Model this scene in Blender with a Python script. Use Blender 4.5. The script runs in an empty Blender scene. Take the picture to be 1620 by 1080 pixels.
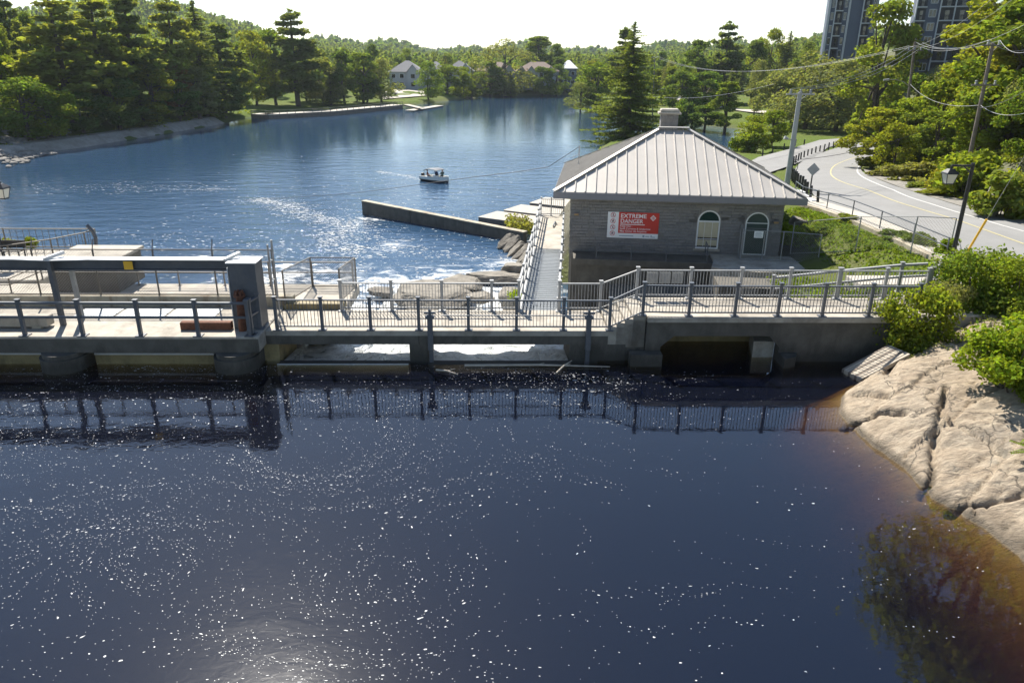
import bpy, math, random
import numpy as np
from mathutils import Matrix, Vector
R_ = math.radians
sc = bpy.context.scene
col = sc.collection

# ---------------------------------------------------------------- camera
CAM_H = 9.8; FPX = 1170.0; PITCH = 20.8; ROLL = 0.5
cam_d = bpy.data.cameras.new('camera'); cam_o = bpy.data.objects.new('camera', cam_d)
col.objects.link(cam_o); sc.camera = cam_o
cam_d.sensor_width = 36.0; cam_d.lens = FPX / 1620 * 36.0
cam_d.clip_start = 0.1; cam_d.clip_end = 20000
CROT = Matrix.Rotation(R_(90 - PITCH), 3, 'X') @ Matrix.Rotation(R_(ROLL), 3, 'Z')
cam_o.matrix_world = Matrix.Translation((0, 0, CAM_H)) @ CROT.to_4x4()

# ---------------------------------------------------------------- sky and sun
SUN_AZ = -23.0; SUN_EL = 48.5
w = bpy.data.worlds.new('World'); sc.world = w; w.use_nodes = True
wn = w.node_tree; wn.nodes.clear()
so = wn.nodes.new('ShaderNodeOutputWorld'); sb = wn.nodes.new('ShaderNodeBackground'); sk = wn.nodes.new('ShaderNodeTexSky')
sk.sky_type = 'NISHITA'; sk.sun_disc = False; sk.sun_elevation = R_(SUN_EL); sk.sun_rotation = R_(SUN_AZ)
sk.altitude = 100; sk.air_density = 1.0; sk.dust_density = 0.25; sk.ozone_density = 1.0
sb.inputs[1].default_value = 0.078
wn.links.new(sk.outputs[0], sb.inputs[0]); wn.links.new(sb.outputs[0], so.inputs[0])
sl = bpy.data.lights.new('sun', 'SUN'); sun = bpy.data.objects.new('sun', sl); col.objects.link(sun)
sl.energy = 5.0; sl.angle = R_(0.53); sl.color = (1.0, 0.94, 0.84)
sdir = Vector((math.sin(R_(SUN_AZ)) * math.cos(R_(SUN_EL)), math.cos(R_(SUN_AZ)) * math.cos(R_(SUN_EL)), math.sin(R_(SUN_EL))))
sun.rotation_euler = sdir.to_track_quat('Z', 'Y').to_euler()
sc.view_settings.view_transform = 'Standard'; sc.view_settings.look = 'None'
sc.view_settings.exposure = 1.05; sc.view_settings.gamma = 1.0; sc.view_settings.use_curve_mapping = False
sc.render.engine = 'CYCLES'
sc.cycles.use_denoising = True
try: sc.cycles.denoiser = 'OPENIMAGEDENOISE'
except Exception: pass
sc.cycles.max_bounces = 8; sc.cycles.diffuse_bounces = 5; sc.cycles.glossy_bounces = 3
sc.cycles.transmission_bounces = 5; sc.cycles.transparent_max_bounces = 8; sc.cycles.volume_bounces = 0
sc.cycles.caustics_reflective = False; sc.cycles.caustics_refractive = False
sc.cycles.sample_clamp_indirect = 6.0; sc.cycles.use_adaptive_sampling = True; sc.cycles.adaptive_threshold = 0.015

# ---------------------------------------------------------------- pixel helpers (survey of the place from the calibrated view)
def ray(px, py): return CROT @ Vector(((px - 810) / FPX, -(py - 540) / FPX, -1.0))
def atz(px, py, z):
    d = ray(px, py); t = (z - CAM_H) / d.z; return Vector((d.x * t, d.y * t, z))
def atY(px, py, Y):
    d = ray(px, py); t = Y / d.y; return Vector((d.x * t, Y, CAM_H + d.z * t))
CRI = CROT.transposed()
def proj(p):
    v = CRI @ (Vector(p) - Vector((0, 0, CAM_H)))
    return (810 + FPX * v.x / -v.z, 540 - FPX * v.y / -v.z)
def on(px, py, zf):
    z = -1.0
    for _ in range(60):
        p = atz(px, py, z); z = 0.5 * z + 0.5 * zf(p.x, p.y)
    return p

# ---------------------------------------------------------------- mesh helpers
ORIG = {}
def tag(o, label=None, cat=None, group=None, kind=None):
    if label: o['label'] = label
    if cat: o['category'] = cat
    if group: o['group'] = group
    if kind: o['kind'] = kind
    return o
def empty(name, loc, label=None, cat=None, group=None):
    o = bpy.data.objects.new(name, None); col.objects.link(o); o.location = loc
    o.empty_display_size = 0.2; ORIG[o.name] = Vector(loc)
    return tag(o, label, cat, group)
class MB:
    def __init__(s, xf=None): s.v = []; s.f = []; s.xf = xf
    def add(s, vs, fs):
        b = len(s.v); s.v += [tuple(v) for v in vs]; s.f += [tuple(b + i for i in f) for f in fs]; return s
    def box(s, x0, x1, y0, y1, z0, z1):
        return s.add([(x0,y0,z0),(x1,y0,z0),(x1,y1,z0),(x0,y1,z0),(x0,y0,z1),(x1,y0,z1),(x1,y1,z1),(x0,y1,z1)],
                     [(0,3,2,1),(4,5,6,7),(0,1,5,4),(1,2,6,5),(2,3,7,6),(3,0,4,7)])
    def cbox(s, x0, x1, y0, y1, z0, z1, c=0.02):          # box with chamfered top edges
        return s.add([(x0,y0,z0),(x1,y0,z0),(x1,y1,z0),(x0,y1,z0),(x0,y0,z1-c),(x1,y0,z1-c),(x1,y1,z1-c),(x0,y1,z1-c),
                      (x0+c,y0+c,z1),(x1-c,y0+c,z1),(x1-c,y1-c,z1),(x0+c,y1-c,z1)],
                     [(0,3,2,1),(0,1,5,4),(1,2,6,5),(2,3,7,6),(3,0,4,7),(4,5,9,8),(5,6,10,9),(6,7,11,10),(7,4,8,11),(8,9,10,11)])
    def beam(s, p, q, wd, ht=None, up=(0,0,1)):            # box along p-q
        p = Vector(p); q = Vector(q); ht = ht or wd
        d = (q - p).normalized(); u = Vector(up)
        if abs(d.dot(u)) > 0.98: u = Vector((0, 1, 0))
        a = d.cross(u).normalized(); b = a.cross(d).normalized()
        a *= wd / 2; b *= ht / 2
        return s.add([p-a-b, p+a-b, p+a+b, p-a+b, q-a-b, q+a-b, q+a+b, q-a+b],
                     [(0,1,2,3),(7,6,5,4),(0,4,5,1),(1,5,6,2),(2,6,7,3),(3,7,4,0)])
    def tube(s, p, q, r, r2=None, n=6):
        p = Vector(p); q = Vector(q); r2 = r if r2 is None else r2
        d = (q - p).normalized(); u = Vector((0,0,1)) if abs(d.z) < 0.95 else Vector((1,0,0))
        a = d.cross(u).normalized(); b = a.cross(d)
        vs = []
        for c, rr in ((p, r), (q, r2)):
            for i in range(n):
                t = 2 * math.pi * i / n; vs.append(c + a * (rr * math.cos(t)) + b * (rr * math.sin(t)))
        fs = [(i, (i+1) % n, n + (i+1) % n, n + i) for i in range(n)] + [tuple(range(n-1, -1, -1)), tuple(range(n, 2*n))]
        return s.add(vs, fs)
    def path(s, pts, r, n=6):
        for a, b in zip(pts[:-1], pts[1:]): s.tube(a, b, r, r, n)
        return s
    def prism(s, poly, axis, a0, a1):                      # 2-D polygon extruded along x / y / z
        n = len(poly)
        def m(p, a): return {'x': (a, p[0], p[1]), 'y': (p[0], a, p[1]), 'z': (p[0], p[1], a)}[axis]
        vs = [m(p, a0) for p in poly] + [m(p, a1) for p in poly]
        return s.add(vs, [tuple(range(n-1, -1, -1)), tuple(range(n, 2*n))] + [(i, (i+1) % n, n + (i+1) % n, n + i) for i in range(n)])
    def build(s, name, mat, parent=None, smooth=False, loc=None, kind=None, bevel=0):
        org = Vector(loc) if loc is not None else (ORIG[parent.name] if parent else Vector((0,0,0)))
        vs = [Vector(v) for v in s.v]
        if s.xf is not None: vs = [s.xf @ v for v in vs]
        me = bpy.data.meshes.new(name); me.from_pydata([v - org for v in vs], [], s.f); me.update()
        return link(name, me, mat, parent, org, smooth, kind, bevel)
def link(name, me, mat, parent=None, org=Vector((0,0,0)), smooth=False, kind=None, bevel=0):
    if mat is not None and not me.materials: me.materials.append(mat)
    o = bpy.data.objects.new(name, me); col.objects.link(o)
    if parent: o.parent = parent; o.location = org - ORIG[parent.name]
    else: o.location = org
    ORIG[o.name] = Vector(org)
    if smooth:
        for p in me.polygons: p.use_smooth = True
    if kind: o['kind'] = kind
    if bevel:
        b = o.modifiers.new('bevel', 'BEVEL'); b.width = bevel; b.segments = 2; b.limit_method = 'ANGLE'
    return o
def np_mesh(name, V, F):                                    # V (n,3), F (m,k) arrays
    me = bpy.data.meshes.new(name); V = np.asarray(V, np.float32); F = np.asarray(F, np.int32)
    k = F.shape[1]
    me.vertices.add(len(V)); me.vertices.foreach_set('co', V.ravel())
    me.loops.add(F.size); me.loops.foreach_set('vertex_index', F.ravel())
    me.polygons.add(len(F)); me.polygons.foreach_set('loop_start', np.arange(0, F.size, k, dtype=np.int32))
    try: me.polygons.foreach_set('loop_total', np.full(len(F), k, np.int32))
    except Exception: pass
    me.update(calc_edges=True); return me
def join(meshes, name, mats):                               # several (V,F) with material index
    pass

# ---------------------------------------------------------------- materials
def nd(nt, t, **kw):
    n = nt.nodes.new(t)
    for k, v in kw.items():
        if k in n.inputs: n.inputs[k].default_value = v
        else: setattr(n, k, v)
    return n
def newmat(name):
    m = bpy.data.materials.new(name); m.use_nodes = True; nt = m.node_tree
    return m, nt, nt.nodes['Principled BSDF'], nt.nodes['Material Output']
def ramp(nt, fac, stops):
    r = nt.nodes.new('ShaderNodeValToRGB'); e = r.color_ramp.elements
    while len(e) < len(stops): e.new(0.5)
    for i, (p, c) in enumerate(stops):
        e[i].position = p; e[i].color = (*c, 1) if len(c) == 3 else c
    nt.links.new(fac, r.inputs[0]); return r
def coords(nt, kind='Object', scale=(1,1,1)):
    t = nt.nodes.new('ShaderNodeTexCoord'); m = nt.nodes.new('ShaderNodeMapping'); m.inputs['Scale'].default_value = scale
    nt.links.new(t.outputs[kind], m.inputs[0]); return m.outputs[0]
def geo_pos(nt, scale=(1,1,1)):
    t = nt.nodes.new('ShaderNodeNewGeometry'); m = nt.nodes.new('ShaderNodeMapping'); m.inputs['Scale'].default_value = scale
    nt.links.new(t.outputs['Position'], m.inputs[0]); return m.outputs[0]
def noise(nt, vec, scale, detail=6, rough=0.6, dist=0.0):
    n = nd(nt, 'ShaderNodeTexNoise', Scale=scale, Detail=detail, Roughness=rough, Distortion=dist); nt.links.new(vec, n.inputs['Vector']); return n.outputs[0]
def bump(nt, h, strength, dist, bs, prev=None):
    b = nd(nt, 'ShaderNodeBump', Strength=strength, Distance=dist); nt.links.new(h, b.inputs['Height'])
    if prev is not None: nt.links.new(prev, b.inputs['Normal'])
    if bs is not None: nt.links.new(b.outputs[0], bs.inputs['Normal'])
    return b.outputs[0]
def mixc(nt, fac, a, b, mode='MIX'):
    m = nt.nodes.new('ShaderNodeMix'); m.data_type = 'RGBA'; m.blend_type = mode
    for s, i in ((fac, 0), (a, 6), (b, 7)):
        if isinstance(s, (int, float)): m.inputs[i].default_value = s
        elif isinstance(s, tuple): m.inputs[i].default_value = (*s, 1) if len(s) == 3 else s
        else: nt.links.new(s, m.inputs[i])
    return m.outputs[2]
def maprange(nt, v, a, b, c=0.0, d=1.0):
    m = nd(nt, 'ShaderNodeMapRange'); m.inputs[1].default_value = a; m.inputs[2].default_value = b; m.inputs[3].default_value = c; m.inputs[4].default_value = d
    nt.links.new(v, m.inputs[0]); return m.outputs[0]
def plain(name, c, rough=0.6, metal=0.0, var=0.15, scale=3.0, bmp=0.0, bscale=40.0, bdist=0.01, stain=None, stain_scale=0.6, stain_amt=0.6, stretch=(1,1,1)):
    m, nt, bs, out = newmat(name)
    p = geo_pos(nt); n = noise(nt, p, scale, 7, 0.65)
    lo = tuple(x * (1 - var) for x in c); hi = tuple(min(1, x * (1 + var)) for x in c)
    cc = ramp(nt, n, [(0.3, lo), (0.7, hi)]).outputs[0]
    if stain:
        ps = geo_pos(nt, stretch); s = noise(nt, ps, stain_scale, 8, 0.7, 0.4)
        cc = mixc(nt, maprange(nt, s, 0.5, 0.68, 0, stain_amt), cc, stain)
    nt.links.new(cc, bs.inputs['Base Color'])
    bs.inputs['Roughness'].default_value = rough; bs.inputs['Metallic'].default_value = metal
    if bmp: bump(nt, noise(nt, p, bscale, 5, 0.6), bmp, bdist, bs)
    return m
M = {}
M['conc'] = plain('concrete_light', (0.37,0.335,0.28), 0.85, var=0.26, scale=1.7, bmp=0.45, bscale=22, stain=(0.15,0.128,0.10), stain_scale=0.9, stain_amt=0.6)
M['conc2'] = plain('concrete_weathered_shade_tone', (0.105,0.096,0.08), 0.85, var=0.25, scale=1.8, bmp=0.5, bscale=18, stain=(0.05,0.046,0.04), stain_scale=0.9, stain_amt=0.75, stretch=(1,1,.3))  # weathered concrete, its base colour also darkened for faces in shade
def wet_foot(m):                                             # dark damp band just above the still water
    nt = m.node_tree; bs = nt.nodes['Principled BSDF']; src = bs.inputs['Base Color'].links[0].from_socket
    g = nt.nodes.new('ShaderNodeNewGeometry'); sp = nt.nodes.new('ShaderNodeSeparateXYZ'); nt.links.new(g.outputs['Position'], sp.inputs[0])
    a = nt.nodes.new('ShaderNodeMath'); a.operation = 'ADD'; nt.links.new(sp.outputs[2], a.inputs[0]); nt.links.new(maprange(nt, noise(nt, geo_pos(nt, (1,1,.25)), 2.2, 6, .7), .3, .7, -.35, .35), a.inputs[1])
    mk = nt.nodes.new('ShaderNodeMath'); mk.operation = 'MULTIPLY'; nt.links.new(maprange(nt, a.outputs[0], 0.75, 0.25, 0, .75), mk.inputs[0]); nt.links.new(maprange(nt, sp.outputs[1], 27.5, 27.0), mk.inputs[1])
    c = mixc(nt, mk.outputs[0], src, (0.035,0.032,0.026)); nt.links.new(c, bs.inputs['Base Color'])
    return m
wet_foot(M['conc2'])
M['conc_rust'] = plain('concrete_rust_stained', (0.37,0.33,0.25), 0.85, var=0.2, scale=2, bmp=0.4, bscale=20, stain=(0.13,0.07,0.03), stain_scale=1.6, stain_amt=0.8, stretch=(1,1,.25))
M['conc_ochre'] = plain('concrete_ochre', (0.24,0.19,0.09), 0.7, var=0.3, scale=2, bmp=0.4, bscale=20, stain=(0.06,0.05,0.025), stain_scale=0.8, stain_amt=0.8, stretch=(1,1,.4))  # ochre concrete with darker upright blotches
M['conc_shore'] = plain('concrete_shore', (0.30,0.275,0.24), .9, var=.3, scale=.5, bmp=.5, bscale=6, bdist=.05, stain=(0.14,0.125,0.105), stain_scale=.25, stain_amt=.6)
M['rail'] = plain('rail_paint', (0.10,0.108,0.122), 0.42, var=0.12, scale=5)
M['rail_galv'] = plain('rail_galvanised', (0.33,0.33,0.325), 0.5, 0.25, var=0.15, scale=6)
M['steel'] = plain('steel_blue_grey', (0.075,0.083,0.098), 0.5, var=0.18, scale=2.5, stain=(0.16,0.155,0.15), stain_scale=1.5, stain_amt=.4)
M['steel_lt'] = plain('steel_flange', (0.55,0.56,0.57), 0.4, 0.3, var=0.1)
M['wire'] = plain('fence_wire', (0.30,0.29,0.27), 0.5, 0.5, var=0.1)
M['wire_post'] = plain('fence_post_brown', (0.17,0.15,0.125), 0.6, 0.2, var=0.2)
M['grate'] = plain('steel_grating', (0.29,0.31,0.325), 0.45, 0.4, var=0.1)
M['rust'] = plain('rusty_iron', (0.14,0.055,0.03), 0.85, var=0.45, scale=9, bmp=0.6, bscale=30)
M['roof'] = plain('roof_metal', (0.44,0.41,0.37), 0.45, 0.15, var=0.07, scale=0.7, stain=(0.36,0.33,0.29), stain_scale=1.1, stain_amt=.35, stretch=(1.5,.18,.3))
M['fascia'] = plain('fascia_metal', (0.20,0.195,0.21), 0.5, var=0.06)
M['stone'] = None
M['mortar'] = plain('mortar', (0.27,0.25,0.225), 0.9, var=0.15)
M['white'] = plain('white_paint', (0.74,0.74,0.72), 0.5, var=0.05)
M['red'] = plain('sign_red', (0.55,0.035,0.025), 0.4, var=0.03)
M['signwhite'] = plain('sign_white', (0.80,0.80,0.79), 0.4, var=0.02)
M['black'] = plain('black_paint', (0.02,0.02,0.022), 0.45, var=0.1)
M['signgrey'] = plain('sign_print_grey', (0.28,0.33,0.38), 0.5, var=0.05)
M['green_door'] = plain('dark_green_paint', (0.035,0.06,0.055), 0.4, var=0.1)
M['blind'] = plain('window_blind', (0.50,0.44,0.30), 0.7, var=0.08)
M['wood'] = plain('weathered_plank', (0.40,0.35,0.28), 0.8, var=0.22, scale=4, bmp=0.3, bscale=30)
M['woodpole'] = plain('wood_pole', (0.19,0.155,0.125), 0.85, var=0.25, scale=2)
M['polegrey'] = plain('pole_grey', (0.34,0.345,0.35), 0.7, var=0.12, scale=2)
M['cable'] = plain('cable', (0.36,0.36,0.36), 0.6, 0.2, var=0.05)
M['cable_dark'] = plain('cable_dark', (0.05,0.05,0.05), 0.5, var=0.05)
M['asphalt'] = plain('asphalt_grey', (0.22,0.217,0.21), 0.9, var=0.1, scale=0.5, bmp=0.3, bscale=60, stain=(0.18,0.178,0.172), stain_scale=0.12, stain_amt=.6)
M['gravel'] = plain('gravel_shoulder', (0.21,0.195,0.17), 0.95, var=0.3, scale=4, bmp=0.6, bscale=30)
M['path'] = plain('pale_path', (0.42,0.385,0.33), 0.9, var=0.12)
M['yellow'] = plain('yellow_line_paint', (0.46,0.40,0.20), 0.7, var=0.1)
M['yellow2'] = plain('yellow_plastic', (0.72,0.42,0.03), 0.45, var=0.05)
M['linewhite'] = plain('white_line_paint', (0.55,0.54,0.52), 0.7, var=0.1)
M['glass'] = None
M['bark'] = plain('bark', (0.085,0.065,0.048), 0.95, var=0.35, scale=6, bmp=0.6, bscale=25)
M['canvas'] = plain('canopy_grey', (0.12,0.13,0.15), 0.7, var=0.08)
M['hull'] = plain('hull_white', (0.78,0.77,0.72), 0.3, var=0.03)
M['hull_dark'] = plain('hull_dark', (0.03,0.035,0.05), 0.3, var=0.1)
M['skin'] = plain('skin', (0.45,0.26,0.18), 0.6, var=0.05)
M['blue'] = plain('blue_shirt', (0.02,0.07,0.24), 0.8, var=0.1)
M['greenshirt'] = plain('grey_green_shirt', (0.06,0.09,0.08), 0.8, var=0.1)
M['redshirt'] = plain('dark_red_shirt', (0.16,0.04,0.04), 0.8, var=0.1)
M['silver'] = plain('car_silver', (0.5,0.5,0.52), 0.3, 0.5, var=0.03)
M['amber'] = plain('amber_lamp', (0.35,0.22,0.10), 0.4, var=0.1)
M['tyre'] = plain('tyre', (0.02,0.02,0.02), 0.8, var=0.1)

def glass_mat(name, c, rough=0.03):
    m, nt, bs, out = newmat(name); bs.inputs['Base Color'].default_value = (*c, 1); bs.inputs['Roughness'].default_value = rough
    bs.inputs['Specular IOR Level'].default_value = 0.8; return m
M['glass'] = glass_mat('dark_glass', (0.012,0.016,0.02))
M['glass_green'] = glass_mat('green_glass', (0.01,0.045,0.04))
M['lampglass'] = glass_mat('frosted_lamp_glass', (0.62,0.60,0.52), 0.4)

def stone_mat():
    m, nt, bs, out = newmat('split_stone')
    p = geo_pos(nt)
    oi = nt.nodes.new('ShaderNodeNewGeometry')
    r = ramp(nt, oi.outputs['Random Per Island'], [(0.0, (0.15,0.145,0.145)), (0.45, (0.215,0.208,0.203)), (0.8, (0.26,0.25,0.24)), (1.0, (0.22,0.195,0.165))])
    n = noise(nt, p, 9, 6, 0.7)
    c = mixc(nt, 0.55, r.outputs[0], ramp(nt, n, [(0.3,(0.14,0.135,0.132)),(0.7,(0.29,0.28,0.268))]).outputs[0])
    nt.links.new(c, bs.inputs['Base Color']); bs.inputs['Roughness'].default_value = 0.95
    bump(nt, noise(nt, p, 22, 6, 0.7), 0.9, 0.03, bs); return m
M['stone'] = stone_mat()

def leaf_mat(name, cols, trans=0.52, hv=0.03):
    m, nt, bs, out = newmat(name); nt.nodes.remove(bs)
    oi = nt.nodes.new('ShaderNodeObjectInfo'); ge = nt.nodes.new('ShaderNodeNewGeometry')
    a = ramp(nt, oi.outputs['Random'], [(i / max(1, len(cols) - 1), c) for i, c in enumerate(cols)]).outputs[0]
    hs = nt.nodes.new('ShaderNodeHueSaturation'); nt.links.new(a, hs.inputs['Color'])
    nt.links.new(maprange(nt, ge.outputs['Random Per Island'], 0, 1, 0.5 - hv, 0.5 + hv * 0.6), hs.inputs['Hue'])
    nt.links.new(maprange(nt, ge.outputs['Random Per Island'], 0, 1, 0.75, 1.3), hs.inputs['Value'])
    d = nt.nodes.new('ShaderNodeBsdfDiffuse'); t = nt.nodes.new('ShaderNodeBsdfTranslucent')
    nt.links.new(hs.outputs[0], d.inputs[0])
    tc = mixc(nt, 1.0, hs.outputs[0], (1.25, 1.25, 0.45), 'MULTIPLY'); nt.links.new(tc, t.inputs[0])
    mx = nd(nt, 'ShaderNodeMixShader'); mx.inputs[0].default_value = trans
    nt.links.new(d.outputs[0], mx.inputs[1]); nt.links.new(t.outputs[0], mx.inputs[2])
    nt.links.new(mx.outputs[0], out.inputs[0])
    return m
M['leaf'] = leaf_mat('leaf_green', [(0.136,0.196,0.038),(0.171,0.230,0.042),(0.189,0.224,0.044),(0.124,0.190,0.046)])
M['leaf_y'] = leaf_mat('leaf_yellow_green', [(0.218,0.259,0.038),(0.189,0.247,0.038),(0.254,0.253,0.038),(0.201,0.253,0.044)], 0.55)
M['leaf_dark'] = leaf_mat('leaf_dark_green', [(0.109,0.167,0.042),(0.136,0.190,0.046),(0.118,0.175,0.053)], 0.5)
M['leaf_grey'] = leaf_mat('leaf_grey_green', [(0.206,0.236,0.095),(0.236,0.247,0.105),(0.201,0.218,0.084)], 0.48)
M['leaf_red'] = leaf_mat('leaf_reddish', [(0.270,0.149,0.042),(0.270,0.172,0.047)], 0.5)
M['needle'] = leaf_mat('needle_green', [(0.159,0.198,0.058),(0.183,0.213,0.058),(0.147,0.190,0.063)], 0.52, 0.02)
M['needle_y'] = leaf_mat('needle_yellow_green', [(0.242,0.265,0.059),(0.266,0.276,0.059),(0.230,0.259,0.065)], 0.55, 0.02)
M['bright'] = leaf_mat('leaf_bright_shrub', [(0.201,0.270,0.029),(0.189,0.265,0.032)], 0.52)
M['weed'] = leaf_mat('dry_weed', [(0.240,0.240,0.091),(0.240,0.240,0.072)], 0.48)
M['blade'] = leaf_mat('grass_blade', [(0.156,0.221,0.036),(0.156,0.221,0.036)], 0.48)

def ground_mat():
    m, nt, bs, out = newmat('ground_grass')
    p = geo_pos(nt)
    n1 = noise(nt, p, 0.08, 6, 0.6); n2 = noise(nt, p, 1.6, 6, 0.7)
    c = mixc(nt, n2, (0.055,0.095,0.016), (0.125,0.16,0.028))
    c = mixc(nt, maprange(nt, n1, 0.45, 0.62, 0, 0.6), c, (0.12,0.125,0.04))
    # rocky earth on steep banks
    g = nt.nodes.new('ShaderNodeNewGeometry'); sp = nt.nodes.new('ShaderNodeSeparateXYZ'); nt.links.new(g.outputs['Normal'], sp.inputs[0])
    c = mixc(nt, maprange(nt, sp.outputs[2], 0.93, 0.80, 0, 0.85), c, mixc(nt, n2, (0.085,0.075,0.06), (0.22,0.20,0.17)))
    nt.links.new(c, bs.inputs['Base Color']); bs.inputs['Roughness'].default_value = 1.0; bs.inputs['Specular IOR Level'].default_value = 0.1
    bump(nt, noise(nt, p, 3.0, 6, 0.7), 0.8, 0.25, bs); return m
M['ground'] = ground_mat()
M['forest_floor'] = plain('forest_floor', (0.045,0.055,0.02), 1.0, var=0.3, scale=0.3)
M['rubble'] = plain('rubble_stone', (0.21,0.195,0.175), 0.9, var=0.35, scale=1.5, bmp=0.7, bscale=8, bdist=.05)
# ================================================================ setting: water, ground, road
ZD = -5.2                                                   # river level below the dam
def _h(ix, iy, s):
    n = (ix.astype(np.int64) * 374761393 + iy.astype(np.int64) * 668265263 + s * 1442695041) & 0x7fffffff
    n = ((n ^ (n >> 13)) * 1274126177) & 0x7fffffff
    return ((n ^ (n >> 16)) & 0xffff) / 65535.0
def vnoise(x, y, s=0):
    ix = np.floor(x); iy = np.floor(y); fx = x - ix; fy = y - iy
    fx = fx * fx * (3 - 2 * fx); fy = fy * fy * (3 - 2 * fy)
    a = _h(ix, iy, s); b = _h(ix + 1, iy, s); c = _h(ix, iy + 1, s); d = _h(ix + 1, iy + 1, s)
    return a + (b - a) * fx + (c - a) * fy + (a - b - c + d) * fx * fy
def fbm(x, y, o=4, s=0):
    t = 0; a = 0.5
    for i in range(o): t = t + a * vnoise(x * 2 ** i, y * 2 ** i, s + i); a *= 0.5
    return t
def seg_dist(X, Y, pts):
    d = np.full(X.shape, 1e9)
    for (ax, ay), (bx, by) in zip(pts[:-1], pts[1:]):
        vx, vy = bx - ax, by - ay; L = vx * vx + vy * vy + 1e-9
        t = np.clip(((X - ax) * vx + (Y - ay) * vy) / L, 0, 1)
        d = np.minimum(d, np.hypot(X - ax - t * vx, Y - ay - t * vy))
    return d
def inside(X, Y, poly):
    r = np.zeros(X.shape, bool); n = len(poly)
    for i in range(n):
        ax, ay = poly[i]; bx, by = poly[(i + 1) % n]
        c = ((ay > Y) != (by > Y)) & (X < (bx - ax) * (Y - ay) / (by - ay + 1e-12) + ax); r ^= c
    return r
def xy(p): return (p.x, p.y)
shore_px = [(0,252),(75,240),(200,222),(330,200),(392,186),(520,176),(640,168),(700,161),(760,153),(830,151),(905,151),(926,158),(945,176),(1040,192),(1170,204),(1183,240),(1184,258),(1100,250),(1020,232),(965,226),(948,236),(940,260),(903,300),(884,345),(858,380)]
RIVER = [(-70, 27.5), (-82, 60), (-84, 100)] + [xy(atz(x, y, ZD)) for x, y in shore_px] + [(1.8, 50), (2.4, 40), (2.6, 27.5)]
def zr(Y): return np.interp(Y, [30,45,60,85,110,150,400], [1.0,.9,.3,-1.7,-2.9,-3.8,-3.8])
def zroad(x, y): return float(zr(y))
edgeL = [on(x, y, zroad) for x, y in [(1620,445),(1480,385),(1400,352),(1340,332),(1300,320),(1281,300),(1262,283),(1258,268),(1275,252),(1310,238),(1350,228),(1400,219)]]
edgeR = [on(x, y, zroad) for x, y in [(1620,356),(1560,338),(1480,314),(1425,297),(1372,276),(1362,263),(1378,248),(1420,236)]]
edgeL[0:0] = [Vector((22.5, 20, 1.0))]; edgeR[0:0] = [Vector((29.5, 26, 1.0))]
RL = [xy(p) for p in edgeL]; RR = [xy(p) for p in edgeR]
lot_px = [(1172,262),(1212,274),(1254,260),(1297,244),(1309,233),(1345,224),(1352,217),(1297,221),(1250,235),(1200,248)]
LOT = [xy(on(x, y, zroad)) for x, y in lot_px]
def road_x(Y): return np.interp(Y, [p[1] for p in RR], [p[0] for p in RR])
def road_lx(Y): return np.interp(Y, [p[1] for p in RL], [p[0] for p in RL])
def ground_z(X, Y):
    X = np.asarray(X, float); Y = np.asarray(Y, float)
    d = seg_dist(X, Y, RIVER + RIVER[:1]); ins = inside(X, Y, RIVER)
    sd = np.where(ins, -d, d)
    nz = fbm(X / 22, Y / 22, 4, 3) - 0.47; nf = fbm(X / 3.1, Y / 3.1, 3, 9) - 0.44
    # left bank: steep wooded slope, then park
    slope = np.clip((215 - Y) / 30, 0, 1)
    zl = -4.1 + np.clip(sd - 3, 0, 200) * (0.05 + 0.26 * slope); zl = np.minimum(zl, 13 + nz * 8) + nz * 2.0 * np.clip(sd / 25, 0, 1)
    # right bank
    lx = road_lx(Y); rx = road_x(Y)
    zb = zr(Y) - 0.12
    hill = np.clip(X - rx - 5 - np.clip((Y - 85) / 8, 0, 60), 0, 400)
    zh = zb + np.minimum(hill * 0.62, 13 + hill * 0.08) + nz * 3 * np.clip(hill / 20, 0, 1)
    near = np.clip((lx - 3.2 - X) / 2.2, 0, 1) * np.clip((66 - Y) / 14, 0, 1)
    zh = zh * (1 - near) + (-0.95) * near
    rampr = np.clip((34.5 - Y) / 4, 0, 1) * np.clip((X - 12.5) / 2, 0, 1)
    zh = np.where(X < 40, zh * (1 - rampr) + np.maximum(zh, 1.15) * rampr, zh)
    far = np.clip((Y - 155) / 60, 0, 1)
    zh = zh + far * np.clip(X - 70, 0, 90) * 0.07
    zf = -4.0 + np.clip(sd, 0, 14) * 0.16 + np.clip(Y - 345, 0, 1e4) * 0.012
    t = np.clip((X + 5) / 10, 0, 1); z = zl * (1 - t) + zh * t
    t2 = np.clip((Y - 285) / 40, 0, 1); z = z * (1 - t2) + (zf + nz * 2) * t2
    z = z + nf * 0.35 * np.clip(sd / 4, 0, 1) * np.where((X > lx - 3) & (X < rx + 3) & (Y < 140), 0, 1)
    bank = ZD + 0.15 + np.clip(sd, 0, 60) * np.where(X < -40, .36, .55) + nf * 0.5
    bank = np.where((Y < 70) & (X > -5), ZD + np.clip(sd, 0, 60) * 1.6, bank)
    z = np.minimum(z, bank)
    z = np.where(ins, ZD - np.minimum(d * 0.5, 2.5), z)
    z = np.where((X > 2.4) & (((X < 13.6) & (Y < 41.5)) | ((X < 15) & (Y < 53) & (Y >= 41.5))), -5.3, z)
    return z
def gz(x, y): return float(ground_z(np.array([x]), np.array([y]))[0])
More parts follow.
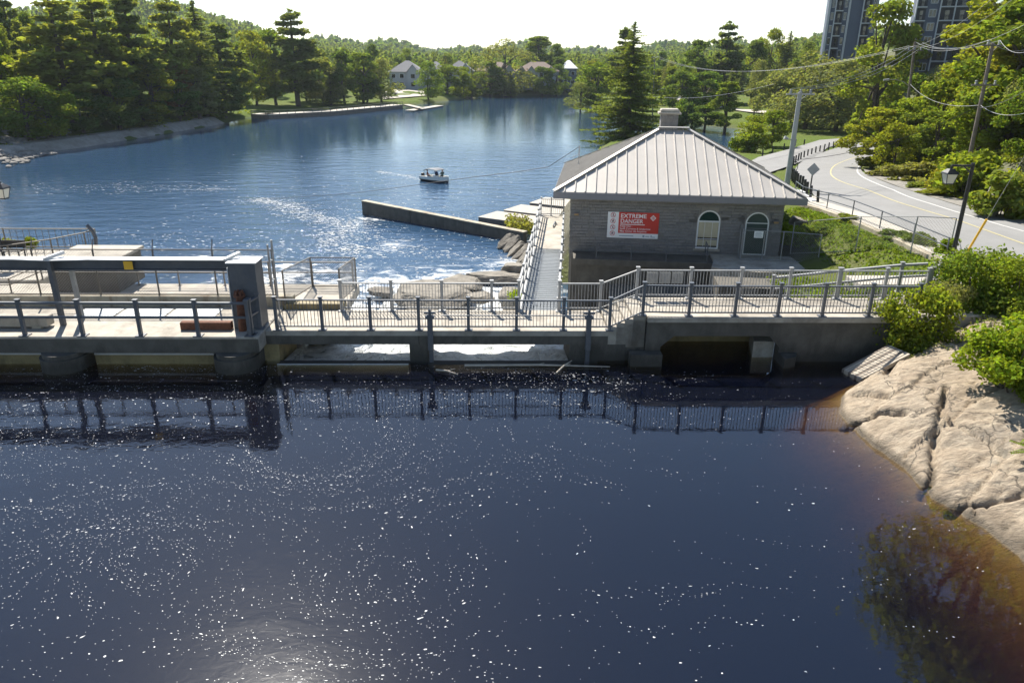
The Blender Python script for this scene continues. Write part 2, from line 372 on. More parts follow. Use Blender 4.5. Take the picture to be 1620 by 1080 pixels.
def grid(x0, x1, y0, y1, st):
    xs = np.arange(x0, x1 + .01, st); ys = np.arange(y0, y1 + .01, st); X, Y = np.meshgrid(xs, ys); nx, ny = len(xs), len(ys)
    i = np.arange(nx * ny).reshape(ny, nx)
    F = np.stack([i[:-1,:-1], i[:-1,1:], i[1:,1:], i[1:,:-1]], -1).reshape(-1, 4)
    return X, Y, F
X, Y, F = grid(-200, 220, 27.6, 430, 1.6)
Z = ground_z(X, Y); GZ = Z.copy()
def gz(x, y):                                                # quick bilinear look-up
    fx = min(max((x + 200) / 1.6, 0), GZ.shape[1] - 1.001); fy = min(max((y - 27.6) / 1.6, 0), GZ.shape[0] - 1.001); i = int(fy); j = int(fx); u = fx - j; v = fy - i
    return float((GZ[i,j]*(1-u) + GZ[i,j+1]*u)*(1-v) + (GZ[i+1,j]*(1-u) + GZ[i+1,j+1]*u)*v)
# the road bed and lot stay below the asphalt sheet
rd = inside(X, Y, RL + RR[::-1]) | inside(X, Y, LOT); Z = np.where(rd, np.minimum(Z, zr(Y) - 0.3), Z)
me = np_mesh('ground', np.stack([X, Y, Z], -1).reshape(-1, 3), F)
ground = link('ground', me, M['ground'], smooth=True, kind='structure')

# far terrain: one sheet reaching the horizon with the wooded hills
def far_z(X, Y):
    r = np.hypot(X, Y)
    z = -4 + np.clip(r - 380, 0, 400) * 0.006
    ang = np.degrees(np.arctan2(X, Y))
    z = z + 50 * np.exp(-((ang + 26) / 9.5) ** 2) * np.clip((r - 430) / 420, 0, 1)
    z = z + (17 + 6 * np.sin(ang * .55 + 1) + 4 * np.sin(ang * 1.3)) * np.clip((r - 800) / 500, 0, 1)
    z = z + (9 + 5 * np.sin(ang * .8)) * np.clip((r - 1500) / 700, 0, 1)
    z = z + 24 * np.exp(-((ang - 30) / 14) ** 2) * np.clip((r - 380) / 250, 0, 1)
    return z
rr = np.concatenate([np.arange(395, 1000, 22), np.arange(1000, 2700, 60)]); aa = np.radians(np.arange(-62, 62.1, .6))
RRg, AA = np.meshgrid(rr, aa, indexing='ij'); Xf = RRg * np.sin(AA); Yf = RRg * np.cos(AA)
Zf = far_z(Xf, Yf) + (fbm(Xf / 90, Yf / 90, 3, 5) - .45) * 12 * np.clip((RRg - 500) / 300, 0, .6); Zf = Zf
nr, na = RRg.shape; i = np.arange(nr * na).reshape(nr, na)
Ff = np.stack([i[:-1,:-1], i[1:,:-1], i[1:,1:], i[:-1,1:]], -1).reshape(-1, 4)
hills = link('hills', np_mesh('hills', np.stack([Xf, Yf, Zf], -1).reshape(-1, 3), Ff[:, ::-1]), M['forest_floor'], smooth=True, kind='structure')

# ---- water below the dam
def water_down_mat():
    m, nt, bs, out = newmat('river_water')
    p = geo_pos(nt)
    big = noise(nt, geo_pos(nt, (0.45, 1.0, 1)), 0.55, 3, 0.55, 0.3); sm = noise(nt, geo_pos(nt, (0.7, 1.2, 1)), 2.6, 4, 0.6, 0.2)
    # choppier close to the outfall
    sx = nt.nodes.new('ShaderNodeSeparateXYZ'); nt.links.new(p, sx.inputs[0])
    chop = maprange(nt, sx.outputs[1], 48, 150, 1.0, 0.16)
    patch = maprange(nt, noise(nt, geo_pos(nt, (.5, .22, 1)), 0.06, 3, .5), 0.35, 0.65, 0.55, 1.1)
    mu = nt.nodes.new('ShaderNodeMath'); mu.operation = 'MULTIPLY'; nt.links.new(chop, mu.inputs[0]); nt.links.new(patch, mu.inputs[1])
    b1 = nd(nt, 'ShaderNodeBump', Distance=0.38); nt.links.new(big, b1.inputs['Height']); nt.links.new(mu.outputs[0], b1.inputs['Strength'])
    b2 = nd(nt, 'ShaderNodeBump', Distance=0.10); nt.links.new(sm, b2.inputs['Height']); nt.links.new(mu.outputs[0], b2.inputs['Strength']); nt.links.new(b1.outputs[0], b2.inputs['Normal'])
    nt.links.new(b2.outputs[0], bs.inputs['Normal'])
    # foam where the current carries it
    def blob(cx, cy, rx, ry, amp):
        v = nd(nt, 'ShaderNodeMapping'); v.vector_type = 'TEXTURE'; v.inputs[1].default_value = (cx, cy, 0); v.inputs[3].default_value = (rx, ry, 1e6)
        nt.links.new(p, v.inputs[0]); l = nt.nodes.new('ShaderNodeVectorMath'); l.operation = 'LENGTH'; nt.links.new(v.outputs[0], l.inputs[0])
        return maprange(nt, l.outputs['Value'], 0.15, 1.0, amp, 0)
    blobs = [(-5, 50, 13, 9, .9), (-15, 53, 10, 7, .6), (-10.5, 62, 4, 8, .42), (-14, 76, 3, 12, .55), (0, 57, 4, 4, .7), (-23, 57, 8, 5, .35), (-3, 58, 8, 4, .3), (-40, 91, 20, 3, .30)]
    s = None
    for b in blobs:
        o = blob(*b)
        if s is None: s = o
        else:
            a = nt.nodes.new('ShaderNodeMath'); a.operation = 'MAXIMUM'; nt.links.new(s, a.inputs[0]); nt.links.new(o, a.inputs[1]); s = a.outputs[0]
    fn = noise(nt, geo_pos(nt, (1, 1.5, 1)), 0.45, 8, 0.72, 1.2)
    a = nt.nodes.new('ShaderNodeMath'); a.operation = 'MULTIPLY'; nt.links.new(s, a.inputs[0]); nt.links.new(maprange(nt, fn, 0.36, 0.66), a.inputs[1])
    foam = maprange(nt, a.outputs[0], 0.16, 0.55)
    nt.links.new(mixc(nt, foam, (0.025,0.060,0.115), (0.72,0.74,0.74)), bs.inputs['Base Color'])
    nt.links.new(maprange(nt, foam, 0, 1, 0.03, 0.7), bs.inputs['Roughness'])
    bs.inputs['IOR'].default_value = 1.5
    return m
M['river'] = water_down_mat()
mb = MB(); mb.add([(-260,27.6,ZD),(260,27.6,ZD),(260,470,ZD),(-260,470,ZD)], [(0,1,2,3)])
river = mb.build('river_water', M['river'], kind='structure')

# ---- still water above the dam
def water_up_mat():
    m, nt, bs, out = newmat('still_water'); nt.nodes.remove(bs)
    p = geo_pos(nt)
    fr = nd(nt, 'ShaderNodeFresnel', IOR=1.8)
    gl = nd(nt, 'ShaderNodeBsdfGlossy', Roughness=0.015); tr = nd(nt, 'ShaderNodeBsdfTransparent'); tr.inputs[0].default_value = (0.86,0.80,0.66,1)
    w1 = noise(nt, geo_pos(nt, (1, 1.6, 1)), 0.5, 3, 0.5, 0.6); w2 = noise(nt, geo_pos(nt, (1.2, 1.9, 1)), 2.6, 3, 0.5, 1.0)
    sx = nt.nodes.new('ShaderNodeSeparateXYZ'); nt.links.new(p, sx.inputs[0])
    st = maprange(nt, sx.outputs[0], 8, -12, 0.06, 0.24)
    b1 = nd(nt, 'ShaderNodeBump', Distance=0.05); nt.links.new(w1, b1.inputs['Height']); nt.links.new(st, b1.inputs['Strength'])
    b2 = nd(nt, 'ShaderNodeBump', Distance=0.013); nt.links.new(w2, b2.inputs['Height']); nt.links.new(st, b2.inputs['Strength']); nt.links.new(b1.outputs[0], b2.inputs['Normal'])
    nt.links.new(b2.outputs[0], gl.inputs['Normal']); nt.links.new(b2.outputs[0], fr.inputs['Normal'])
    df = nd(nt, 'ShaderNodeBsdfDiffuse'); df.inputs[0].default_value = (0.022,0.034,0.095,1); body = nd(nt, 'ShaderNodeMixShader'); body.inputs[0].default_value = 0.08
    nt.links.new(tr.outputs[0], body.inputs[1]); nt.links.new(df.outputs[0], body.inputs[2])
    mx = nt.nodes.new('ShaderNodeMixShader'); bf = nt.nodes.new('ShaderNodeNewGeometry'); fm = nt.nodes.new('ShaderNodeMath'); fm.operation = 'MULTIPLY'; nt.links.new(fr.outputs[0], fm.inputs[0]); nt.links.new(maprange(nt, bf.outputs['Backfacing'], 0, 1, 1, .05), fm.inputs[1]); nt.links.new(fm.outputs[0], mx.inputs[0]); nt.links.new(body.outputs[0], mx.inputs[1])
    g2 = nd(nt, 'ShaderNodeBsdfGlossy', Roughness=0.20); nt.links.new(b2.outputs[0], g2.inputs['Normal']); gm = nd(nt, 'ShaderNodeMixShader'); gm.inputs[0].default_value = 0.022
    nt.links.new(gl.outputs[0], gm.inputs[1]); nt.links.new(g2.outputs[0], gm.inputs[2]); nt.links.new(gm.outputs[0], mx.inputs[2])
    nt.links.new(mx.outputs[0], out.inputs['Surface'])
    va = nd(nt, 'ShaderNodeVolumeAbsorption', Density=2.4); va.inputs[0].default_value = (0.66,0.555,0.14,1); nt.links.new(va.outputs[0], out.inputs['Volume'])
    return m
M['pond'] = water_up_mat()
DXM = Matrix.Translation((0, 23.9, 0)) @ Matrix.Rotation(R_(1.2), 4, 'Z')
pp_ = [(-60, -30), (40, -30)] + [xy(DXM @ Vector((u, v, 0))) for u, v in ((40, 1.94), (3.0, 1.94), (3.0, -.33), (-8.5, -.33), (-8.5, .76), (-60, .76))]
mb = MB(); mb.prism(pp_, 'z', -4.0, 0.0)
pond = mb.build('reservoir_water', M['pond'], kind='structure')
M['bed'] = plain('river_bed_mud', (0.03,0.022,0.013), 1.0, var=0.3, scale=.6)
mb = MB(); mb.add([(-80,-40,-3.9),(60,-40,-3.9),(60,25.2,-3.9),(-80,25.2,-3.9)], [(0,1,2,3)]); mb.build('river_bed', M['bed'], kind='structure')

# ---- road, lot, markings
def smooth_poly(pts, n):
    P = [Vector(p) for p in pts]; L = [0]
    for a, b in zip(P[:-1], P[1:]): L.append(L[-1] + (b - a).length)
    out = []
    for k in range(n):
        t = L[-1] * k / (n - 1); j = min(max(np.searchsorted(L, t) - 1, 0), len(P) - 2); u = (t - L[j]) / max(1e-6, L[j+1] - L[j])
        p0 = P[max(j-1,0)]; p1 = P[j]; p2 = P[j+1]; p3 = P[min(j+2, len(P)-1)]
        out.append(0.5 * (2*p1 + (p2-p0)*u + (2*p0-5*p1+4*p2-p3)*u*u + (3*p1-p0-3*p2+p3)*u**3))
    return out
def ribbon(A, B, n, dz, name, mat, sub=6, parent=None):
    A = smooth_poly(A, n); B = smooth_poly(B, n); vs = []; fs = []
    for a, b in zip(A, B):
        for k in range(sub + 1):
            p = a.lerp(b, k / sub); vs.append((p.x, p.y, float(zr(p.y)) + dz))
    for i in range(n - 1):
        for k in range(sub): q = i * (sub+1) + k; fs.append((q, q+1, q+sub+2, q+sub+1))
    mb = MB(); mb.add(vs, fs); return mb.build(name, mat, parent, kind='structure' if not parent else None)
road = ribbon(edgeL, edgeR, 90, 0.0, 'road', M['asphalt'])
def stripe(pts, wd, name, mat):
    S = smooth_poly(pts, 90); A = []; B = []
    for i, p in enumerate(S):
        t = (S[min(i+1, 89)] - S[max(i-1, 0)]); nrm = Vector((-t.y, t.x, 0)).normalized() * wd / 2
        A.append(p - nrm); B.append(p + nrm)
    return ribbon(A, B, 90, 0.012, name, mat, 1)
yl = [on(x, y, zroad) for x, y in [(1620,386),(1520,350),(1450,329),(1400,312),(1330,287),(1314,273),(1326,259),(1365,245),(1410,233)]]
wl = [on(x, y, zroad) for x, y in [(1620,366),(1560,349),(1480,325),(1420,304),(1372,284),(1357,273),(1360,262),(1374,252)]]
stripe(yl, 0.13, 'yellow_centre_line', M['yellow']); stripe(wl, 0.15, 'white_edge_line', M['linewhite'])
mb = MB(); mb.add([(x, y, float(zr(y)) - 0.05) for x, y in LOT], [tuple(range(len(LOT)-1, -1, -1))]); mb.build('parking_lot', M['asphalt'], kind='structure')
# gravel pull-off on the hill side of the road
gp = [on(x, y, zroad) for x, y in [(1620,357),(1560,338),(1480,314),(1425,297),(1372,277),(1366,268),(1440,283),(1475,290),(1490,305),(1540,320),(1620,345)]]
mb = MB(); mb.add([(p.x, p.y, float(zr(p.y)) + 0.02) for p in gp], [tuple(range(len(gp)-1, -1, -1))]); mb.build('gravel_shoulder', M['gravel'], kind='structure')
# far lane through the park
lane = [on(x, y, lambda a, b: gz(a, b) + .1) for x, y in [(1058,146),(1078,158),(1110,166),(1150,172),(1250,183),(1370,196)]]
def draped(pts, wd, name, mat, n=60, dz=0.12):
    S = smooth_poly([Vector((p.x, p.y, 0)) for p in pts], n); vs = []
    for i, p in enumerate(S):
        t = S[min(i+1, n-1)] - S[max(i-1, 0)]; nr = Vector((-t.y, t.x, 0)).normalized() * wd / 2
        for q in (p - nr, p + nr): vs.append((q.x, q.y, max(gz(p.x, p.y), gz(q.x, q.y)) + dz))
    mb = MB(); mb.add(vs, [(2*i, 2*i+1, 2*i+3, 2*i+2) for i in range(n-1)]); return mb.build(name, mat, kind='structure')
draped(lane, 5.5, 'park_lane', M['path'], dz=.3)

# ---- foreground rock outcrop (continues under water)
def rock_mat():
    m, nt, bs, out = newmat('granite_outcrop'); p = geo_pos(nt)
    n1 = noise(nt, p, 0.55, 8, 0.65, 0.5); n2 = noise(nt, geo_pos(nt, (1, 2.2, 2)), 3.2, 9, 0.72); n3 = noise(nt, p, 26, 4, 0.7)
    c = ramp(nt, n1, [(0.25,(0.20,0.165,0.125)),(0.42,(0.36,0.285,0.20)),(0.58,(0.44,0.365,0.27)),(0.72,(0.27,0.235,0.19))]).outputs[0]
    c = mixc(nt, maprange(nt, n2, 0.40, 0.66, 0, 0.65), c, (0.165,0.122,0.082))
    c = mixc(nt, maprange(nt, n3, 0.55, 0.75, 0, 0.4), c, (0.10,0.09,0.075))
    sx = nt.nodes.new('ShaderNodeSeparateXYZ'); nt.links.new(p, sx.inputs[0])
    c = mixc(nt, maprange(nt, sx.outputs[2], 0.22, 0.08, 0, 0.75), c, (0.075,0.06,0.042))     # wet line
    c = mixc(nt, maprange(nt, sx.outputs[2], 0.03, -0.03, 0, 1), c, (0.20,0.135,0.05))         # tannin-stained below the water
    vo = nd(nt, 'ShaderNodeTexVoronoi', Scale=0.55); vo.feature = 'DISTANCE_TO_EDGE'
    wv = nt.nodes.new('ShaderNodeVectorMath'); wv.operation = 'ADD'; nn = nd(nt, 'ShaderNodeTexNoise', Scale=1.4, Detail=6.0); nt.links.new(p, nn.inputs['Vector']); nt.links.new(p, wv.inputs[0]); nt.links.new(nn.outputs[1], wv.inputs[1]); nt.links.new(wv.outputs[0], vo.inputs['Vector'])
    ck = nt.nodes.new('ShaderNodeMath'); ck.operation = 'MULTIPLY'; nt.links.new(maprange(nt, vo.outputs[0], 0.018, 0.0, 0, 0.85), ck.inputs[0]); nt.links.new(maprange(nt, sx.outputs[2], -.1, .1), ck.inputs[1]); c = mixc(nt, ck.outputs[0], c, (0.045,0.038,0.03))
    st = noise(nt, geo_pos(nt, (.6, 2.6, 1.5)), 1.7, 7, 0.7, 0.8); c = mixc(nt, maprange(nt, st, 0.52, 0.64, 0, 0.5), c, (0.13,0.105,0.08))
    lich = noise(nt, p, 1.1, 6, 0.7); c = mixc(nt, maprange(nt, lich, 0.60, 0.68, 0, 0.5), c, (0.12,0.12,0.10))
    nt.links.new(c, bs.inputs['Base Color']); bs.inputs['Roughness'].default_value = 0.9
    b = bump(nt, n2, 0.9, 0.12, None); bump(nt, n3, 0.45, 0.015, bs, b); return m
M['rock'] = rock_mat()
rk_shore = [xy(atz(x, y, 0)) for x, y in [(1640,905),(1620,890),(1550,832),(1505,806),(1470,788),(1432,742),(1380,705),(1345,676),(1326,652),(1332,628),(1365,606)]]
rk_poly = [(40, 5), (rk_shore[0][0] + .3, 5)] + rk_shore + [(14.2, 25.2), (15.5, 27.5), (40, 27.5)]
RX0 = 5.0
X, Y, F = grid(RX0, 26, 7, 27.4, 0.075)
d = seg_dist(X, Y, rk_poly[1:-1]); ins = inside(X, Y, rk_poly); s = np.where(ins, d, -d)
wx = X + 0.5 * (fbm(X / 1.3, Y / 1.3, 3, 40) - .5) + .12 * (fbm(X / .3, Y / .3, 3, 41) - .5); wy = Y + 0.5 * (fbm(X / 1.3, Y / 1.3, 3, 50) - .5) + .12 * (fbm(X / .3, Y / .3, 3, 51) - .5)
prof = np.interp(s, [-8,-3.2,-1.4,-.4,0,.10,.5,1.5,3,4.6,6.2,9,14], [-6,-2.8,-.95,-.24,-.02,.16,.34,.75,1.25,1.75,2.05,2.3,2.6])
def plates(x, y, sx, sy, seed):                              # fractured plates: nearest two cells of a jittered lattice
    gx = x / sx; gy = y / sy; ix = np.floor(gx); iy = np.floor(gy); f1 = np.full(x.shape, 9.); f2 = np.full(x.shape, 9.); hh = np.zeros(x.shape)
    for a in (-1, 0, 1):
        for b in (-1, 0, 1):
            cx = ix + a; cy = iy + b; px = cx + _h(cx, cy, seed); py = cy + _h(cx, cy, seed + 1); dd = np.hypot(gx - px, gy - py)
            h_ = (_h(cx, cy, seed + 2) - .5) + (gx - px) * (_h(cx, cy, seed + 3) - .5) * 1.6 + (gy - py) * (_h(cx, cy, seed + 4) - .35) * 1.6
            m_ = dd < f1; f2 = np.where(m_, f1, np.minimum(f2, dd)); hh = np.where(m_, h_, hh); f1 = np.where(m_, dd, f1)
    return hh, f2 - f1
rxx = wx * .83 + wy * .56; ryy = -wx * .56 + wy * .83
h1, e1 = plates(rxx, ryy, 3.4, 1.7, 11); h2, e2 = plates(rxx * .9 + .3 * ryy, ryy, 1.3, .75, 21)
land = np.clip(s * 1.6 + .15, 0, 1)
Zr = prof + land * (0.24 * h1 + 0.10 * h2 - 0.16 * np.exp(-(e1 / .03) ** 2) - .05 * np.exp(-(e2 / .04) ** 2))
Zr = Zr + (fbm(X / 2.6, Y / 2.6, 4, 20) - .48) * 0.26 * np.clip(s / 1.2 + .25, .12, 1) + (fbm(X / .45, Y / .45, 5, 30) - .48) * 0.12 - np.abs(fbm(wx / .8, wy / .35, 4, 33) - .47) * .22 * np.clip(s, 0, 1)
Zr = Zr + .75 * np.exp(-(((X - 15.9) / 1.9) ** 2 + ((Y - 23.6) / 1.5) ** 2)) * np.clip(s, 0, 1)
tipm = np.exp(-(((X - 12.4) / 2.0) ** 2 + ((Y - 21.6) / 1.3) ** 2)); Zr = Zr + 0.28 * tipm * np.clip(s * 2, 0, 1)
for pts, dep, wd in [([(1340,648),(1372,652),(1402,655),(1424,662)], .5, .10), ([(1490,640),(1478,700),(1470,760)], .25, .10), ([(1500,780),(1540,782),(1590,780),(1612,776)], .35, .06), ([(1395,560),(1412,575),(1405,600)], .35, .16)]:
    q = [xy(atz(x, y, .6)) for x, y in pts]
    cd = seg_dist(wx - .12, wy - .12, q); Zr = Zr - dep * np.exp(-(cd / wd) ** 2)
Zr = np.where(Y > 25.2, np.where(X < 15, -6, Zr), Zr)
def rock_z(x, y):
    i = int(round((y - 7) / .075)); j = int(round((x - RX0) / .075)); i = min(max(i, 0), Zr.shape[0]-1); j = min(max(j, 0), Zr.shape[1]-1); return float(Zr[i, j])
rock = link('rock_outcrop', np_mesh('rock_outcrop', np.stack([X, Y, Zr], -1).reshape(-1, 3), F), M['rock'], smooth=False)
tag(rock, 'broad cracked tan rock outcrop sloping into the dark water beside the bridge end', 'rock')
# ================================================================ dam and bridges (own frame: u along the dam, v downstream)
DX = Matrix.Translation((0, 23.9, 0)) @ Matrix.Rotation(R_(1.2), 4, 'Z')
def dw(u, v, z): return DX @ Vector((u, v, z))
def D(): return MB(DX)
def railing(name, pts, h, label, mat, post=0.075, pickets=True, rails=None, cat='railing', group=None, xf=None, pk=0.115, cap=True, ends=True, top_r=0.045, bases=True):
    P = [Vector(p) if xf is None else xf @ Vector(p) for p in pts]
    e = empty(name, P[0], label, cat, group)
    for i, p in enumerate(P):
        mb = MB(); mb.box(p.x - post/2, p.x + post/2, p.y - post/2, p.y + post/2, p.z, p.z + h + (0.06 if cap else 0))
        if cap: mb.box(p.x - post*.72, p.x + post*.72, p.y - post*.72, p.y + post*.72, p.z + h + .06, p.z + h + .10)
        if bases: mb.box(p.x - post*1.3, p.x + post*1.3, p.y - post*1.3, p.y + post*1.3, p.z, p.z + .03)
        mb.build('post', mat, e)
    hs = rails or ([h - .03, 0.13] if pickets else [h - .03, h * .55])
    for k, z in enumerate(hs):
        mb = MB()
        for a, b in zip(P[:-1], P[1:]): mb.beam(a + Vector((0,0,z)), b + Vector((0,0,z)), top_r * (1.5 if k == 0 else 1), top_r)
        mb.build('top_rail' if k == 0 else 'lower_rail', mat, e)
    if pickets:
        mb = MB()
        for a, b in zip(P[:-1], P[1:]):
            n = max(2, int((b - a).length / pk))
            for j in range(1, n):
                p = a.lerp(b, j / n); mb.beam(p + Vector((0,0,hs[-1])), p + Vector((0,0,h - .04)), 0.018)
        mb.build('pickets', mat, e, kind='stuff')
    return e
def chainlink(name, pts, h, label, mat_post, xf=None, arms=False, sp=0.075, rails=(1.0, 0.5, 0.02), cat='fence', wire_r=0.0042):
    P = [Vector(p) if xf is None else xf @ Vector(p) for p in pts]
    e = empty(name, P[0], label, cat)
    for p in P:
        mb = MB(); mb.tube(p, p + Vector((0,0,h)), .032, n=8)
        if arms: mb.tube(p + Vector((0,0,h)), p + Vector((-.03,.22,h + .33)), .02, n=6)
        mb.build('post', mat_post, e)
    for f in rails:
        mb = MB()
        for a, b in zip(P[:-1], P[1:]): mb.tube(a + Vector((0,0,h*f)), b + Vector((0,0,h*f)), .022, n=6)
        mb.build('rail', mat_post, e)
    mb = MB()
    for a, b in zip(P[:-1], P[1:]):
        L = (b - a).length; t = (b - a) / L; k = -h
        while k < L:
            for sgn in (0, 1):
                s0, s1 = max(k, 0), min(k + h, L)
                z0, z1 = (s0 - k), (s1 - k)
                if sgn: z0, z1 = h - z0, h - z1
                if s1 - s0 > .02: mb.tube(a + t*s0 + Vector((0,0,z0)), a + t*s1 + Vector((0,0,z1)), wire_r, n=3)
            k += sp * 1.414
    mb.build('wire_mesh', M['wire'], e, kind='stuff')
    return e
ZL, ZM, ZRt = 1.15, 1.1, 1.65
# ---- gate deck (with beam, piers, kerb)
gd = empty('gate_deck', dw(-14, .5, 0), 'weathered concrete gate deck with round-nosed piers below the hoist beam', 'dam')
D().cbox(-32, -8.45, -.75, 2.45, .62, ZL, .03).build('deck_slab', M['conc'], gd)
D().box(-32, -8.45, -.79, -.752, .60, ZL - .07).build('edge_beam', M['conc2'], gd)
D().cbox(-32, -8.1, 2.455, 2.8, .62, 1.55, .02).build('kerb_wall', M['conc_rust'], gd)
for uc in (-20.9, -15.05, -9.3):
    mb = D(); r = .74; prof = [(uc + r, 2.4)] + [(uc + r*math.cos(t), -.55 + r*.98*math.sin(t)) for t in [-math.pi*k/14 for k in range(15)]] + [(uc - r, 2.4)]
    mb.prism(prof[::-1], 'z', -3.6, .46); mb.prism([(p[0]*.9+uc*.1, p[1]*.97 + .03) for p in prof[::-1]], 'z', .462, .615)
    mb.build('pier', M['conc2'], gd)
for a, b in ((-20.04, -15.91), (-14.19, -10.16)):
    D().box(a, b, -.3, -.1, -3.6, .34).build('gate_leaf', M['conc_ochre'], gd)
    D().box(a, b, -.33, -.05, .342, .40).build('gate_lip', M['steel_lt'], gd)
for k, (a, b) in enumerate(((-15.6, -14.2), (-14.1, -12.4), (-12.3, -10.6))):
    D().box(a, b, 1.1, 2.2, ZL + .002, ZL + .02).build('hatch_plate', M['grate'], gd)
# ---- apron behind the kerb
ap = empty('lower_apron', dw(-14, 4, 0), 'pale concrete apron behind the fenced kerb of the gate deck', 'platform')
D().cbox(-34, -6.4, 2.805, 6.6, .45, .82, .03).build('slab', M['conc'], ap)
for uc in (-20.9, -15.05, -9.3, -7.3): D().box(uc - .5, uc + .5, 2.9, 6.4, -5.5, .448).build('pier', M['conc2'], ap)
D().cbox(-60, -19.9, 6.605, 12.2, -5.5, .95, .04).build('abutment', M['conc'], ap)
D().cbox(-8.4, -6.3, 2.3, 2.8, .2, 1.32, .02).build('step', M['conc_ochre'], ap)
D().cbox(-8.4, -6.3, 2.81, 3.3, .2, 1.12, .02).build('step', M['conc_ochre'], ap)
hut = empty('concrete_block_hut', dw(-17.3, 6.4, .8), 'low shadowed concrete block house with pale flat top behind the hoist beam', 'block house')
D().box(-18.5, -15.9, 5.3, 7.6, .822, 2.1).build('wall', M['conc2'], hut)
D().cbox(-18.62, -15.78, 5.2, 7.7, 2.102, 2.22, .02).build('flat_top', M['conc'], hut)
# ---- hoist beam on posts + steel cabinet
hb = empty('hoist_beam', dw(-15.6, .6, ZL), 'long grey steel hoist beam carried on posts above the gate deck', 'gantry')
mb = D(); mb.box(-32, -9.55, .575, .625, 3.12, 3.44); mb.box(-32, -9.55, .46, .74, 3.07, 3.118); mb.build('web', M['steel'], hb)
D().box(-32, -9.55, .40, .80, 3.442, 3.47).build('top_flange', M['steel_lt'], hb)
for u0 in (-15.45,):
    mb = D(); mb.prism([(u0 - 1.6, .44), (u0, .26), (u0 + 1.6, .44)], 'z', 3.444, 3.474); mb.build('gusset_plate', M['steel_lt'], hb)
    D().beam((u0 - .12, .28, 3.5), (u0 + .28, .82, 3.62), .12, .1).build('bracket', M['steel_lt'], hb)
    D().beam((u0, .40, ZL), (u0, .34, 3.45), .15, .15).build('post', M['steel'], hb)
    D().beam((u0 + .33, 1.0, ZL), (u0 + .33, .95, 3.1), .13, .13).build('post', M['rail_galv'], hb)
D().beam((-9.62, .30, 3.5), (-9.25, .78, 3.62), .12, .1).build('bracket', M['steel_lt'], hb)
D().box(-13.05, -12.75, .44, .456, 3.12, 3.40).build('yellow_tag', M['yellow2'], hb)
cb = empty('steel_cabinet', dw(-9, .4, ZL), 'tall dark grey steel gate housing at the end of the hoist beam', 'housing')
D().box(-9.45, -8.55, .05, .85, ZL + .01, 3.44).build('body', M['steel'], cb, bevel=.015)
D().box(-9.5, -8.5, 0, .9, 3.442, 3.475).build('cap_plate', M['steel_lt'], cb)
D().box(-9.485, -9.455, .03, .87, ZL + .01, 3.3).build('flange', M['steel_lt'], cb)
rp = empty('rusty_gate_stem', dw(-9.15, -.1, ZL), 'rusty brown gate stem with hand wheel standing before the steel housing', 'valve')
mb = D(); mb.tube((-9.15,-.12,ZL),(-9.12,-.12,2.35), .13, .12, 10); mb.build('stem', M['rust'], rp, smooth=False)
mb = D(); mb.tube((-9.12,-.12,2.35),(-9.12,-.12,2.42), .19, .19, 10)
for k in range(6): t = k*math.pi/3; mb.beam((-9.12+.16*math.cos(t), -.12+.16*math.sin(t), 2.42), (-9.12+.1*math.cos(t), -.12+.1*math.sin(t), 2.56), .06)
mb.build('hand_wheel', M['rust'], rp)
rb = empty('rusty_channel', dw(-10.4, .1, ZL), 'short red-brown rusty steel channel lying on the gate deck', 'steel channel')
mb = D(); mb.box(-11.25, -9.55, -.1, .16, ZL + .01, ZL + .05); mb.box(-11.25, -9.55, -.1, -.07, ZL + .05, ZL + .26); mb.box(-11.25, -9.55, .13, .16, ZL + .05, ZL + .26); mb.build('web', M['rust'], rb)
D().box(-11.24, -9.56, -.068, .128, ZL + .255, ZL + .275).build('lid', M['rust'], rb)
bl = empty('concrete_beam', dw(-17, .2, ZL), 'pale precast concrete beam resting on the gate deck at the frame edge', 'concrete beam')
D().cbox(-20, -15.75, .0, .42, ZL + .08, ZL + .42, .03).build('beam', M['conc'], bl)
D().box(-19.5, -19.2, .02, .40, ZL + .002, ZL + .078).build('sleeper', M['wood'], bl); D().box(-16.3, -16.0, .02, .40, ZL + .002, ZL + .078).build('sleeper', M['wood'], bl)
# ---- railings on the gate deck
railing('pipe_railing', [(u, -.62, ZL) for u in (-19.9, -18.05, -16.15, -14.25, -12.35, -10.45, -8.75)], 1.16, 'two-rail grey pipe railing along the upstream edge of the gate deck', M['rail'], post=.11, pickets=False, xf=DX, top_r=.07)
railing('gate_railing', [(-8.72, -.5, ZL), (-8.6, .1, ZL)], 1.16, 'short return of grey railing beside the steel gate housing', M['rail'], post=.11, pickets=False, xf=DX, top_r=.06)
chainlink('chainlink_fence', [(u, 2.62, 1.55) for u in (-21.8, -19.6, -17.4, -15.2, -13.05, -10.9, -8.75)], 1.72, 'tall brown-posted chain-link fence with angled arms on the rusty kerb', M['wire_post'], xf=DX, arms=True)
railing('apron_railing', [(u, 6.35, .82) for u in (-15.6, -13.9, -12.0, -10.1, -8.3, -6.6)], 1.05, 'thin pipe railing on the river side of the lower apron', M['wire_post'], post=.05, pickets=False, xf=DX, top_r=.04, cap=False)
chainlink('cage_fence', [(-8.35, 2.35, 1.33), (-8.3, 6.2, .83), (-6.45, 6.2, .83), (-6.35, 2.6, 1.33)], 1.25, 'small mesh cage around the steps between gate deck and footbridge', M['wire_post'], xf=DX, rails=(1.0, .02))
tp = empty('mesh_gate_post', dw(-8.6, 2.3, ZM), 'pair of tall thin steel posts beside the gate housing', 'post')
for u0, v0, hh in ((-8.62, 1.9, 2.55), (-8.42, 1.75, 2.75)): mb = D(); mb.tube((u0, v0, ZM), (u0 - .02, v0, ZM + hh), .035, n=8); mb.build('pole', M['rail_galv'], tp)
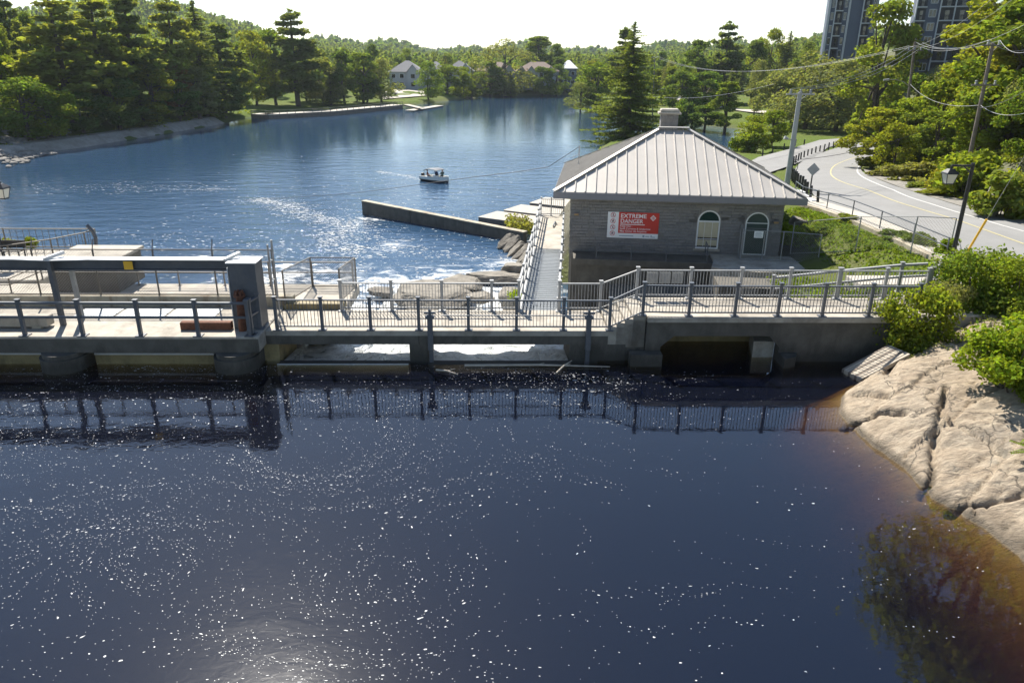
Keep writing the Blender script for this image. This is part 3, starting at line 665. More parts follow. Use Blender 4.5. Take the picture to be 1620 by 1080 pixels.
mb = D(); mb.beam((-8.62,1.9,2.4),(-8.42,1.75,2.4),.03); mb.beam((-8.62,1.9,3.1),(-8.42,1.75,3.1),.03); mb.build('tie', M['rail_galv'], tp)
# abutment rails, lamp, bench, far left
railing('abutment_railing', [dw(u, v, .95) for u, v in ((-26, 7.2), (-24, 7.6), (-22.2, 8.6), (-21.0, 9.8), (-20.2, 11.2), (-20.1, 12.0))], 1.05, 'thin railing winding round the pale concrete abutment by the river', M['wire_post'], post=.05, pickets=True, pk=.3, top_r=.04, cap=False)
railing('ramp_railing', [dw(u, v, .82) for u, v in ((-24, 5.2), (-20.2, 5.2))] + [dw(-18.9, 5.3, 1.35)], .62, 'low sloping pipe railing beside the concrete block house', M['wire_post'], post=.045, pickets=False, top_r=.035, cap=False)
railing('ramp_railing', [dw(u, v, .95) for u, v in ((-28, 11.9), (-24.5, 12.0), (-20.2, 12.05))], 1.05, 'thin railing at the far edge of the concrete abutment', M['wire_post'], post=.05, pickets=True, pk=.3, top_r=.04, cap=False)
def street_lamp(name, base, h, label, arm, r=.075, mat=M['black']):
    b = Vector(base); e = empty(name, b, label, 'street lamp')
    mb = MB(); mb.tube(b, b + Vector((0,0,h)), r, r*.8, 10); mb.tube(b, b + Vector((0,0,.35)), r*1.5, r*1.3, 10); mb.build('pole', mat, e)
    a = Vector(arm); t = b + Vector((0,0,h - .12))
    mb = MB(); mb.beam(t, t + a, .07, .09); mb.beam(t + Vector((0,0,-.35)), t + a*.45, .04, .05); mb.build('arm', mat, e)
    c = t + a
    mb = MB(); mb.tube(c + Vector((0,0,-.02)), c + Vector((0,0,-.16)), .05, n=8)
    mb.add([c + Vector((x*s, y*s, z)) for s, z in ((.10,-.14),(.26,-.30),(.28,-.36)) for x, y in ((-1,-1),(1,-1),(1,1),(-1,1))], [(0,1,2,3)] + [(4*k+i, 4*k+(i+1)%4, 4*k+4+(i+1)%4, 4*k+4+i) for k in (0,1) for i in range(4)] + [(11,10,9,8)])
    hd = mb.build('lamp_head', mat, e)
    mb = MB(); mb.add([c + Vector((x*s, y*s, z)) for s, z in ((.24,-.365),(.15,-.78)) for x, y in ((-1,-1),(1,-1),(1,1),(-1,1))], [(3,2,1,0),(4,5,6,7)] + [(i, (i+1)%4, 4+(i+1)%4, 4+i) for i in range(4)]); mb.build('lantern_glass', M['lampglass'], hd)
    mb = MB()
    for x, y in ((-1,-1),(1,-1),(1,1),(-1,1)): mb.beam(c + Vector((x*.245, y*.245, -.36)), c + Vector((x*.155, y*.155, -.79)), .025)
    mb.box(c.x-.17, c.x+.17, c.y-.17, c.y+.17, c.z-.82, c.z-.785); mb.build('lantern_frame', mat, hd)
    return e
pl = atY(16, 413, 33.5); street_lamp('street_lamp', (pl.x - .25, 33.5, .95), 3.75, 'black lantern street lamp over the concrete abutment at the edge of the view', (.62, 0, 0), .055)
bn = empty('metal_bench', dw(-23.2, 10.0, .95), 'dark metal bench standing on the concrete abutment', 'bench')
mb = D(); mb.box(-24.0, -22.5, 9.8, 10.3, 1.36, 1.40); mb.build('seat', M['black'], bn)
mb = D(); mb.box(-24.0, -22.5, 10.3, 10.34, 1.45, 1.8); mb.build('backrest', M['black'], bn)
for u0 in (-23.9, -22.6):
    mb = D(); mb.beam((u0, 9.85, .95), (u0, 9.85, 1.36), .05); mb.beam((u0, 10.28, .95), (u0, 10.32, 1.5), .05); mb.build('leg', M['black'], bn)
bp = empty('bent_post', dw(-20.1, 11.6, .95), 'dark bowed metal post at the tip of the concrete abutment', 'post')
mb = D(); mb.path([(-20.05,11.6,.95),(-19.95,11.6,1.3),(-19.9,11.6,1.65),(-19.98,11.6,1.95),(-20.2,11.6,2.25)], .09, 8); mb.build('shaft', M['steel'], bp)
D().box(-20.2, -19.92, 11.45, 11.75, .952, 1.0).build('base_plate', M['steel'], bp)

# ---- footbridge over the weir
fb = empty('weir_footbridge', dw(-2.5, 1, 0), 'concrete footbridge deck over the white-water weir with dark edge beam', 'bridge')
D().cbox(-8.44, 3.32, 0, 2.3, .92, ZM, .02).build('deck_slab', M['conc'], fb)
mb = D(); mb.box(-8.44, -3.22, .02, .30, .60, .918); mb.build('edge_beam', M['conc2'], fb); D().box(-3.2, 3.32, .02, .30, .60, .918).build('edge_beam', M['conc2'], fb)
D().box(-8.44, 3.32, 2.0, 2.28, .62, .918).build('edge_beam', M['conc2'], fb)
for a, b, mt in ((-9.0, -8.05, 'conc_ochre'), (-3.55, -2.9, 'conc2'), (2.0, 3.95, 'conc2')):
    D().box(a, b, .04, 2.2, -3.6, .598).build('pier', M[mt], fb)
D().box(-2.86, -2.72, -.08, .05, -1.5, .9).build('guide_slot', M['steel'], fb)
D().box(2.55, 2.7, -.08, .03, -1.5, .9).build('guide_slot', M['steel'], fb)
wc = empty('weir_crest', dw(-3, 0, -.3), 'thin submerged weir lip drawing a pale line across the dark water', 'weir')
D().box(-8.05, -3.56, -.32, .1, -3.6, -.03).build('crest', M['conc2'], wc); D().box(-2.9, 2.0, -.32, .1, -3.6, -.03).build('crest', M['conc2'], wc)
D().box(-8.05, -3.56, -.36, -.325, -.4, .022).build('lip', M['steel_lt'], wc); D().box(-2.9, 2.0, -.36, -.325, -.4, .006).build('lip', M['conc2'], wc)
railing('picket_railing', [(u, .1, ZM) for u in (-8.05, -6.5, -4.85, -3.2, -1.5, .15, 1.77, 3.36)] + [(4.48, .1, ZRt)] + [(u, .02, ZRt) for u in (6.05, 7.63, 9.12, 10.66, 12.27, 13.9)], 1.1, 'blue-grey picket railing along the upstream side of the footbridge and stairs', M['rail'], xf=DX, post=.1, pk=.112)
railing('picket_railing', [(u, 2.15, ZM) for u in (-6.25, -4.4, -2.55, -.72, .28)], 1.1, 'grey picket railing on the downstream side of the weir footbridge', M['rail_galv'], xf=DX, post=.1, pk=.112)
railing('picket_railing', [(1.78, 2.15, ZM), (3.3, 2.15, ZM), (4.6, 2.05, ZRt)] + [(u, 2.02, ZRt) for u in (6.55, 8.4, 10.2, 12.0, 13.75, 15.3)], 1.1, 'grey picket railing facing the stone building across the raised bridge', M['rail_galv'], xf=DX, post=.1, pk=.112)
# boom pipe in front
bo = empty('boom_pipe', dw(-2.8, -.25, .5), 'thin pipe strung between two stub posts before the footbridge railing', 'pipe')
for u0 in (-2.8, 2.62):
    mb = D(); mb.box(u0-.09, u0+.09, -.16, .018, .45, 1.72); mb.box(u0-.15, u0+.15, -.2, .017, 1.6, 1.68); mb.tube((u0-.2,-.08,1.78),(u0+.2,-.08,1.78),.04); mb.tube((u0,-.08,1.7),(u0,-.08,1.9),.05); mb.build('stub_post', M['rail'], bo)
mb = D(); mb.tube((-2.4,-.1,1.70),(2.5,-.1,1.70),.022,n=8); mb.build('pipe', M['rail_galv'], bo)
# stairs and raised bridge
st = empty('concrete_stairs', dw(3.9, 1, ZM), 'short flight of concrete steps up to the raised bridge', 'stairs')
for k in range(4): D().cbox(3.325 + .28*k, 4.6, .05, 2.1, .5 + .001*k, ZM + .1375*(k+1), .015).build('step', M['conc'], st)
D().box(3.96, 4.62, .07, 2.05, -3.6, .498).build('wall', M['conc2'], st)
rb2 = empty('raised_bridge', dw(9, 1, 0), 'raised concrete bridge with chamfered dark opening beside the rock', 'bridge')
D().cbox(4.63, 15.2, -.14, 2.16, 1.47, ZRt, .02).build('deck_slab', M['conc'], rb2)
mb = D(); mb.box(4.63, 5.15, -.06, .35, -3.6, 1.468); mb.box(4.05, 5.15, -.5, -.06, -3.6, .42); mb.build('pier', M['conc2'], rb2)
mb = D(); mb.box(9.3, 15.6, -.06, .35, -3.6, 1.468); mb.build('wall', M['conc2'], rb2)
D().box(5.152, 9.298, -.06, .35, .95, 1.468).build('lintel', M['conc2'], rb2)
mb = D(); mb.prism([(5.152,.948),(5.152,.55),(5.6,.948)], 'y', -.06, .35); mb.prism([(9.298,.948),(8.9,.948),(9.298,.55)], 'y', -.06, .35); mb.build('haunch', M['conc2'], rb2)
mb = D(); mb.prism([(9.3,-.062),(9.3,-.7),(9.75,-.5),(9.95,-.062)], 'z', -3.6, .35); mb.build('pier_nose', M['conc2'], rb2)
D().box(4.7, 9.8, 1.95, 2.14, -3.6, 1.4).build('back_wall', M['conc_ochre'], rb2)
mb = D(); mb.prism([(8.55,.36),(9.29,.36),(9.29,1.94),(8.95,1.94)], 'z', -3.6, .6); mb.build('inner_pier', M['conc'], rb2)
cr = empty('timber_crib', atz(1385, 585, .1), 'sloping timber crib littered with bark beside the bridge wall and rock', 'timber crib')
c0 = atz(1332, 583, .12); c1 = atz(1362, 600, .12); c2 = atz(1440, 560, .95); c3 = atz(1405, 545, .95)
for k in range(9):
    a = c0.lerp(c1, (k + .08) / 9); b = c0.lerp(c1, (k + .92) / 9); d_ = c3.lerp(c2, (k + .08) / 9); e_ = c3.lerp(c2, (k + .92) / 9); dn = Vector((0,0,-.12 - .02*(k % 3)))
    up = Vector((0,0,.012*(k % 2)))
    mb = MB(); mb.add([a+up, b+up, e_+up, d_+up, a+dn, b+dn, e_+dn, d_+dn], [(0,1,2,3),(7,6,5,4),(0,4,5,1),(1,5,6,2),(2,6,7,3),(3,7,4,0)]); mb.build('plank', M['wood'] if k % 3 else M['woodpole'], cr)
# floating branches
def drift(p, q, r, label):
    p = Vector(p); q = Vector(q); m_ = (p + q) / 2 + Vector((0, .06, .02)); mb = MB(); mb.tube(p, m_, r, r*.8, 6); mb.tube(m_, q, r*.8, r*.35, 6); mb.tube(m_, m_ + Vector((.25,.12,.03)), r*.5, r*.15, 5)
    tag(mb.build('driftwood', M['wood']), label, 'driftwood')
drift(atz(690, 585, .03), atz(724, 592, .03), .04, 'short pale stick floating before the bridge pier')
drift(atz(880, 590, .03), atz(905, 570, .25), .035, 'thin branch leaning from the water against the bridge abutment')
drift(atz(735, 578, .03), atz(965, 580, .04), .05, 'long thin waterlogged branch floating under the footbridge')

# ---- white water
M['ledge'] = plain('ledge_stone', (0.21,0.19,0.158), .9, var=.4, scale=1.6, bmp=.8, bscale=7, bdist=.06, stain=(0.07,0.06,0.05), stain_scale=.8, stain_amt=.7, stretch=(1,1,2.5))
def foam_mat():
    m, nt, bs, out = newmat('white_water'); p = geo_pos(nt, (1.1, .55, 1))
    n = noise(nt, p, 1.5, 8, 0.72, 1.3); n2 = noise(nt, p, 9, 4, .6)
    g = nt.nodes.new('ShaderNodeNewGeometry'); sp = nt.nodes.new('ShaderNodeSeparateXYZ'); nt.links.new(g.outputs['Position'], sp.inputs[0])
    f = maprange(nt, n, .33, .58)
    nt.links.new(mixc(nt, f, (0.11,0.125,0.125), (0.82,0.83,0.82)), bs.inputs['Base Color']); nt.links.new(maprange(nt, f, 0, 1, .1, .65), bs.inputs['Roughness'])
    b = bump(nt, n, .7, .25, None); bump(nt, n2, .5, .04, bs, b); return m
M['foamwater'] = foam_mat()
X, Y, F = grid(-8.0, 3.2, .1, 27, .16)
Zp = np.interp(Y, [0,2.6,8,13,19,25,27], [-.06,-.5,-1.7,-3.5,-5.0,-5.15,-5.4]) + (fbm(X/1.1, Y/1.6, 4, 70) - .47) * np.interp(Y, [0,1.5,6,20,27], [.04,.28,.7,.8,.2])
Pw = np.stack([X, Y, Zp], -1).reshape(-1, 3); mt = np.array(DX); Pw = Pw @ mt[:3,:3].T + mt[:3,3]
link('white_water', np_mesh('white_water', Pw, F), M['foamwater'], smooth=True, kind='structure')
X, Y, F = grid(-21, -8.2, -.05, 24, .25)
Zp = np.interp(Y, [0,1.5,5,8,20,24], [-1.,-2.2,-2.9,-3.1,-5.0,-5.3]) + (fbm(X/1.1, Y/1.6, 4, 75) - .47) * .5
Pw = np.stack([X, Y, Zp], -1).reshape(-1, 3) @ mt[:3,:3].T + mt[:3,3]
link('gate_race', np_mesh('gate_race', Pw, F), M['foamwater'], smooth=True, kind='structure')
def boulder(name, c, r, label, mat, seed, flat=.6, sub=4, n=None, parent=None, cat='rock', rot=0):
    import bmesh
    bm = bmesh.new(); bmesh.ops.create_icosphere(bm, subdivisions=sub, radius=1)
    rng = random.Random(seed); pl_ = [(Vector((rng.gauss(0,1), rng.gauss(0,1), rng.gauss(0,.8))).normalized(), rng.uniform(.5,.85)) for _ in range(11)]
    pl_ += [(Vector((rng.uniform(-.25,.25), rng.uniform(-.25,.25), 1)).normalized(), .42)] + [(Vector((math.cos(a_), math.sin(a_), rng.uniform(.0,.35))).normalized(), rng.uniform(.6,.8)) for a_ in (rng.uniform(0,1), rng.uniform(1.5,2.5), rng.uniform(3.2,4.2), rng.uniform(4.8,5.8))]
    for v in bm.verts:
        d_ = v.co.normalized(); k = 1.0
        for nrm, o in pl_:
            t = d_.dot(nrm)
            if t > 1e-3: k = min(k, o / t)
        x_, y_, z_ = d_ * k
        nz = float(fbm(np.array([d_.x*2.2+seed]), np.array([d_.y*2.2+d_.z*1.7]), 4, seed)[0] - .47)
        nf = float(fbm(np.array([d_.x*7+seed]), np.array([d_.y*7+d_.z*6]), 3, seed+5)[0] - .44)
        k += nz * .04 + nf * .07 - .08 * abs(nz); v.co = d_ * k
    rz = Matrix.Rotation(rot, 3, 'Z')
    for v in bm.verts: v.co = rz @ Vector((v.co.x * r[0], v.co.y * r[1], v.co.z * r[2]))
    me = bpy.data.meshes.new(name); bm.to_mesh(me); bm.free()
    o = link(name, me, mat, None, Vector(c), False)
    if label: tag(o, label, cat)
    return o
for i, (px, py, z, r, rot, lb) in enumerate([
    (680, 462, -4.3, (3.0, 3.4, .75), .3, 'broad tan ledge rising from the rapids behind the footbridge'),
    (728, 446, -4.6, (2.2, 2.2, .55), .7, 'mid-sized ledge in the rapids next to the broad tan ledge'),
    (785, 437, -4.8, (2.8, 1.4, .5), .1, 'long low ledge awash at the far side of the rapids'),
    (640, 470, -4.4, (1.6, 1.3, .42), .5, 'small tan ledge at the near edge of the rapids'),
    (605, 462, -4.8, (1.2, 1.0, .5), .5, 'low rock just breaking the foam nearest the mesh cage'),
    (815, 424, -4.6, (1.4, 1.5, .75), .8, 'rounded brown boulder close to the grated walkway'),
    (760, 470, -4.2, (1.4, 1.1, .5), 1.1, 'wet flat rock with drift sticks in the rapids'),
    (812, 468, -3.6, (1.3, 1.6, 1.0), .1, 'grassy rock below the foot of the grated walkway'),
    (852, 420, -4.2, (1.6, 2.2, 1.7), .4, 'tall brown boulder under the grated walkway')]):
    p = atz(px, py, z); boulder('ledge_rock', p, r, lb, M['ledge'], 100 + i, rot=rot)
for i in range(6):                                            # slanting slabs under the guide wall end
    p = atz(800 + i*9, 385 + i*5, -4.9)
    o = boulder('slab_rock', p, (.55, 1.9, .8), None, M['ledge'], 140 + i, rot=-.65, sub=3); o.rotation_euler = (R_(18), R_(-12), 0)
    tag(o, ['lowest', 'second', 'third', 'fourth', 'fifth', 'uppermost'][i] + ' of the slanting rock slabs between guide wall and walkway, counted from the wall', 'rock', 'slanting slabs at the guide wall')
# ---- guide wall and docks
gw = empty('guide_wall', atz(573, 346, ZD), 'long dark concrete guide wall standing in the river behind the weir', 'wall')
a = atz(574, 347, ZD - .5); b = atz(828, 393, ZD - .5); nrm = Vector((-(b-a).y, (b-a).x, 0)).normalized() * .55
nseg = 3
for k in range(nseg):
    p = a.lerp(b, k / nseg + (.001 if k else 0)); q = a.lerp(b, (k + 1) / nseg - .001); z0 = -3.85 - .16*k; z1 = -3.85 - .16*(k+1)
    mb = MB(); up = lambda v, z: Vector((v.x, v.y, z))
    mb.add([p, q, q+nrm, p+nrm, up(p, z0), up(q, z1), up(q+nrm, z1), up(p+nrm, z0)], [(0,3,2,1),(4,5,6,7),(0,1,5,4),(1,2,6,5),(2,3,7,6),(3,0,4,7)]); mb.build('wall_section', M['conc2'], gw)
    g2 = nrm * .1; mb = MB(); mb.add([up(p-g2, z0+.003), up(q-g2, z1+.003), up(q+nrm*1.1, z1+.003), up(p+nrm*1.1, z0+.003), up(p-g2, z0+.09), up(q-g2, z1+.09), up(q+nrm*1.1, z1+.09), up(p+nrm*1.1, z0+.09)], [(0,3,2,1),(4,5,6,7),(0,1,5,4),(1,2,6,5),(2,3,7,6),(3,0,4,7)]); mb.build('coping', M['conc_rust'], gw)
for k, (xa, ya, xb, yb, wd, lb) in enumerate([(757, 353, 838, 364, 3.6, 'nearest of three pale floating docks behind the guide wall'), (797, 342, 880, 352, 3.8, 'middle of three pale floating docks behind the guide wall'), (838, 330, 905, 337, 4.2, 'farthest of three pale floating docks, partly behind the walkway end rail')]):
    a = atz(xa, ya, ZD); b = atz(xb, yb, ZD); dk = empty('floating_dock', a, lb, 'dock', 'floating docks by the guide wall')
    t = (b - a); t.z = 0; L = t.length; t.normalize(); n_ = Vector((-t.y, t.x, 0))
    c = lambda s, v, z: a + t*s + n_*v + Vector((0,0,z))
    mb = MB(); mb.add([c(0,0,-.3),c(L,0,-.3),c(L,wd,-.3),c(0,wd,-.3),c(0,0,.55),c(L,0,.55),c(L,wd,.55),c(0,wd,.55)], [(0,3,2,1),(4,5,6,7),(0,1,5,4),(1,2,6,5),(2,3,7,6),(3,0,4,7)]); mb.build('pontoon', M['woodpole'], dk)
    n = 8
    for j in range(n):
        s0 = -.08; s1 = L + .08; v0 = wd*j/n + .015; v1 = wd*(j+1)/n - .015
        mb = MB(); mb.add([c(s0,v0,.553),c(s1,v0,.553),c(s1,v1,.553),c(s0,v1,.553),c(s0,v0,.62),c(s1,v0,.62),c(s1,v1,.62),c(s0,v1,.62)], [(0,3,2,1),(4,5,6,7),(0,1,5,4),(1,2,6,5),(2,3,7,6),(3,0,4,7)]); mb.build('plank', M['path'], dk)
# ---- walkway to the building
A0 = Vector((.98, 26.15, ZM)); A1 = Vector((2.55, 47.6, .42)); tdir = (A1 - A0).normalized(); sdv = Vector((tdir.y, -tdir.x, 0)).normalized()
wk = empty('grated_walkway', A0, 'narrow steel walkway with grating then planks running to the stone building', 'walkway')
L = (A1 - A0).length; hw = .72
for s in (-1, 1): mb = MB(); mb.beam(A0 + sdv*s*hw + Vector((0,0,-.16)), A1 + sdv*s*hw + Vector((0,0,-.16)), .09, .28); mb.build('stringer', M['rail_galv'], wk)
LG = L * .52
mb = MB(); n = int(2*hw/.045)
for k in range(n + 1): o_ = sdv * (-hw + .05 + (2*hw - .1)*k/n); mb.beam(A0 + o_ + Vector((0,0,-.02)), A0 + tdir*LG + o_ + Vector((0,0,-.02)), .012, .035)
for k in range(int(LG/.3)): p = A0 + tdir*(k*.3 + .1); mb.beam(p - sdv*(hw - .05) + Vector((0,0,-.025)), p + sdv*(hw - .05) + Vector((0,0,-.025)), .014, .03)
mb.build('grating', M['grate'], wk, kind='stuff')
mb = MB(); mb.beam(A0 + Vector((0,0,-.2)), A0 + tdir*LG + Vector((0,0,-.2)), 2*hw - .1, .02); mb.build('tray', M['grate'], wk)
n = int((L - LG) / .4)
for k in range(n):
    p = A0 + tdir*(LG + (L-LG)*(k + .5)/n); mb = MB(); mb.beam(p - sdv*(hw - .03) + Vector((0,0,-.02)), p + sdv*(hw - .03) + Vector((0,0,-.02)), .385, .05, (0,0,1)); mb.build('plank', M['conc'], wk)
for k in (5.5, 11, 16.5):
    for s in (-1, 1): p = A0 + tdir*k + sdv*s*hw*.8; mb = MB(); mb.beam(p + Vector((0,0,-.3)), Vector((p.x, p.y, -6)), .16); mb.build('leg', M['rail_galv'], wk)
def wrail(s, l0, l1, label):
    n = 9; pts = [A0 + tdir*(l0 + (l1 - l0)*k/n) + sdv*s*(hw + .02) for k in range(n + 1)]
    return railing('walkway_railing', pts, 1.1, label, M['rail_galv'], post=.075, pickets=False, rails=[1.08, .72, .38], top_r=.05)
wrail(-1, .1, L - .1, 'silver pipe railing on the river side of the grated walkway')
wrail(1, .1, L*.72, 'silver pipe railing on the building side of the grated walkway')
railing('end_railing', [A1 - sdv*.75, A1 - sdv*.1, A1 + sdv*.7], 1.1, 'short picket railing closing the far end of the walkway', M['rail_galv'], post=.075)
# ================================================================ stone building
BROT = R_(-6.5)
EV = atz(877, 304, 2.68); EV.z = 0
BX = Matrix.Translation(EV) @ Matrix.Rotation(BROT, 4, 'Z')
def bw(x, y, z): return BX @ Vector((x, y, z))
def B(): return MB(BX)
ZE = 2.68; OV = .85
BW = 15.0
for _ in range(30): BW += (1277 - proj(bw(BW, 0, ZE))[0]) / 28
BD = 13.0
for _ in range(30): BD += (proj(bw(0, BD, ZE))[1] - 260) * .12
BD = min(BD, BW - 1.6)
ZRG = atY(1067, 206, (BX @ Vector((BW/2, BD/2, 0))).y).z
BI = BX.inverted()
def fw(px, py, yo=OV):                                        # pixel -> (x, z) on the front wall plane
    o = BI @ Vector((0, 0, CAM_H)); d = BI.to_3x3() @ ray(px, py); t = (yo - o.y) / d.y; p = o + d * t; return p.x, p.z
bd = empty('stone_building', bw(BW/2, BD/2, -.8), 'small grey stone building with pale hipped metal roof and chimney', 'building')
ZB = -.85
wx0, wx1, wy0, wy1 = OV, BW - OV, OV, BD - OV
B().box(wx0 + .1, wx1 - .1, wy0 + .1, wy1 - .1, -5.4, ZE - .06).build('wall', M['mortar'], bd)
wl_, wt = fw(1101, 393); wr_, _ = fw(1138, 393); _, wtop = fw(1122, 333); wb = wt
dl_, db = fw(1172, 403); dr_, _ = fw(1211, 403); _, dtop = fw(1193, 336)
dl_ = fw(1176, 385)[0]; dr_ = fw(1213, 385)[0]; wl_ = fw(1102, 370)[0]; wr_ = fw(1138, 370)[0]
rng = random.Random(5)
def courses(mb, L0, L1, plane, z0, z1, skips):
    h = .178; z = z0; row = 0
    while z < z1 - .05:
        hh = min(h, z1 - z); x = L0; first = True
        while x < L1 - .01:
            ln = rng.uniform(.28, .62) * (0.5 if first and row % 2 else 1); first = False
            xe = min(x + ln, L1); xe = L1 if L1 - xe < .12 else xe
            if not any(x < s[1] and xe > s[0] and z < s[3] and z + hh > s[2] for s in skips):
                pr = rng.uniform(.015, .05); g = .009
                plane(mb, x + g, xe - g, z + g, z + hh - g, pr)
            else:
                for s in skips:
                    if x < s[1] and xe > s[0] and z < s[3] and z + hh > s[2]:
                        if x < s[0] - .05: plane(mb, x + g_, s[0], z + g_, z + hh - g_, .03)
                        if xe > s[1] + .05: plane(mb, s[1], xe - g_, z + g_, z + hh - g_, .03)
            x = xe
        z += h; row += 1
g_ = .009
def pf(mb, x0, x1, z0, z1, pr): mb.add([(x0,wy0+.1,z0),(x1,wy0+.1,z0),(x1,wy0+.1,z1),(x0,wy0+.1,z1),(x0+.012,wy0+.1-pr,z0+.012),(x1-.012,wy0+.1-pr,z0+.012),(x1-.012,wy0+.1-pr,z1-.012),(x0+.012,wy0+.1-pr,z1-.012)], [(4,5,6,7),(0,1,5,4),(1,2,6,5),(2,3,7,6),(3,0,4,7)])
def pl_(mb, x0, x1, z0, z1, pr): mb.add([(wx0+.1,x1,z0),(wx0+.1,x0,z0),(wx0+.1,x0,z1),(wx0+.1,x1,z1),(wx0+.1-pr,x1-.012,z0+.012),(wx0+.1-pr,x0+.012,z0+.012),(wx0+.1-pr,x0+.012,z1-.012),(wx0+.1-pr,x1-.012,z1-.012)], [(4,5,6,7),(0,1,5,4),(1,2,6,5),(2,3,7,6),(3,0,4,7)])
def pr_(mb, x0, x1, z0, z1, pr): mb.add([(wx1-.1,x0,z0),(wx1-.1,x1,z0),(wx1-.1,x1,z1),(wx1-.1,x0,z1),(wx1-.1+pr,x0+.012,z0+.012),(wx1-.1+pr,x1-.012,z0+.012),(wx1-.1+pr,x1-.012,z1-.012),(wx1-.1+pr,x0+.012,z1-.012)], [(4,5,6,7),(0,1,5,4),(1,2,6,5),(2,3,7,6),(3,0,4,7)])
def arch_skips(l, r, b, t):
    rad = (r - l) / 2; sp = t - rad; out = [(l - .05, r + .05, b - .02, sp)]
    for k in range(4):
        a0 = sp + rad*k/4; hw_ = math.sqrt(max(0, rad**2 - (rad*k/4)**2)) + .05; out.append(((l+r)/2 - hw_, (l+r)/2 + hw_, a0, a0 + rad/4))
    return out
mb = B(); courses(mb, wx0 + .1, wx1 - .1, pf, ZB - .3, ZE - .08, arch_skips(wl_, wr_, wb, wtop) + arch_skips(dl_, dr_, db, dtop))
courses(mb, wy0 + .1, wy1 - .1, pl_, ZB - .3, ZE - .08, []); courses(mb, wy0 + .1, wy1 - .1, pr_, ZB - .3, ZE - .08, [])
mb.build('stone_blocks', M['stone'], bd, kind='stuff')
def archpts(l, r, b, t, n=12, ins=0):
    rad = (r - l)/2; sp = t - rad; c = (l + r)/2
    return [(l+ins, b+ins), (r-ins, b+ins)] + [(c + (rad-ins)*math.cos(math.pi*k/n), sp + (rad-ins)*math.sin(math.pi*k/n)) for k in range(n + 1)]
def archframe(l, r, b, t, wd, y0, y1, name, mat, par):
    o = archpts(l, r, b, t); i = archpts(l, r, b, t, ins=wd); n = len(o); vs = []
    for P, y in ((o, y0), (i, y0), (o, y1), (i, y1)): vs += [(p[0], y, p[1]) for p in P]
    fs = []
    for k in range(n):
        j = (k + 1) % n; fs += [(k, j, n+j, n+k), (n+k, n+j, 3*n+j, 3*n+k), (2*n+j, 2*n+k, 3*n+k, 3*n+j), (k, 2*n+k, 2*n+j, j)]
    mb = B(); mb.add(vs, fs); return mb.build(name, mat, par)
yF = wy0 + .1
# window
rad = (wr_ - wl_)/2; sp = wtop - rad
win = B().prism([(p[0], p[1]) for p in archpts(wl_, wr_, wb, wtop)], 'y', yF + .02, yF - .012).build('window', M['glass'], bd)
archframe(wl_, wr_, wb, wtop, .08, yF - .06, yF - .013, 'frame', M['white'], win)
B().box(wl_ + .08, wr_ - .08, yF - .055, yF - .014, sp - .05, sp + .04).build('transom', M['white'], win)
B().box(wl_ - .12, wr_ + .12, yF - .12, yF - .062, wb - .14, wb).build('sill', M['conc'], win)
B().box(wl_ + .09, wr_ - .09, yF - .020, yF - .014, sp - .95, sp - .06).build('blind', M['blind'], win)
B().box(wl_ + .09, wr_ - .09, yF - .020, yF - .014, sp - 1.45, sp - 1.1).build('blind', M['blind'], win)
B().prism([(p[0], p[1]) for p in [(wl_+.08, sp+.042)] + [(wr_-.08, sp+.042)] + [((wl_+wr_)/2 + (rad-.09)*math.cos(math.pi*k/10), sp + .045 + (rad-.1)*math.sin(math.pi*k/10)) for k in range(1, 10)]], 'y', yF - .014, yF - .02).build('fanlight', M['glass_green'], win)
for k in (1, 2): x = wl_ + (wr_ - wl_)*k/3; B().box(x - .012, x + .012, yF - .032, yF - .022, wb + .08, sp - .06).build('glazing_bar', M['white'], win)
B().box(wl_ + .08, wr_ - .08, yF - .034, yF - .023, (wb+sp)/2 - .25, (wb+sp)/2 - .22).build('glazing_bar', M['white'], win)
# door
rad = (dr_ - dl_)/2; sp = dtop - rad
dr = B().box(dl_ + .07, dr_ - .07, yF - .03, yF + .02, db, sp).build('door', M['green_door'], bd)
archframe(dl_, dr_, db, dtop, .07, yF - .06, yF - .013, 'frame', M['white'], dr)
B().box(dl_ + .07, dr_ - .07, yF - .055, yF - .032, sp, sp + .05).build('transom', M['white'], dr)
B().prism([(dl_+.07, sp+.051), (dr_-.07, sp+.051)] + [((dl_+dr_)/2 + (rad-.08)*math.cos(math.pi*k/10), sp + .055 + (rad-.1)*math.sin(math.pi*k/10)) for k in range(1, 10)], 'y', yF + .01, yF - .02).build('fanlight', M['green_door'], dr)
B().box(dl_ + .07, dr_ - .07, yF - .05, yF - .032, sp - .3, sp - .27).build('trim', M['fascia'], dr)
mb = B(); mb.tube((dr_ - .2, yF - .03, db + .95), (dr_ - .2, yF - .10, db + .95), .03, n=8); mb.build('handle', M['rail_galv'], dr)
# wall lamps
for px, py in ((912, 339), (1228, 352)):
    x, z = fw(px, py); lamp = B().box(x - .13, x + .13, yF - .2, yF - .05, z - .06, z + .07).build('wall_lamp', M['amber'], bd, bevel=.03)
    B().box(x - .15, x + .15, yF - .22, yF - .05, z + .072, z + .10).build('lamp_cap', M['fascia'], lamp)
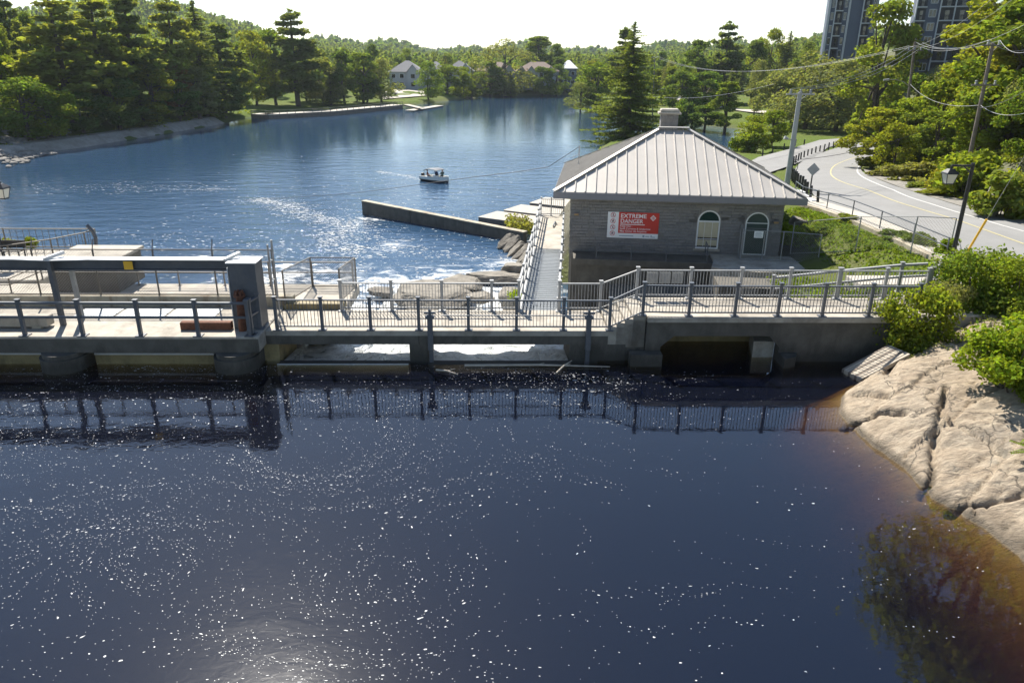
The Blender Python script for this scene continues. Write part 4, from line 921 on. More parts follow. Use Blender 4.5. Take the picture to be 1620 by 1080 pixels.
# roof: hipped, standing-seam panels
rf = empty('roof', bw(BW/2, BD/2, ZE)); rf.parent = bd; rf.location = ORIG[rf.name] - ORIG[bd.name]
half = BD / 2; SL = (ZRG - ZE) / half
def slope_panels(L, n, mp):
    cut = half
    for k in range(n):
        s0 = L*k/n; s1 = L*(k+1)/n
        h = lambda s: min(s, L - s, cut)
        pts = [(s0, 0), (s1, 0), (s1, h(s1))]
        for brk in (L - cut, cut):
            if s0 < brk < s1 and L > 2*cut + .01: pts.append((brk, cut))
        if abs(L - 2*cut) < .02 and s0 < L/2 < s1: pts.append((L/2, cut))
        pts.append((s0, h(s0)))
        pts = [p for i, p in enumerate(pts) if i == 0 or (abs(p[0]-pts[i-1][0]) + abs(p[1]-pts[i-1][1])) > 1e-4]
        if pts[-1][1] < 1e-4: pts.pop()
        if len(pts) < 3: continue
        nn = len(pts); mb = B(); lo = [mp(s, t, t*SL) for s, t in pts]; hi = [mp(s, t, t*SL + .035) for s, t in pts]
        mb.add(lo + hi, [tuple(range(nn-1, -1, -1)), tuple(range(nn, 2*nn))] + [(i, (i+1) % nn, nn + (i+1) % nn, nn + i) for i in range(nn)])
        t1 = h(s0)
        if k and t1 > .1:
            a, b = .028, .075
            vs = [mp(s0 + dx, t, t*SL + dz) for t in (-.03, t1) for dx, dz in ((-a, .03), (a, .03), (a, b + .035), (-a, b + .035))]
            mb.add(vs, [(0,1,2,3),(7,6,5,4),(0,4,5,1),(1,5,6,2),(2,6,7,3),(3,7,4,0)])
        mb.build('roof_panel', M['roof'], rf)
slope_panels(BW, 24, lambda s, t, z: (s, t, ZE + z))
slope_panels(BW, 24, lambda s, t, z: (BW - s, BD - t, ZE + z))
slope_panels(BD, 20, lambda s, t, z: (t, BD - s, ZE + z))
slope_panels(BD, 20, lambda s, t, z: (BW - t, s, ZE + z))
ZT = ZE + half*SL
for a, b in (((-.02,-.02,ZE+.10),(half,half,ZT+.12)), ((BW+.02,-.02,ZE+.10),(BW-half,half,ZT+.12)), ((-.02,BD+.02,ZE+.10),(half,half+.001,ZT+.12)), ((BW+.02,BD+.02,ZE+.10),(BW-half,half+.001,ZT+.12))):
    B().beam(a, b, .26, .035).build('hip_cap', M['roof'], rf)
B().box(half - .1, BW - half + .1, half - .2, half + .2, ZT + .13, ZT + .19).build('ridge_cap', M['roof'], rf)
for x0, x1, y0, y1 in ((-.03, BW+.03, -.06, 0), (-.03, BW+.03, BD, BD+.06), (-.06, -.031, 0, BD), (BW+.031, BW+.06, 0, BD)):
    B().box(x0, x1, y0, y1, ZE - .36, ZE + .005).build('fascia', M['fascia'], rf)
B().box(.0, BW, .001, BD, ZE - .30, ZE - .26).build('soffit', M['white'], rf)
# chimney
cx_ = half + .35; cy_ = half + 2.2
yC = (bw(cx_, cy_, 0)).y; pc = BI @ atY(1058, 190, yC); ct = atY(1058, 172, yC).z; cx_ = pc.x
ch = empty('chimney', bw(cx_, cy_, ZE)); ch.parent = rf; ch.location = ORIG[ch.name] - ORIG[rf.name]
ORIG[ch.name] = bw(cx_, cy_, ZE)
mb = B(); mb.box(cx_-.55, cx_+.55, cy_-.55, cy_+.55, ZT - 1.4, ct - .32)
z = ZT - .7
while z < ct - .4:
    for k in range(3): mb.box(cx_-.55 + k*.37 + .01, cx_-.55 + (k+1)*.37 - .01, cy_-.58 - .01*((k+int(z*10)) % 2), cy_-.551, z + .008, z + .17)
    z += .178
ck = mb.build('chimney_stack', M['stone'], rf)
mb = B(); mb.cbox(cx_-.72, cx_+.72, cy_-.72, cy_+.72, ct - .318, ct - .2, .03); mb.cbox(cx_-.6, cx_+.6, cy_-.6, cy_+.6, ct - .199, ct, .08); mb.build('chimney_cap', M['conc'], rf)
bpy.data.objects.remove(ch)
# mast on the left slope
pm = BI @ atY(915, 272, (bw(2.0, 8.0, 0)).y); mz = ZE + pm.x*SL
ms = B(); ms.tube((pm.x, pm.y, mz), (pm.x, pm.y, mz + 1.25), .035, n=8); ms.beam((pm.x - .5, pm.y, mz + .45), (pm.x, pm.y, mz + .75), .03); ms.build('service_mast', M['rail_galv'], rf)
MAST = bw(pm.x, pm.y, mz + 1.2)
# ---- warning sign on the wall
sx0, sz1 = fw(962, 335); sx1, _ = fw(1043, 337); _, sz0 = fw(1000, 377); sx0 = fw(961, 355)[0]; sx1 = fw(1042, 357)[0]
SW = sx1 - sx0; SH = sz1 - sz0; ys = yF - .075
sg = empty('danger_sign', bw((sx0+sx1)/2, ys, (sz0+sz1)/2), 'red and white EXTREME DANGER warning sign on the stone wall', 'sign')
B().box(sx0, sx1, ys, ys + .02, sz0, sz1).build('panel', M['signwhite'], sg)
B().box(sx0 + SW*.215, sx1, ys - .004, ys - .001, sz0 + SH*.19, sz1).build('red_field', M['red'], sg)
dg = None
def text(body, x, z, size, name, mat, par, wfit=None, bold=0.0, yy=None, align='LEFT'):
    cu = bpy.data.curves.new(name, 'FONT'); cu.body = body; cu.size = size; cu.extrude = .002; cu.offset = bold; cu.align_x = align
    ob = bpy.data.objects.new(name, cu); col.objects.link(ob); bpy.context.view_layer.update()
    me = bpy.data.meshes.new_from_object(ob.evaluated_get(bpy.context.evaluated_depsgraph_get())); bpy.data.objects.remove(ob)
    xs = [v.co.x for v in me.vertices]; k = (wfit / (max(xs) - min(xs))) if wfit else 1.0
    yy = ys - .007 if yy is None else yy; org = ORIG[par.name]
    for v in me.vertices: v.co = bw(x + v.co.x * k, yy - v.co.z, z + v.co.y) - org
    return link(name, me, mat, par, org)
rx = sx0 + SW*.25
text('EXTREME', rx, sz0 + SH*.785, SH*.22, 'lettering', M['signwhite'], sg, SW*.50, .005)
text('DANGER', rx, sz0 + SH*.585, SH*.22, 'lettering', M['signwhite'], sg, SW*.44, .005)
B().box(rx, rx + SW*.48, ys - .009, ys - .005, sz0 + SH*.515, sz0 + SH*.545).build('underline', M['signwhite'], sg)
for k, tx in enumerate(('Keep Out -', 'Swift Currents & Undertow', 'May Occur At Anytime')):
    text(tx, rx - .01, sz0 + SH*(.43 - .095*k), SH*.10, 'lettering', M['signwhite'], sg, SW*(.24, .60, .52)[k], .001)
dx, dz = sx0 + SW*.885, sz0 + SH*.80; q = SH*.115
B().prism([(dx, dz - q), (dx + q, dz), (dx, dz + q), (dx - q, dz)], 'y', ys - .005, ys - .009).build('diamond_emblem', M['signwhite'], sg)
mb = B(); mb.box(dx - q*.5, dx + q*.5, ys - .013, ys - .010, dz - q*.09, dz + q*.09); mb.box(dx - q*.09, dx + q*.09, ys - .0135, ys - .0105, dz - q*.5, dz + q*.5)
for k in range(16):
    t0 = 2*math.pi*k/16; t1 = 2*math.pi*(k+1)/16; mb.beam((dx + q*.5*math.cos(t0), ys - .0115, dz + q*.5*math.sin(t0)), (dx + q*.5*math.cos(t1), ys - .0115, dz + q*.5*math.sin(t1)), .02, .004, (0,1,0))
mb.build('emblem_mark', M['red'], sg)
for k in range(4):
    px_, pz = sx0 + SW*.105, sz1 - SH*(.12 + .235*k); rr_ = SH*.088
    mb = B()
    for j in range(20):
        t0 = 2*math.pi*j/20; t1 = 2*math.pi*(j+1)/20
        mb.beam((px_ + rr_*math.cos(t0), ys - .004, pz + rr_*math.sin(t0)), (px_ + rr_*math.cos(t1), ys - .004, pz + rr_*math.sin(t1)), .028, .005, (0,1,0))
    mb.beam((px_ - rr_*.7, ys - .004, pz + rr_*.7), (px_ + rr_*.7, ys - .004, pz - rr_*.7), .024, .005, (0,1,0)); mb.build('prohibition_ring', M['red'], sg)
    mb = B(); mb.beam((px_ - rr_*.2, ys - .003, pz - rr_*.5), (px_ + rr_*.1, ys - .003, pz + rr_*.2), .04, .003, (0,1,0)); mb.beam((px_ - rr_*(.5 if k % 2 else .1), ys - .003, pz - rr_*.1), (px_ + rr_*.5, ys - .003, pz + rr_*(.1 if k % 2 else -.4)), .035, .003, (0,1,0)); mb.prism([(px_ + rr_*.15 + .03*math.cos(t), pz + rr_*.45 + .03*math.sin(t)) for t in [math.pi*i/4 for i in range(8)]], 'y', ys - .002, ys - .005); mb.build('pictogram', M['black'], sg)
mb = B()
mb.box(sx0 + SW*.24, sx0 + SW*.52, ys - .003, ys - .001, sz0 + SH*.07, sz0 + SH*.10); mb.box(sx0 + SW*.70, sx0 + SW*.74, ys - .003, ys - .001, sz0 + SH*.05, sz0 + SH*.13); mb.box(sx0 + SW*.755, sx0 + SW*.83, ys - .003, ys - .001, sz0 + SH*.07, sz0 + SH*.10); mb.box(sx0 + SW*.86, sx0 + SW*.88, ys - .003, ys - .001, sz0 + SH*.05, sz0 + SH*.13); mb.box(sx0 + SW*.885, sx0 + SW*.95, ys - .003, ys - .001, sz0 + SH*.05, sz0 + SH*.075)
mb.build('small_print', M['signgrey'], sg)
# ---- building forecourt, ledge and rails
fc = empty('forecourt', bw(7, -2, ZB), 'concrete forecourt and door pad before the stone building', 'platform')
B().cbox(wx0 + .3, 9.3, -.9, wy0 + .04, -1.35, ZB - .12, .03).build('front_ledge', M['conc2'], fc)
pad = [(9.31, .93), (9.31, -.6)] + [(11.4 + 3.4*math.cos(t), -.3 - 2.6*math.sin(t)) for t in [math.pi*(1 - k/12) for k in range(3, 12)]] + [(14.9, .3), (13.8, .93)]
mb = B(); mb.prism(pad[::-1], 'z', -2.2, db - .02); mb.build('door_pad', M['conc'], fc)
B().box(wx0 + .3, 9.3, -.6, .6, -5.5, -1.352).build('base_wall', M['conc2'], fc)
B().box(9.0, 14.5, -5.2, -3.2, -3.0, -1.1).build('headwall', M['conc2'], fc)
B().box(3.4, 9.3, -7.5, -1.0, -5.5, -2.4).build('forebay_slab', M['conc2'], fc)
railing('ledge_railing', [bw(x, -.75, ZB - .12) for x in (2.6, 4.6, 6.6, 8.9)] + [bw(8.95, .5, ZB - .12)], .95, 'plain two-rail pipe railing on the ledge under the danger sign', M['rail'], post=.05, pickets=False, top_r=.045, cap=False, bases=False)
railing('stair_railing', [bw(-.02, .2, -.3), bw(.02, 1.4, -.3), bw(.6, .25, -.9)], 1.0, 'small pipe railing at the corner of the stone building beside the walkway', M['rail'], post=.05, pickets=False, top_r=.045, cap=False, bases=False)
cx0 = fw(1168, 385)[0]; cx1 = fw(1205, 385)[0]
chainlink('door_fence', [bw(cx0, yF - 1.2, db), bw(cx0 + .05, yF - .2, db)], 1.75, 'mesh fence return beside the arched green door', M['rail_galv'], rails=(1., .02))
pe = on(1293, 418, lambda a, b: -.9)
chainlink('yard_fence', [bw(cx0, yF - 1.22, db), bw(cx0 + 1.2, yF - 1.22, db), bw(cx1 + .9, yF - 1.25, db), Vector((pe.x, pe.y, -.9))], 1.7, 'silver chain-link fence running from the arched door to the lawn', M['rail_galv'], rails=(1., .02))
pl2 = empty('notice_plate', bw(cx0 + 1.2, yF - 1.3, db + 1.5), 'small white notice plate hung on the mesh fence before the door', 'sign')
x0_ = fw(1187, 365)[0]; B().box(x0_, x0_ + .5, yF - 1.285, yF - 1.268, db + 1.3, db + 1.68).build('plate', M['signwhite'], pl2)
mb = B()
for k in range(4): mb.box(x0_ + .06, x0_ + .44 - .05*(k % 2), yF - 1.29, yF - 1.287, db + 1.37 + .07*k, db + 1.395 + .07*k)
mb.build('print_lines', M['signgrey'], pl2)
mbx = empty('meter_boxes', dw(5.2, 2.12, ZRt), 'row of three grey panels fixed behind the raised bridge railing', 'panel')
for k in range(3): D().box(4.95 + .46*k, 5.37 + .46*k, 2.09, 2.13, ZRt + .55, ZRt + .98).build('panel', M['rail_galv'], mbx, bevel=.03)
# ================================================================ right bank: sidewalk, rails, bollards, poles
def offset_line(pts, d):
    out = []
    for i, p in enumerate(pts):
        t = Vector(pts[min(i+1, len(pts)-1)]) - Vector(pts[max(i-1, 0)]); n = Vector((-t.y, t.x, 0)).normalized(); out.append(Vector(p) + n * d)
    return out
EL = smooth_poly(edgeL, 120)
walk = [p for p in EL if 27 < p.y < 56]
iw = offset_line(walk, .02); ow = offset_line(walk, 1.65); vs = []; n = len(walk)
sw = empty('sidewalk_wall', ow[n//2], 'pale concrete sidewalk on a tan retaining wall beside the road', 'retaining wall')
for k in range(0, n - 1, 2):
    k2 = min(k + 2, n - 1); z0 = float(zr(walk[k].y)) + .13; z1 = float(zr(walk[k2].y)) + .13
    a, b, c, d_ = iw[k], iw[k2], ow[k2], ow[k]; f = .985
    b2 = a.lerp(b, f); c2 = d_.lerp(c, f); zz = z0 + (z1 - z0)*f
    mb = MB(); mb.add([(a.x,a.y,z0),(b2.x,b2.y,zz),(c2.x,c2.y,zz),(d_.x,d_.y,z0),(a.x,a.y,z0-.3),(b2.x,b2.y,zz-.3),(c2.x,c2.y,zz-.3),(d_.x,d_.y,z0-.3)], [(0,1,2,3),(7,6,5,4),(0,4,5,1),(1,5,6,2),(2,6,7,3),(3,7,4,0)]); mb.build('sidewalk_slab', M['path'], sw)
o1 = offset_line(walk, 1.66); o2 = offset_line(walk, 1.95); mb = MB(); vs = []
for p, q in zip(o1, o2):
    z = float(zr(p.y)) + .10; vs += [(p.x,p.y,z),(q.x,q.y,z),(q.x,q.y,z-2.4),(p.x,p.y,z-2.4)]
fs = []
for i in range(n - 1): fs += [(4*i+j, 4*i+(j+1)%4, 4*i+4+(j+1)%4, 4*i+4+j) for j in range(4)]
fs += [(0,3,2,1), (4*n-4,4*n-3,4*n-2,4*n-1)]
mb.add(vs, fs); mb.build('retaining_wall', M['conc_rust'], sw)
rl = [p for p in offset_line(walk, 1.5) if p.y > 33.5][::3]
railing('sidewalk_railing', [Vector((p.x, p.y, float(zr(p.y)) + .13)) for p in rl], 1.0, 'long thin grey handrail following the sidewalk beside the road', M['rail'], post=.05, pickets=False, top_r=.04, cap=False, bases=False)
hk = rl[0]; e = empty('rail_hoop', (hk.x, hk.y, 1.1), 'rounded end hoop of the sidewalk handrail', 'railing')
mb = MB(); pts = [Vector((hk.x + .1, hk.y - .3, 1.1)), Vector((hk.x + .1, hk.y - .3, 2.0))]; pts += [Vector((hk.x + .1 + .02, hk.y - .35 - .55*math.sin(t), 1.62 + .42*math.cos(t))) for t in [math.pi*k/8 for k in range(9)]]; mb.path(pts[1:], .025, 6); mb.build('hoop', M['rail_galv'], e)
mb = MB(); mb.tube(pts[0], pts[1], .035); mb.tube(pts[0] + Vector((.12,.05,0)), pts[1] + Vector((.02,.05,.0)), .035); mb.build('post', M['rail_galv'], e)
# chain-link along the lawn
f2 = [on(x, y, lambda a, b: gz(a, b)) for x, y in ((1250, 402), (1353, 398), (1440, 402), (1500, 405))]
chainlink('lawn_fence', [(p.x, p.y, gz(p.x, p.y)) for p in f2], 1.9, 'weathered chain-link fence crossing the lawn below the sidewalk', M['rail_galv'], rails=(1., .02), sp=.11)
railing('approach_railing', [dw(u, v, z) for u, v, z in ((10.6, 4.6, .6), (13.3, 4.6, .9), (15.6, 4.4, 1.2), (17.2, 4.2, 1.35))], 1.15, 'heavy galvanised railing across the grass beyond the raised bridge', M['rail_galv'], post=.11, pickets=False, top_r=.08)
railing('approach_railing', [dw(15.48, 2.16, ZRt), dw(16.3, 3.0, 1.75), dw(17.36, 4.02, 1.75)], 1.1, 'slanting galvanised railing rising from the end of the raised bridge', M['rail_galv'], post=.1, pickets=False, top_r=.07)
chainlink('rock_fence', [dw(17.4, 4.3, 1.5), dw(19.8, 2.2, 1.6), dw(22.2, .2, 1.6), dw(24.5, -2, 1.6)], 1.25, 'chain-link fence descending through the shrubs above the rock', M['rail_galv'], rails=(1.,), sp=.11)
ab = empty('bridge_landing', dw(15.8, 1, 1.2), 'concrete landing slab with a kerb at the end of the raised bridge', 'landing')
D().cbox(15.21, 18.6, -.1, 2.16, .8, ZRt + .06, .02).build('slab', M['conc'], ab); D().cbox(14.3, 14.5, .5, 2.1, ZRt + .002, ZRt + .17, .02).build('kerb', M['conc'], ab)
D().cbox(14.5, 20, 5.2, 6.6, .5, 1.28, .03).build('path_slab', M['path'], ab)
# lamp by the bridge
lb_ = atY(1507, 405, 34.0); lt = atY(1536, 258, 34.0)
street_lamp('street_lamp', (lb_.x, 34.0, lb_.z - .8), lt.z - lb_.z + .8, 'tall black lantern street lamp in front of the road beside the rock shrubs', (-.95, 0, 0), .105)
yg0 = atY(1527, 404, 35.0); yg1 = atY(1561, 347, 34.4); e = empty('guy_guard', yg0, 'slanting yellow plastic guy-wire guard by the street lamp', 'guy guard')
mb = MB(); mb.tube(yg0, yg1, .055, n=8); mb.build('guard_tube', M['yellow2'], e); mb = MB(); mb.tube(yg1, yg1 + (yg1 - yg0)*5.2, .01, n=4); mb.build('guy_wire', M['cable'], e)
# bollards along the inside of the curve
bol = [p for p in smooth_poly(offset_line(edgeL, .55), 400) if 51.5 < p.y < 140]
pick = []; acc = 99; last = None
for p in bol:
    if last is None or (p - last).length > (2.1 if p.y < 75 else 3.1): pick.append(p); last = p
ORDW = 'first second third fourth fifth sixth seventh eighth ninth tenth eleventh twelfth thirteenth fourteenth fifteenth sixteenth seventeenth eighteenth nineteenth'.split()
def ORD(i):
    if i < 19: return ORDW[i]
    t, u = divmod(i + 1, 10); return ('twentieth', 'thirtieth', 'fortieth', 'fiftieth', 'sixtieth')[t-2] if u == 0 else ('twenty', 'thirty', 'forty', 'fifty', 'sixty')[t-2] + '-' + ORDW[u-1]
def bol_mesh():
    mb = MB(); n = 8
    for z0, z1, r0, r1 in ((-.3,.84,.10,.10),(.84,.9,.10,.085)): mb.tube((0,0,z0),(0,0,z1),r0,r1,n)
    me = bpy.data.meshes.new('bollard'); me.from_pydata(mb.v, [], mb.f); me.materials.append(M['black']); return me
bme = bol_mesh()
for i, p in enumerate(pick):
    o = bpy.data.objects.new('bollard', bme); col.objects.link(o); o.location = (p.x, p.y, float(zr(p.y)) - .05); o.scale = (1,1,1.12 + .1*((i*7) % 5)/5); o.rotation_euler = (R_((i*37 % 9) - 4), R_((i*53 % 9) - 4), i)
    lab = 'dark bollard, ' + ORD(i) + ' from the roof corner in the curved row beside the road'
    tag(o, lab, 'bollard', 'bollards along the road curve')
for i in range(5):
    p = on((1206, 1222, 1240, 1256, 1272)[i], (247, 241, 236, 232, 229)[i], zroad); o = bpy.data.objects.new('bollard', bme); col.objects.link(o); o.location = (p.x, p.y, float(zr(p.y))); o.scale = (1.1,1.1,1)
    tag(o, 'short dark bollard, ' + ORD(i) + ' from the inlet on the water side of the parking lot', 'bollard', 'bollards edging the parking lot')
kb = empty('white_kerb', Vector((21.6, 52.2, .4)), 'white painted kerb stones at the foot of the nearest bollards', 'kerb')
for k in range(3):
    p = pick[min(k, len(pick)-1)]; mb = MB(); mb.cbox(p.x - .35, p.x + .1, p.y + .3, p.y + 1.5, float(zr(p.y)) - .15, float(zr(p.y)) + .2, .04); mb.build('kerb_stone', M['white'], kb)
sp_ = on(1281, 304, zroad); e = empty('warning_sign', sp_, 'grey back of a diamond road sign on a dark post by the curve', 'sign')
mb = MB(); mb.beam(sp_, sp_ + Vector((0,0,1.95)), .08); mb.build('post', M['black'], e)
c = sp_ + Vector((0,-.06,1.75)); mb = MB(); mb.add([c+Vector((0,0,-.5)), c+Vector((.5,0,0)), c+Vector((0,0,.5)), c+Vector((-.5,0,0)), c+Vector((0,.015,-.5)), c+Vector((.5,.015,0)), c+Vector((0,.015,.5)), c+Vector((-.5,.015,0))], [(0,1,2,3),(7,6,5,4),(0,4,5,1),(1,5,6,2),(2,6,7,3),(3,7,4,0)]); mb.build('sign_plate', M['polegrey'], e)
# utility poles
def insul(mb, p, s=1.0):
    for k in range(3): mb.tube(p + Vector((0,0,.07*k*s)), p + Vector((0,0,(.07*k + .05)*s)), .07*s, .05*s, 8)
def util_pole(name, bpx, by, Y, top_py, label, mat, r, arms, lean=0.0, lamp=None):
    b = atY(bpx[0], by, Y); t = atY(bpx[1], top_py, Y); b.z = min(b.z, gz(b.x, b.y)) - .3
    e = empty(name, b, label, 'utility pole')
    mb = MB(); mb.tube(b, t, r, r*.68, 10); mb.build('pole', mat, e)
    d = (t - b); L = d.length; d.normalize(); ends = {}
    for k, (dz, wd, ax, ni) in enumerate(arms):
        c = t - d*dz; a = Vector((math.cos(ax), math.sin(ax), 0)); mb = MB(); mb.beam(c - a*wd/2 + Vector((0,-.12,0)), c + a*wd/2 + Vector((0,-.12,0)), .10, .12)
        mb.beam(c - a*wd*.25 + Vector((0,-.1,0)), c - d*.55, .04); mb.beam(c + a*wd*.25 + Vector((0,-.1,0)), c - d*.55, .04); arm = mb.build('crossarm', mat, e)
        for j in range(ni):
            p = c + a*wd*((j + .5)/ni - .5)*1.05 + Vector((0,-.12,.06)); mb = MB(); insul(mb, p, 1.6); mb.build('insulator', M['cable'], arm); ends[(k, j)] = p + Vector((0,0,.34))
    return e, t, b, ends
pA, tA, bA, eA = util_pole('utility_pole', (1243, 1266), 305, 62, 146, 'leaning grey utility pole with three insulators behind the roof corner', M['polegrey'], .24, [(.15, 2.3, .05, 3)])
mb = MB(); c = bA.lerp(tA, .52); mb.tube(c + Vector((-.75,0,.35)), c + Vector((0,0,.3)), .04); mb.tube(c + Vector((-.75,0,.45)), c + Vector((-.45,0,.35)), .16, .10, 8); mb.tube(c + Vector((.2,-.05,-.2)), c + Vector((.2,-.05,.35)), .06); mb.build('floodlight', M['rail_galv'], pA)
mb = MB(); c = bA.lerp(tA, .30) + Vector((.42,-.1,0))
for k in range(14): t0 = 2*math.pi*k/14; t1 = 2*math.pi*(k+1)/14; mb.tube(c + Vector((.22*math.cos(t0),0,.4*math.sin(t0))), c + Vector((.22*math.cos(t1),0,.4*math.sin(t1))), .03)
mb.build('cable_coil', M['cable_dark'], pA)
pB, tB, bB, eB = util_pole('utility_pole', (1424, 1448), 262, 95, 66, 'brown wooden utility pole at the edge of the shrubs by the road bend', M['woodpole'], .21, [(1.0, 2.6, .3, 3)])
cB = bB.lerp(tB, .66); lmp = cB + Vector((-3.0, -.3, .75)); mb = MB(); mb.path([cB, cB + Vector((-.9,-.1,.55)), cB + Vector((-2.0,-.2,.8)), lmp], .045); mb.build('lamp_arm', M['rail_galv'], pB); mb = MB(); mb.tube(lmp + Vector((.2,0,.0)), lmp + Vector((-.45,0,-.03)), .15, .10, 8); mb.build('lamp_head', M['rail_galv'], pB)
pC, tC, bC, eC = util_pole('utility_pole', (1532, 1571), 262, 62, 68, 'tall wooden utility pole with two crossarms on the wooded slope', M['woodpole'], .19, [(.2, 3.0, .55, 2), (3.1, 2.3, .1, 3)])
pD, tD, bD, eD = util_pole('utility_pole', (1034, 1036), 170, 200, 90, 'distant thin utility pole half hidden behind the spruce', M['woodpole'], .18, [(.3, 2.4, .3, 2)])
mb = MB(); mb.path([bD.lerp(tD,.55), bD.lerp(tD,.55) + Vector((2.0,0,.9)), bD.lerp(tD,.55) + Vector((3.0,0,.8))], .07); mb.build('lamp_arm', M['rail_galv'], pD)
tr_ = empty('transformer', atY(1476, 140, 118), 'grey drum transformer hanging among the trees near the wooden pole', 'transformer')
c = atY(1476, 145, 118); mb = MB(); mb.tube(c - Vector((0,0,.55)), c + Vector((0,0,.45)), .45, n=12); mb.tube(c + Vector((.1,0,.45)), c + Vector((.1,0,.7)), .06); mb.build('drum', M['rail_galv'], tr_)
c2 = c + Vector((.42,.05,0)); mb = MB(); mb.tube((c2.x, c2.y, gz(c2.x, c2.y) - .3), (c2.x, c2.y, c.z + 1.4), .15, .11, 8); mb.build('pole', M['woodpole'], tr_)
def wire(p, q, sag, r, label, mat=M['cable'], n=18, group='overhead wires'):
    p = Vector(p); q = Vector(q); pts = [p.lerp(q, k/n) - Vector((0,0,sag*4*(k/n)*(1 - k/n))) for k in range(n + 1)]
    mb = MB(); mb.path(pts, r, 5); tag(mb.build('overhead_wire', mat, loc=p), label, 'wire', group)
iA = [eA[(0,j)] for j in range(3)]; iB = [eB[(0,j)] for j in range(3)]
for j, w_ in enumerate(('lowest', 'middle', 'upper')): wire(iA[j], iB[j], .9, .018, f'{w_} of the three wires from the grey pole to the wooden pole at the bend')
for j in range(3): wire(iB[j], atY(1660, (-80, -45, 20)[j], 40), 1.0, .012, ('upper', 'middle', 'lower')[j] + ' of the wires rising from the bend pole to the top corner')
for j in range(2): wire(eD[(0,j)], iB[j] + Vector((0,0,.1)), 3.2, .018, ('thicker', 'thinner')[j] + ' of the two long pale wires crossing before the far trees')
wire(bD.lerp(tD,.5), atY(1225, 133, 130), 1.2, .022, 'lone low wire crossing the trees behind the spruce')
for j in range(2): wire(eC[(0,j)], iB[j+1] + Vector((0,0,.5)), .7, .014, ('first', 'second')[j] + ' wire joining the two wooden poles')
wire(eC[(0,0)], eC[(0,1)] + Vector((2.5,-2,.2)), .9, .014, 'looping slack jumper wire at the head of the slope pole'); wire(eC[(0,1)], atY(1660, 60, 50), .9, .014, 'slack jumper wire leaving the slope pole toward the frame edge')
wire(bC.lerp(tC,.60), atY(1660, 165, 46), .7, .016, 'sagging cable from the middle of the slope pole to the frame edge')
wire(bB.lerp(tB,.68), bC.lerp(tC,.60), .9, .016, 'sagging cable between the middles of both wooden poles')
wire(bA.lerp(tA,.36), bC.lerp(tC,.58) + Vector((0,0,.2)), .9, .02, 'long cable from the grey pole coil up to the slope pole', M['cable_dark']); wire(bC.lerp(tC,.58), atY(1660, 118, 44), .4, .022, 'taut cable continuing from the slope pole to the frame edge', M['cable_dark'])
pts = [MAST, atY(877, 262, 52), atY(720, 284, 58), atY(560, 305, 68), atY(400, 316, 82), atY(270, 319, 96), atY(-60, 300, 125)]
mb = MB(); mb.path(smooth_poly(pts, 40), .02, 5); tag(mb.build('service_cable', M['cable_dark'], loc=MAST), 'dark service cable hanging across the river from the building roof', 'cable')
# ================================================================ far buildings
M['tw_wall'] = plain('tower_blue_grey', (0.085,0.105,0.15), 0.7, var=0.06); M['tw_light'] = plain('tower_pale_panel', (0.44,0.46,0.48), 0.7, var=0.05); M['tw_dark'] = plain('tower_dark', (0.02,0.022,0.028), 0.6, var=.1); M['tw_roof'] = plain('tower_roof_brown', (0.16,0.115,0.09), .8, var=.1)
def tower(x0, x1, Y0, dep, zb, floors, fh, label, bays, rot):
    c = Vector(((x0+x1)/2, Y0, zb)); e = empty('apartment_tower', c, label, 'building'); XF = Matrix.Translation(c) @ Matrix.Rotation(rot, 4, 'Z'); W = x1 - x0; hx = -W/2; H_ = floors*fh
    T = lambda: MB(XF)
    T().box(hx, -hx, 0, dep, -6, H_).build('wall', M['tw_wall'], e)
    T().box(hx - .5, -hx + .5, -.5, dep + .5, H_ + .002, H_ + 1.1).build('roof', M['tw_roof'], e)
    x = hx
    for kind, wd in bays:
        wd = wd * W
        for f in range(floors):
            z = f*fh
            if kind == 'w':
                wn_ = T().box(x + wd*.25, x + wd*.75, -.06, -.002, z + .9, z + 2.4).build('window', M['glass'], e)
                mb = T()
                for a, b, c_, d_ in ((x + wd*.2, x + wd*.25, z + .8, z + 2.5), (x + wd*.75, x + wd*.8, z + .8, z + 2.5), (x + wd*.48, x + wd*.52, z + .9, z + 2.4)): mb.box(a, b, -.12, -.003, c_, d_)
                mb.box(x + wd*.25, x + wd*.75, -.13, -.003, z + 2.4, z + 2.55); mb.box(x + wd*.25, x + wd*.75, -.13, -.003, z + .75, z + .9); mb.build('frame', M['tw_light'], wn_)
            elif kind == 'b':
                bl_ = T().box(x + .1, x + wd - .1, -.05, -.004, z + .15, z + 2.6).build('balcony', M['tw_dark'], e)
                T().box(x, x + wd, -1.3, -.052, z - .12, z + .1).build('slab', M['tw_light'], bl_)
                mb = T()
                for k in range(9): xx = x + .1 + (wd - .2)*k/8; mb.box(xx - .03, xx + .03, -1.28, -1.22, z + .1, z + 1.1)
                mb.box(x, x + wd, -1.30, -1.22, z + 1.1, z + 1.18); mb.build('balustrade', M['tw_dark'], bl_)
                T().box(x + wd*.4, x + wd*.7, -.09, -.055, z + .2, z + 2.2).build('door', M['glass'], bl_)
        if kind == 'l': T().box(x, x + wd, -.35, -.005, -4, H_ - .3).build('pale_pier', M['tw_light'], e)
        if kind == 'b': T().box(x - .12, x + .12, -1.35, -.06, 0, H_).build('column', M['tw_light'], e)
        x += wd
    return e
tower(78.5, 90, 202, 12, 7.5, 8, 2.9, 'blue-grey apartment tower with pale corner bays beside the open sky', [('l', .05), ('w', .1), ('b', .16), ('w', .1), ('l', .04), ('', .25), ('b', .17), ('w', .13)], -.33)
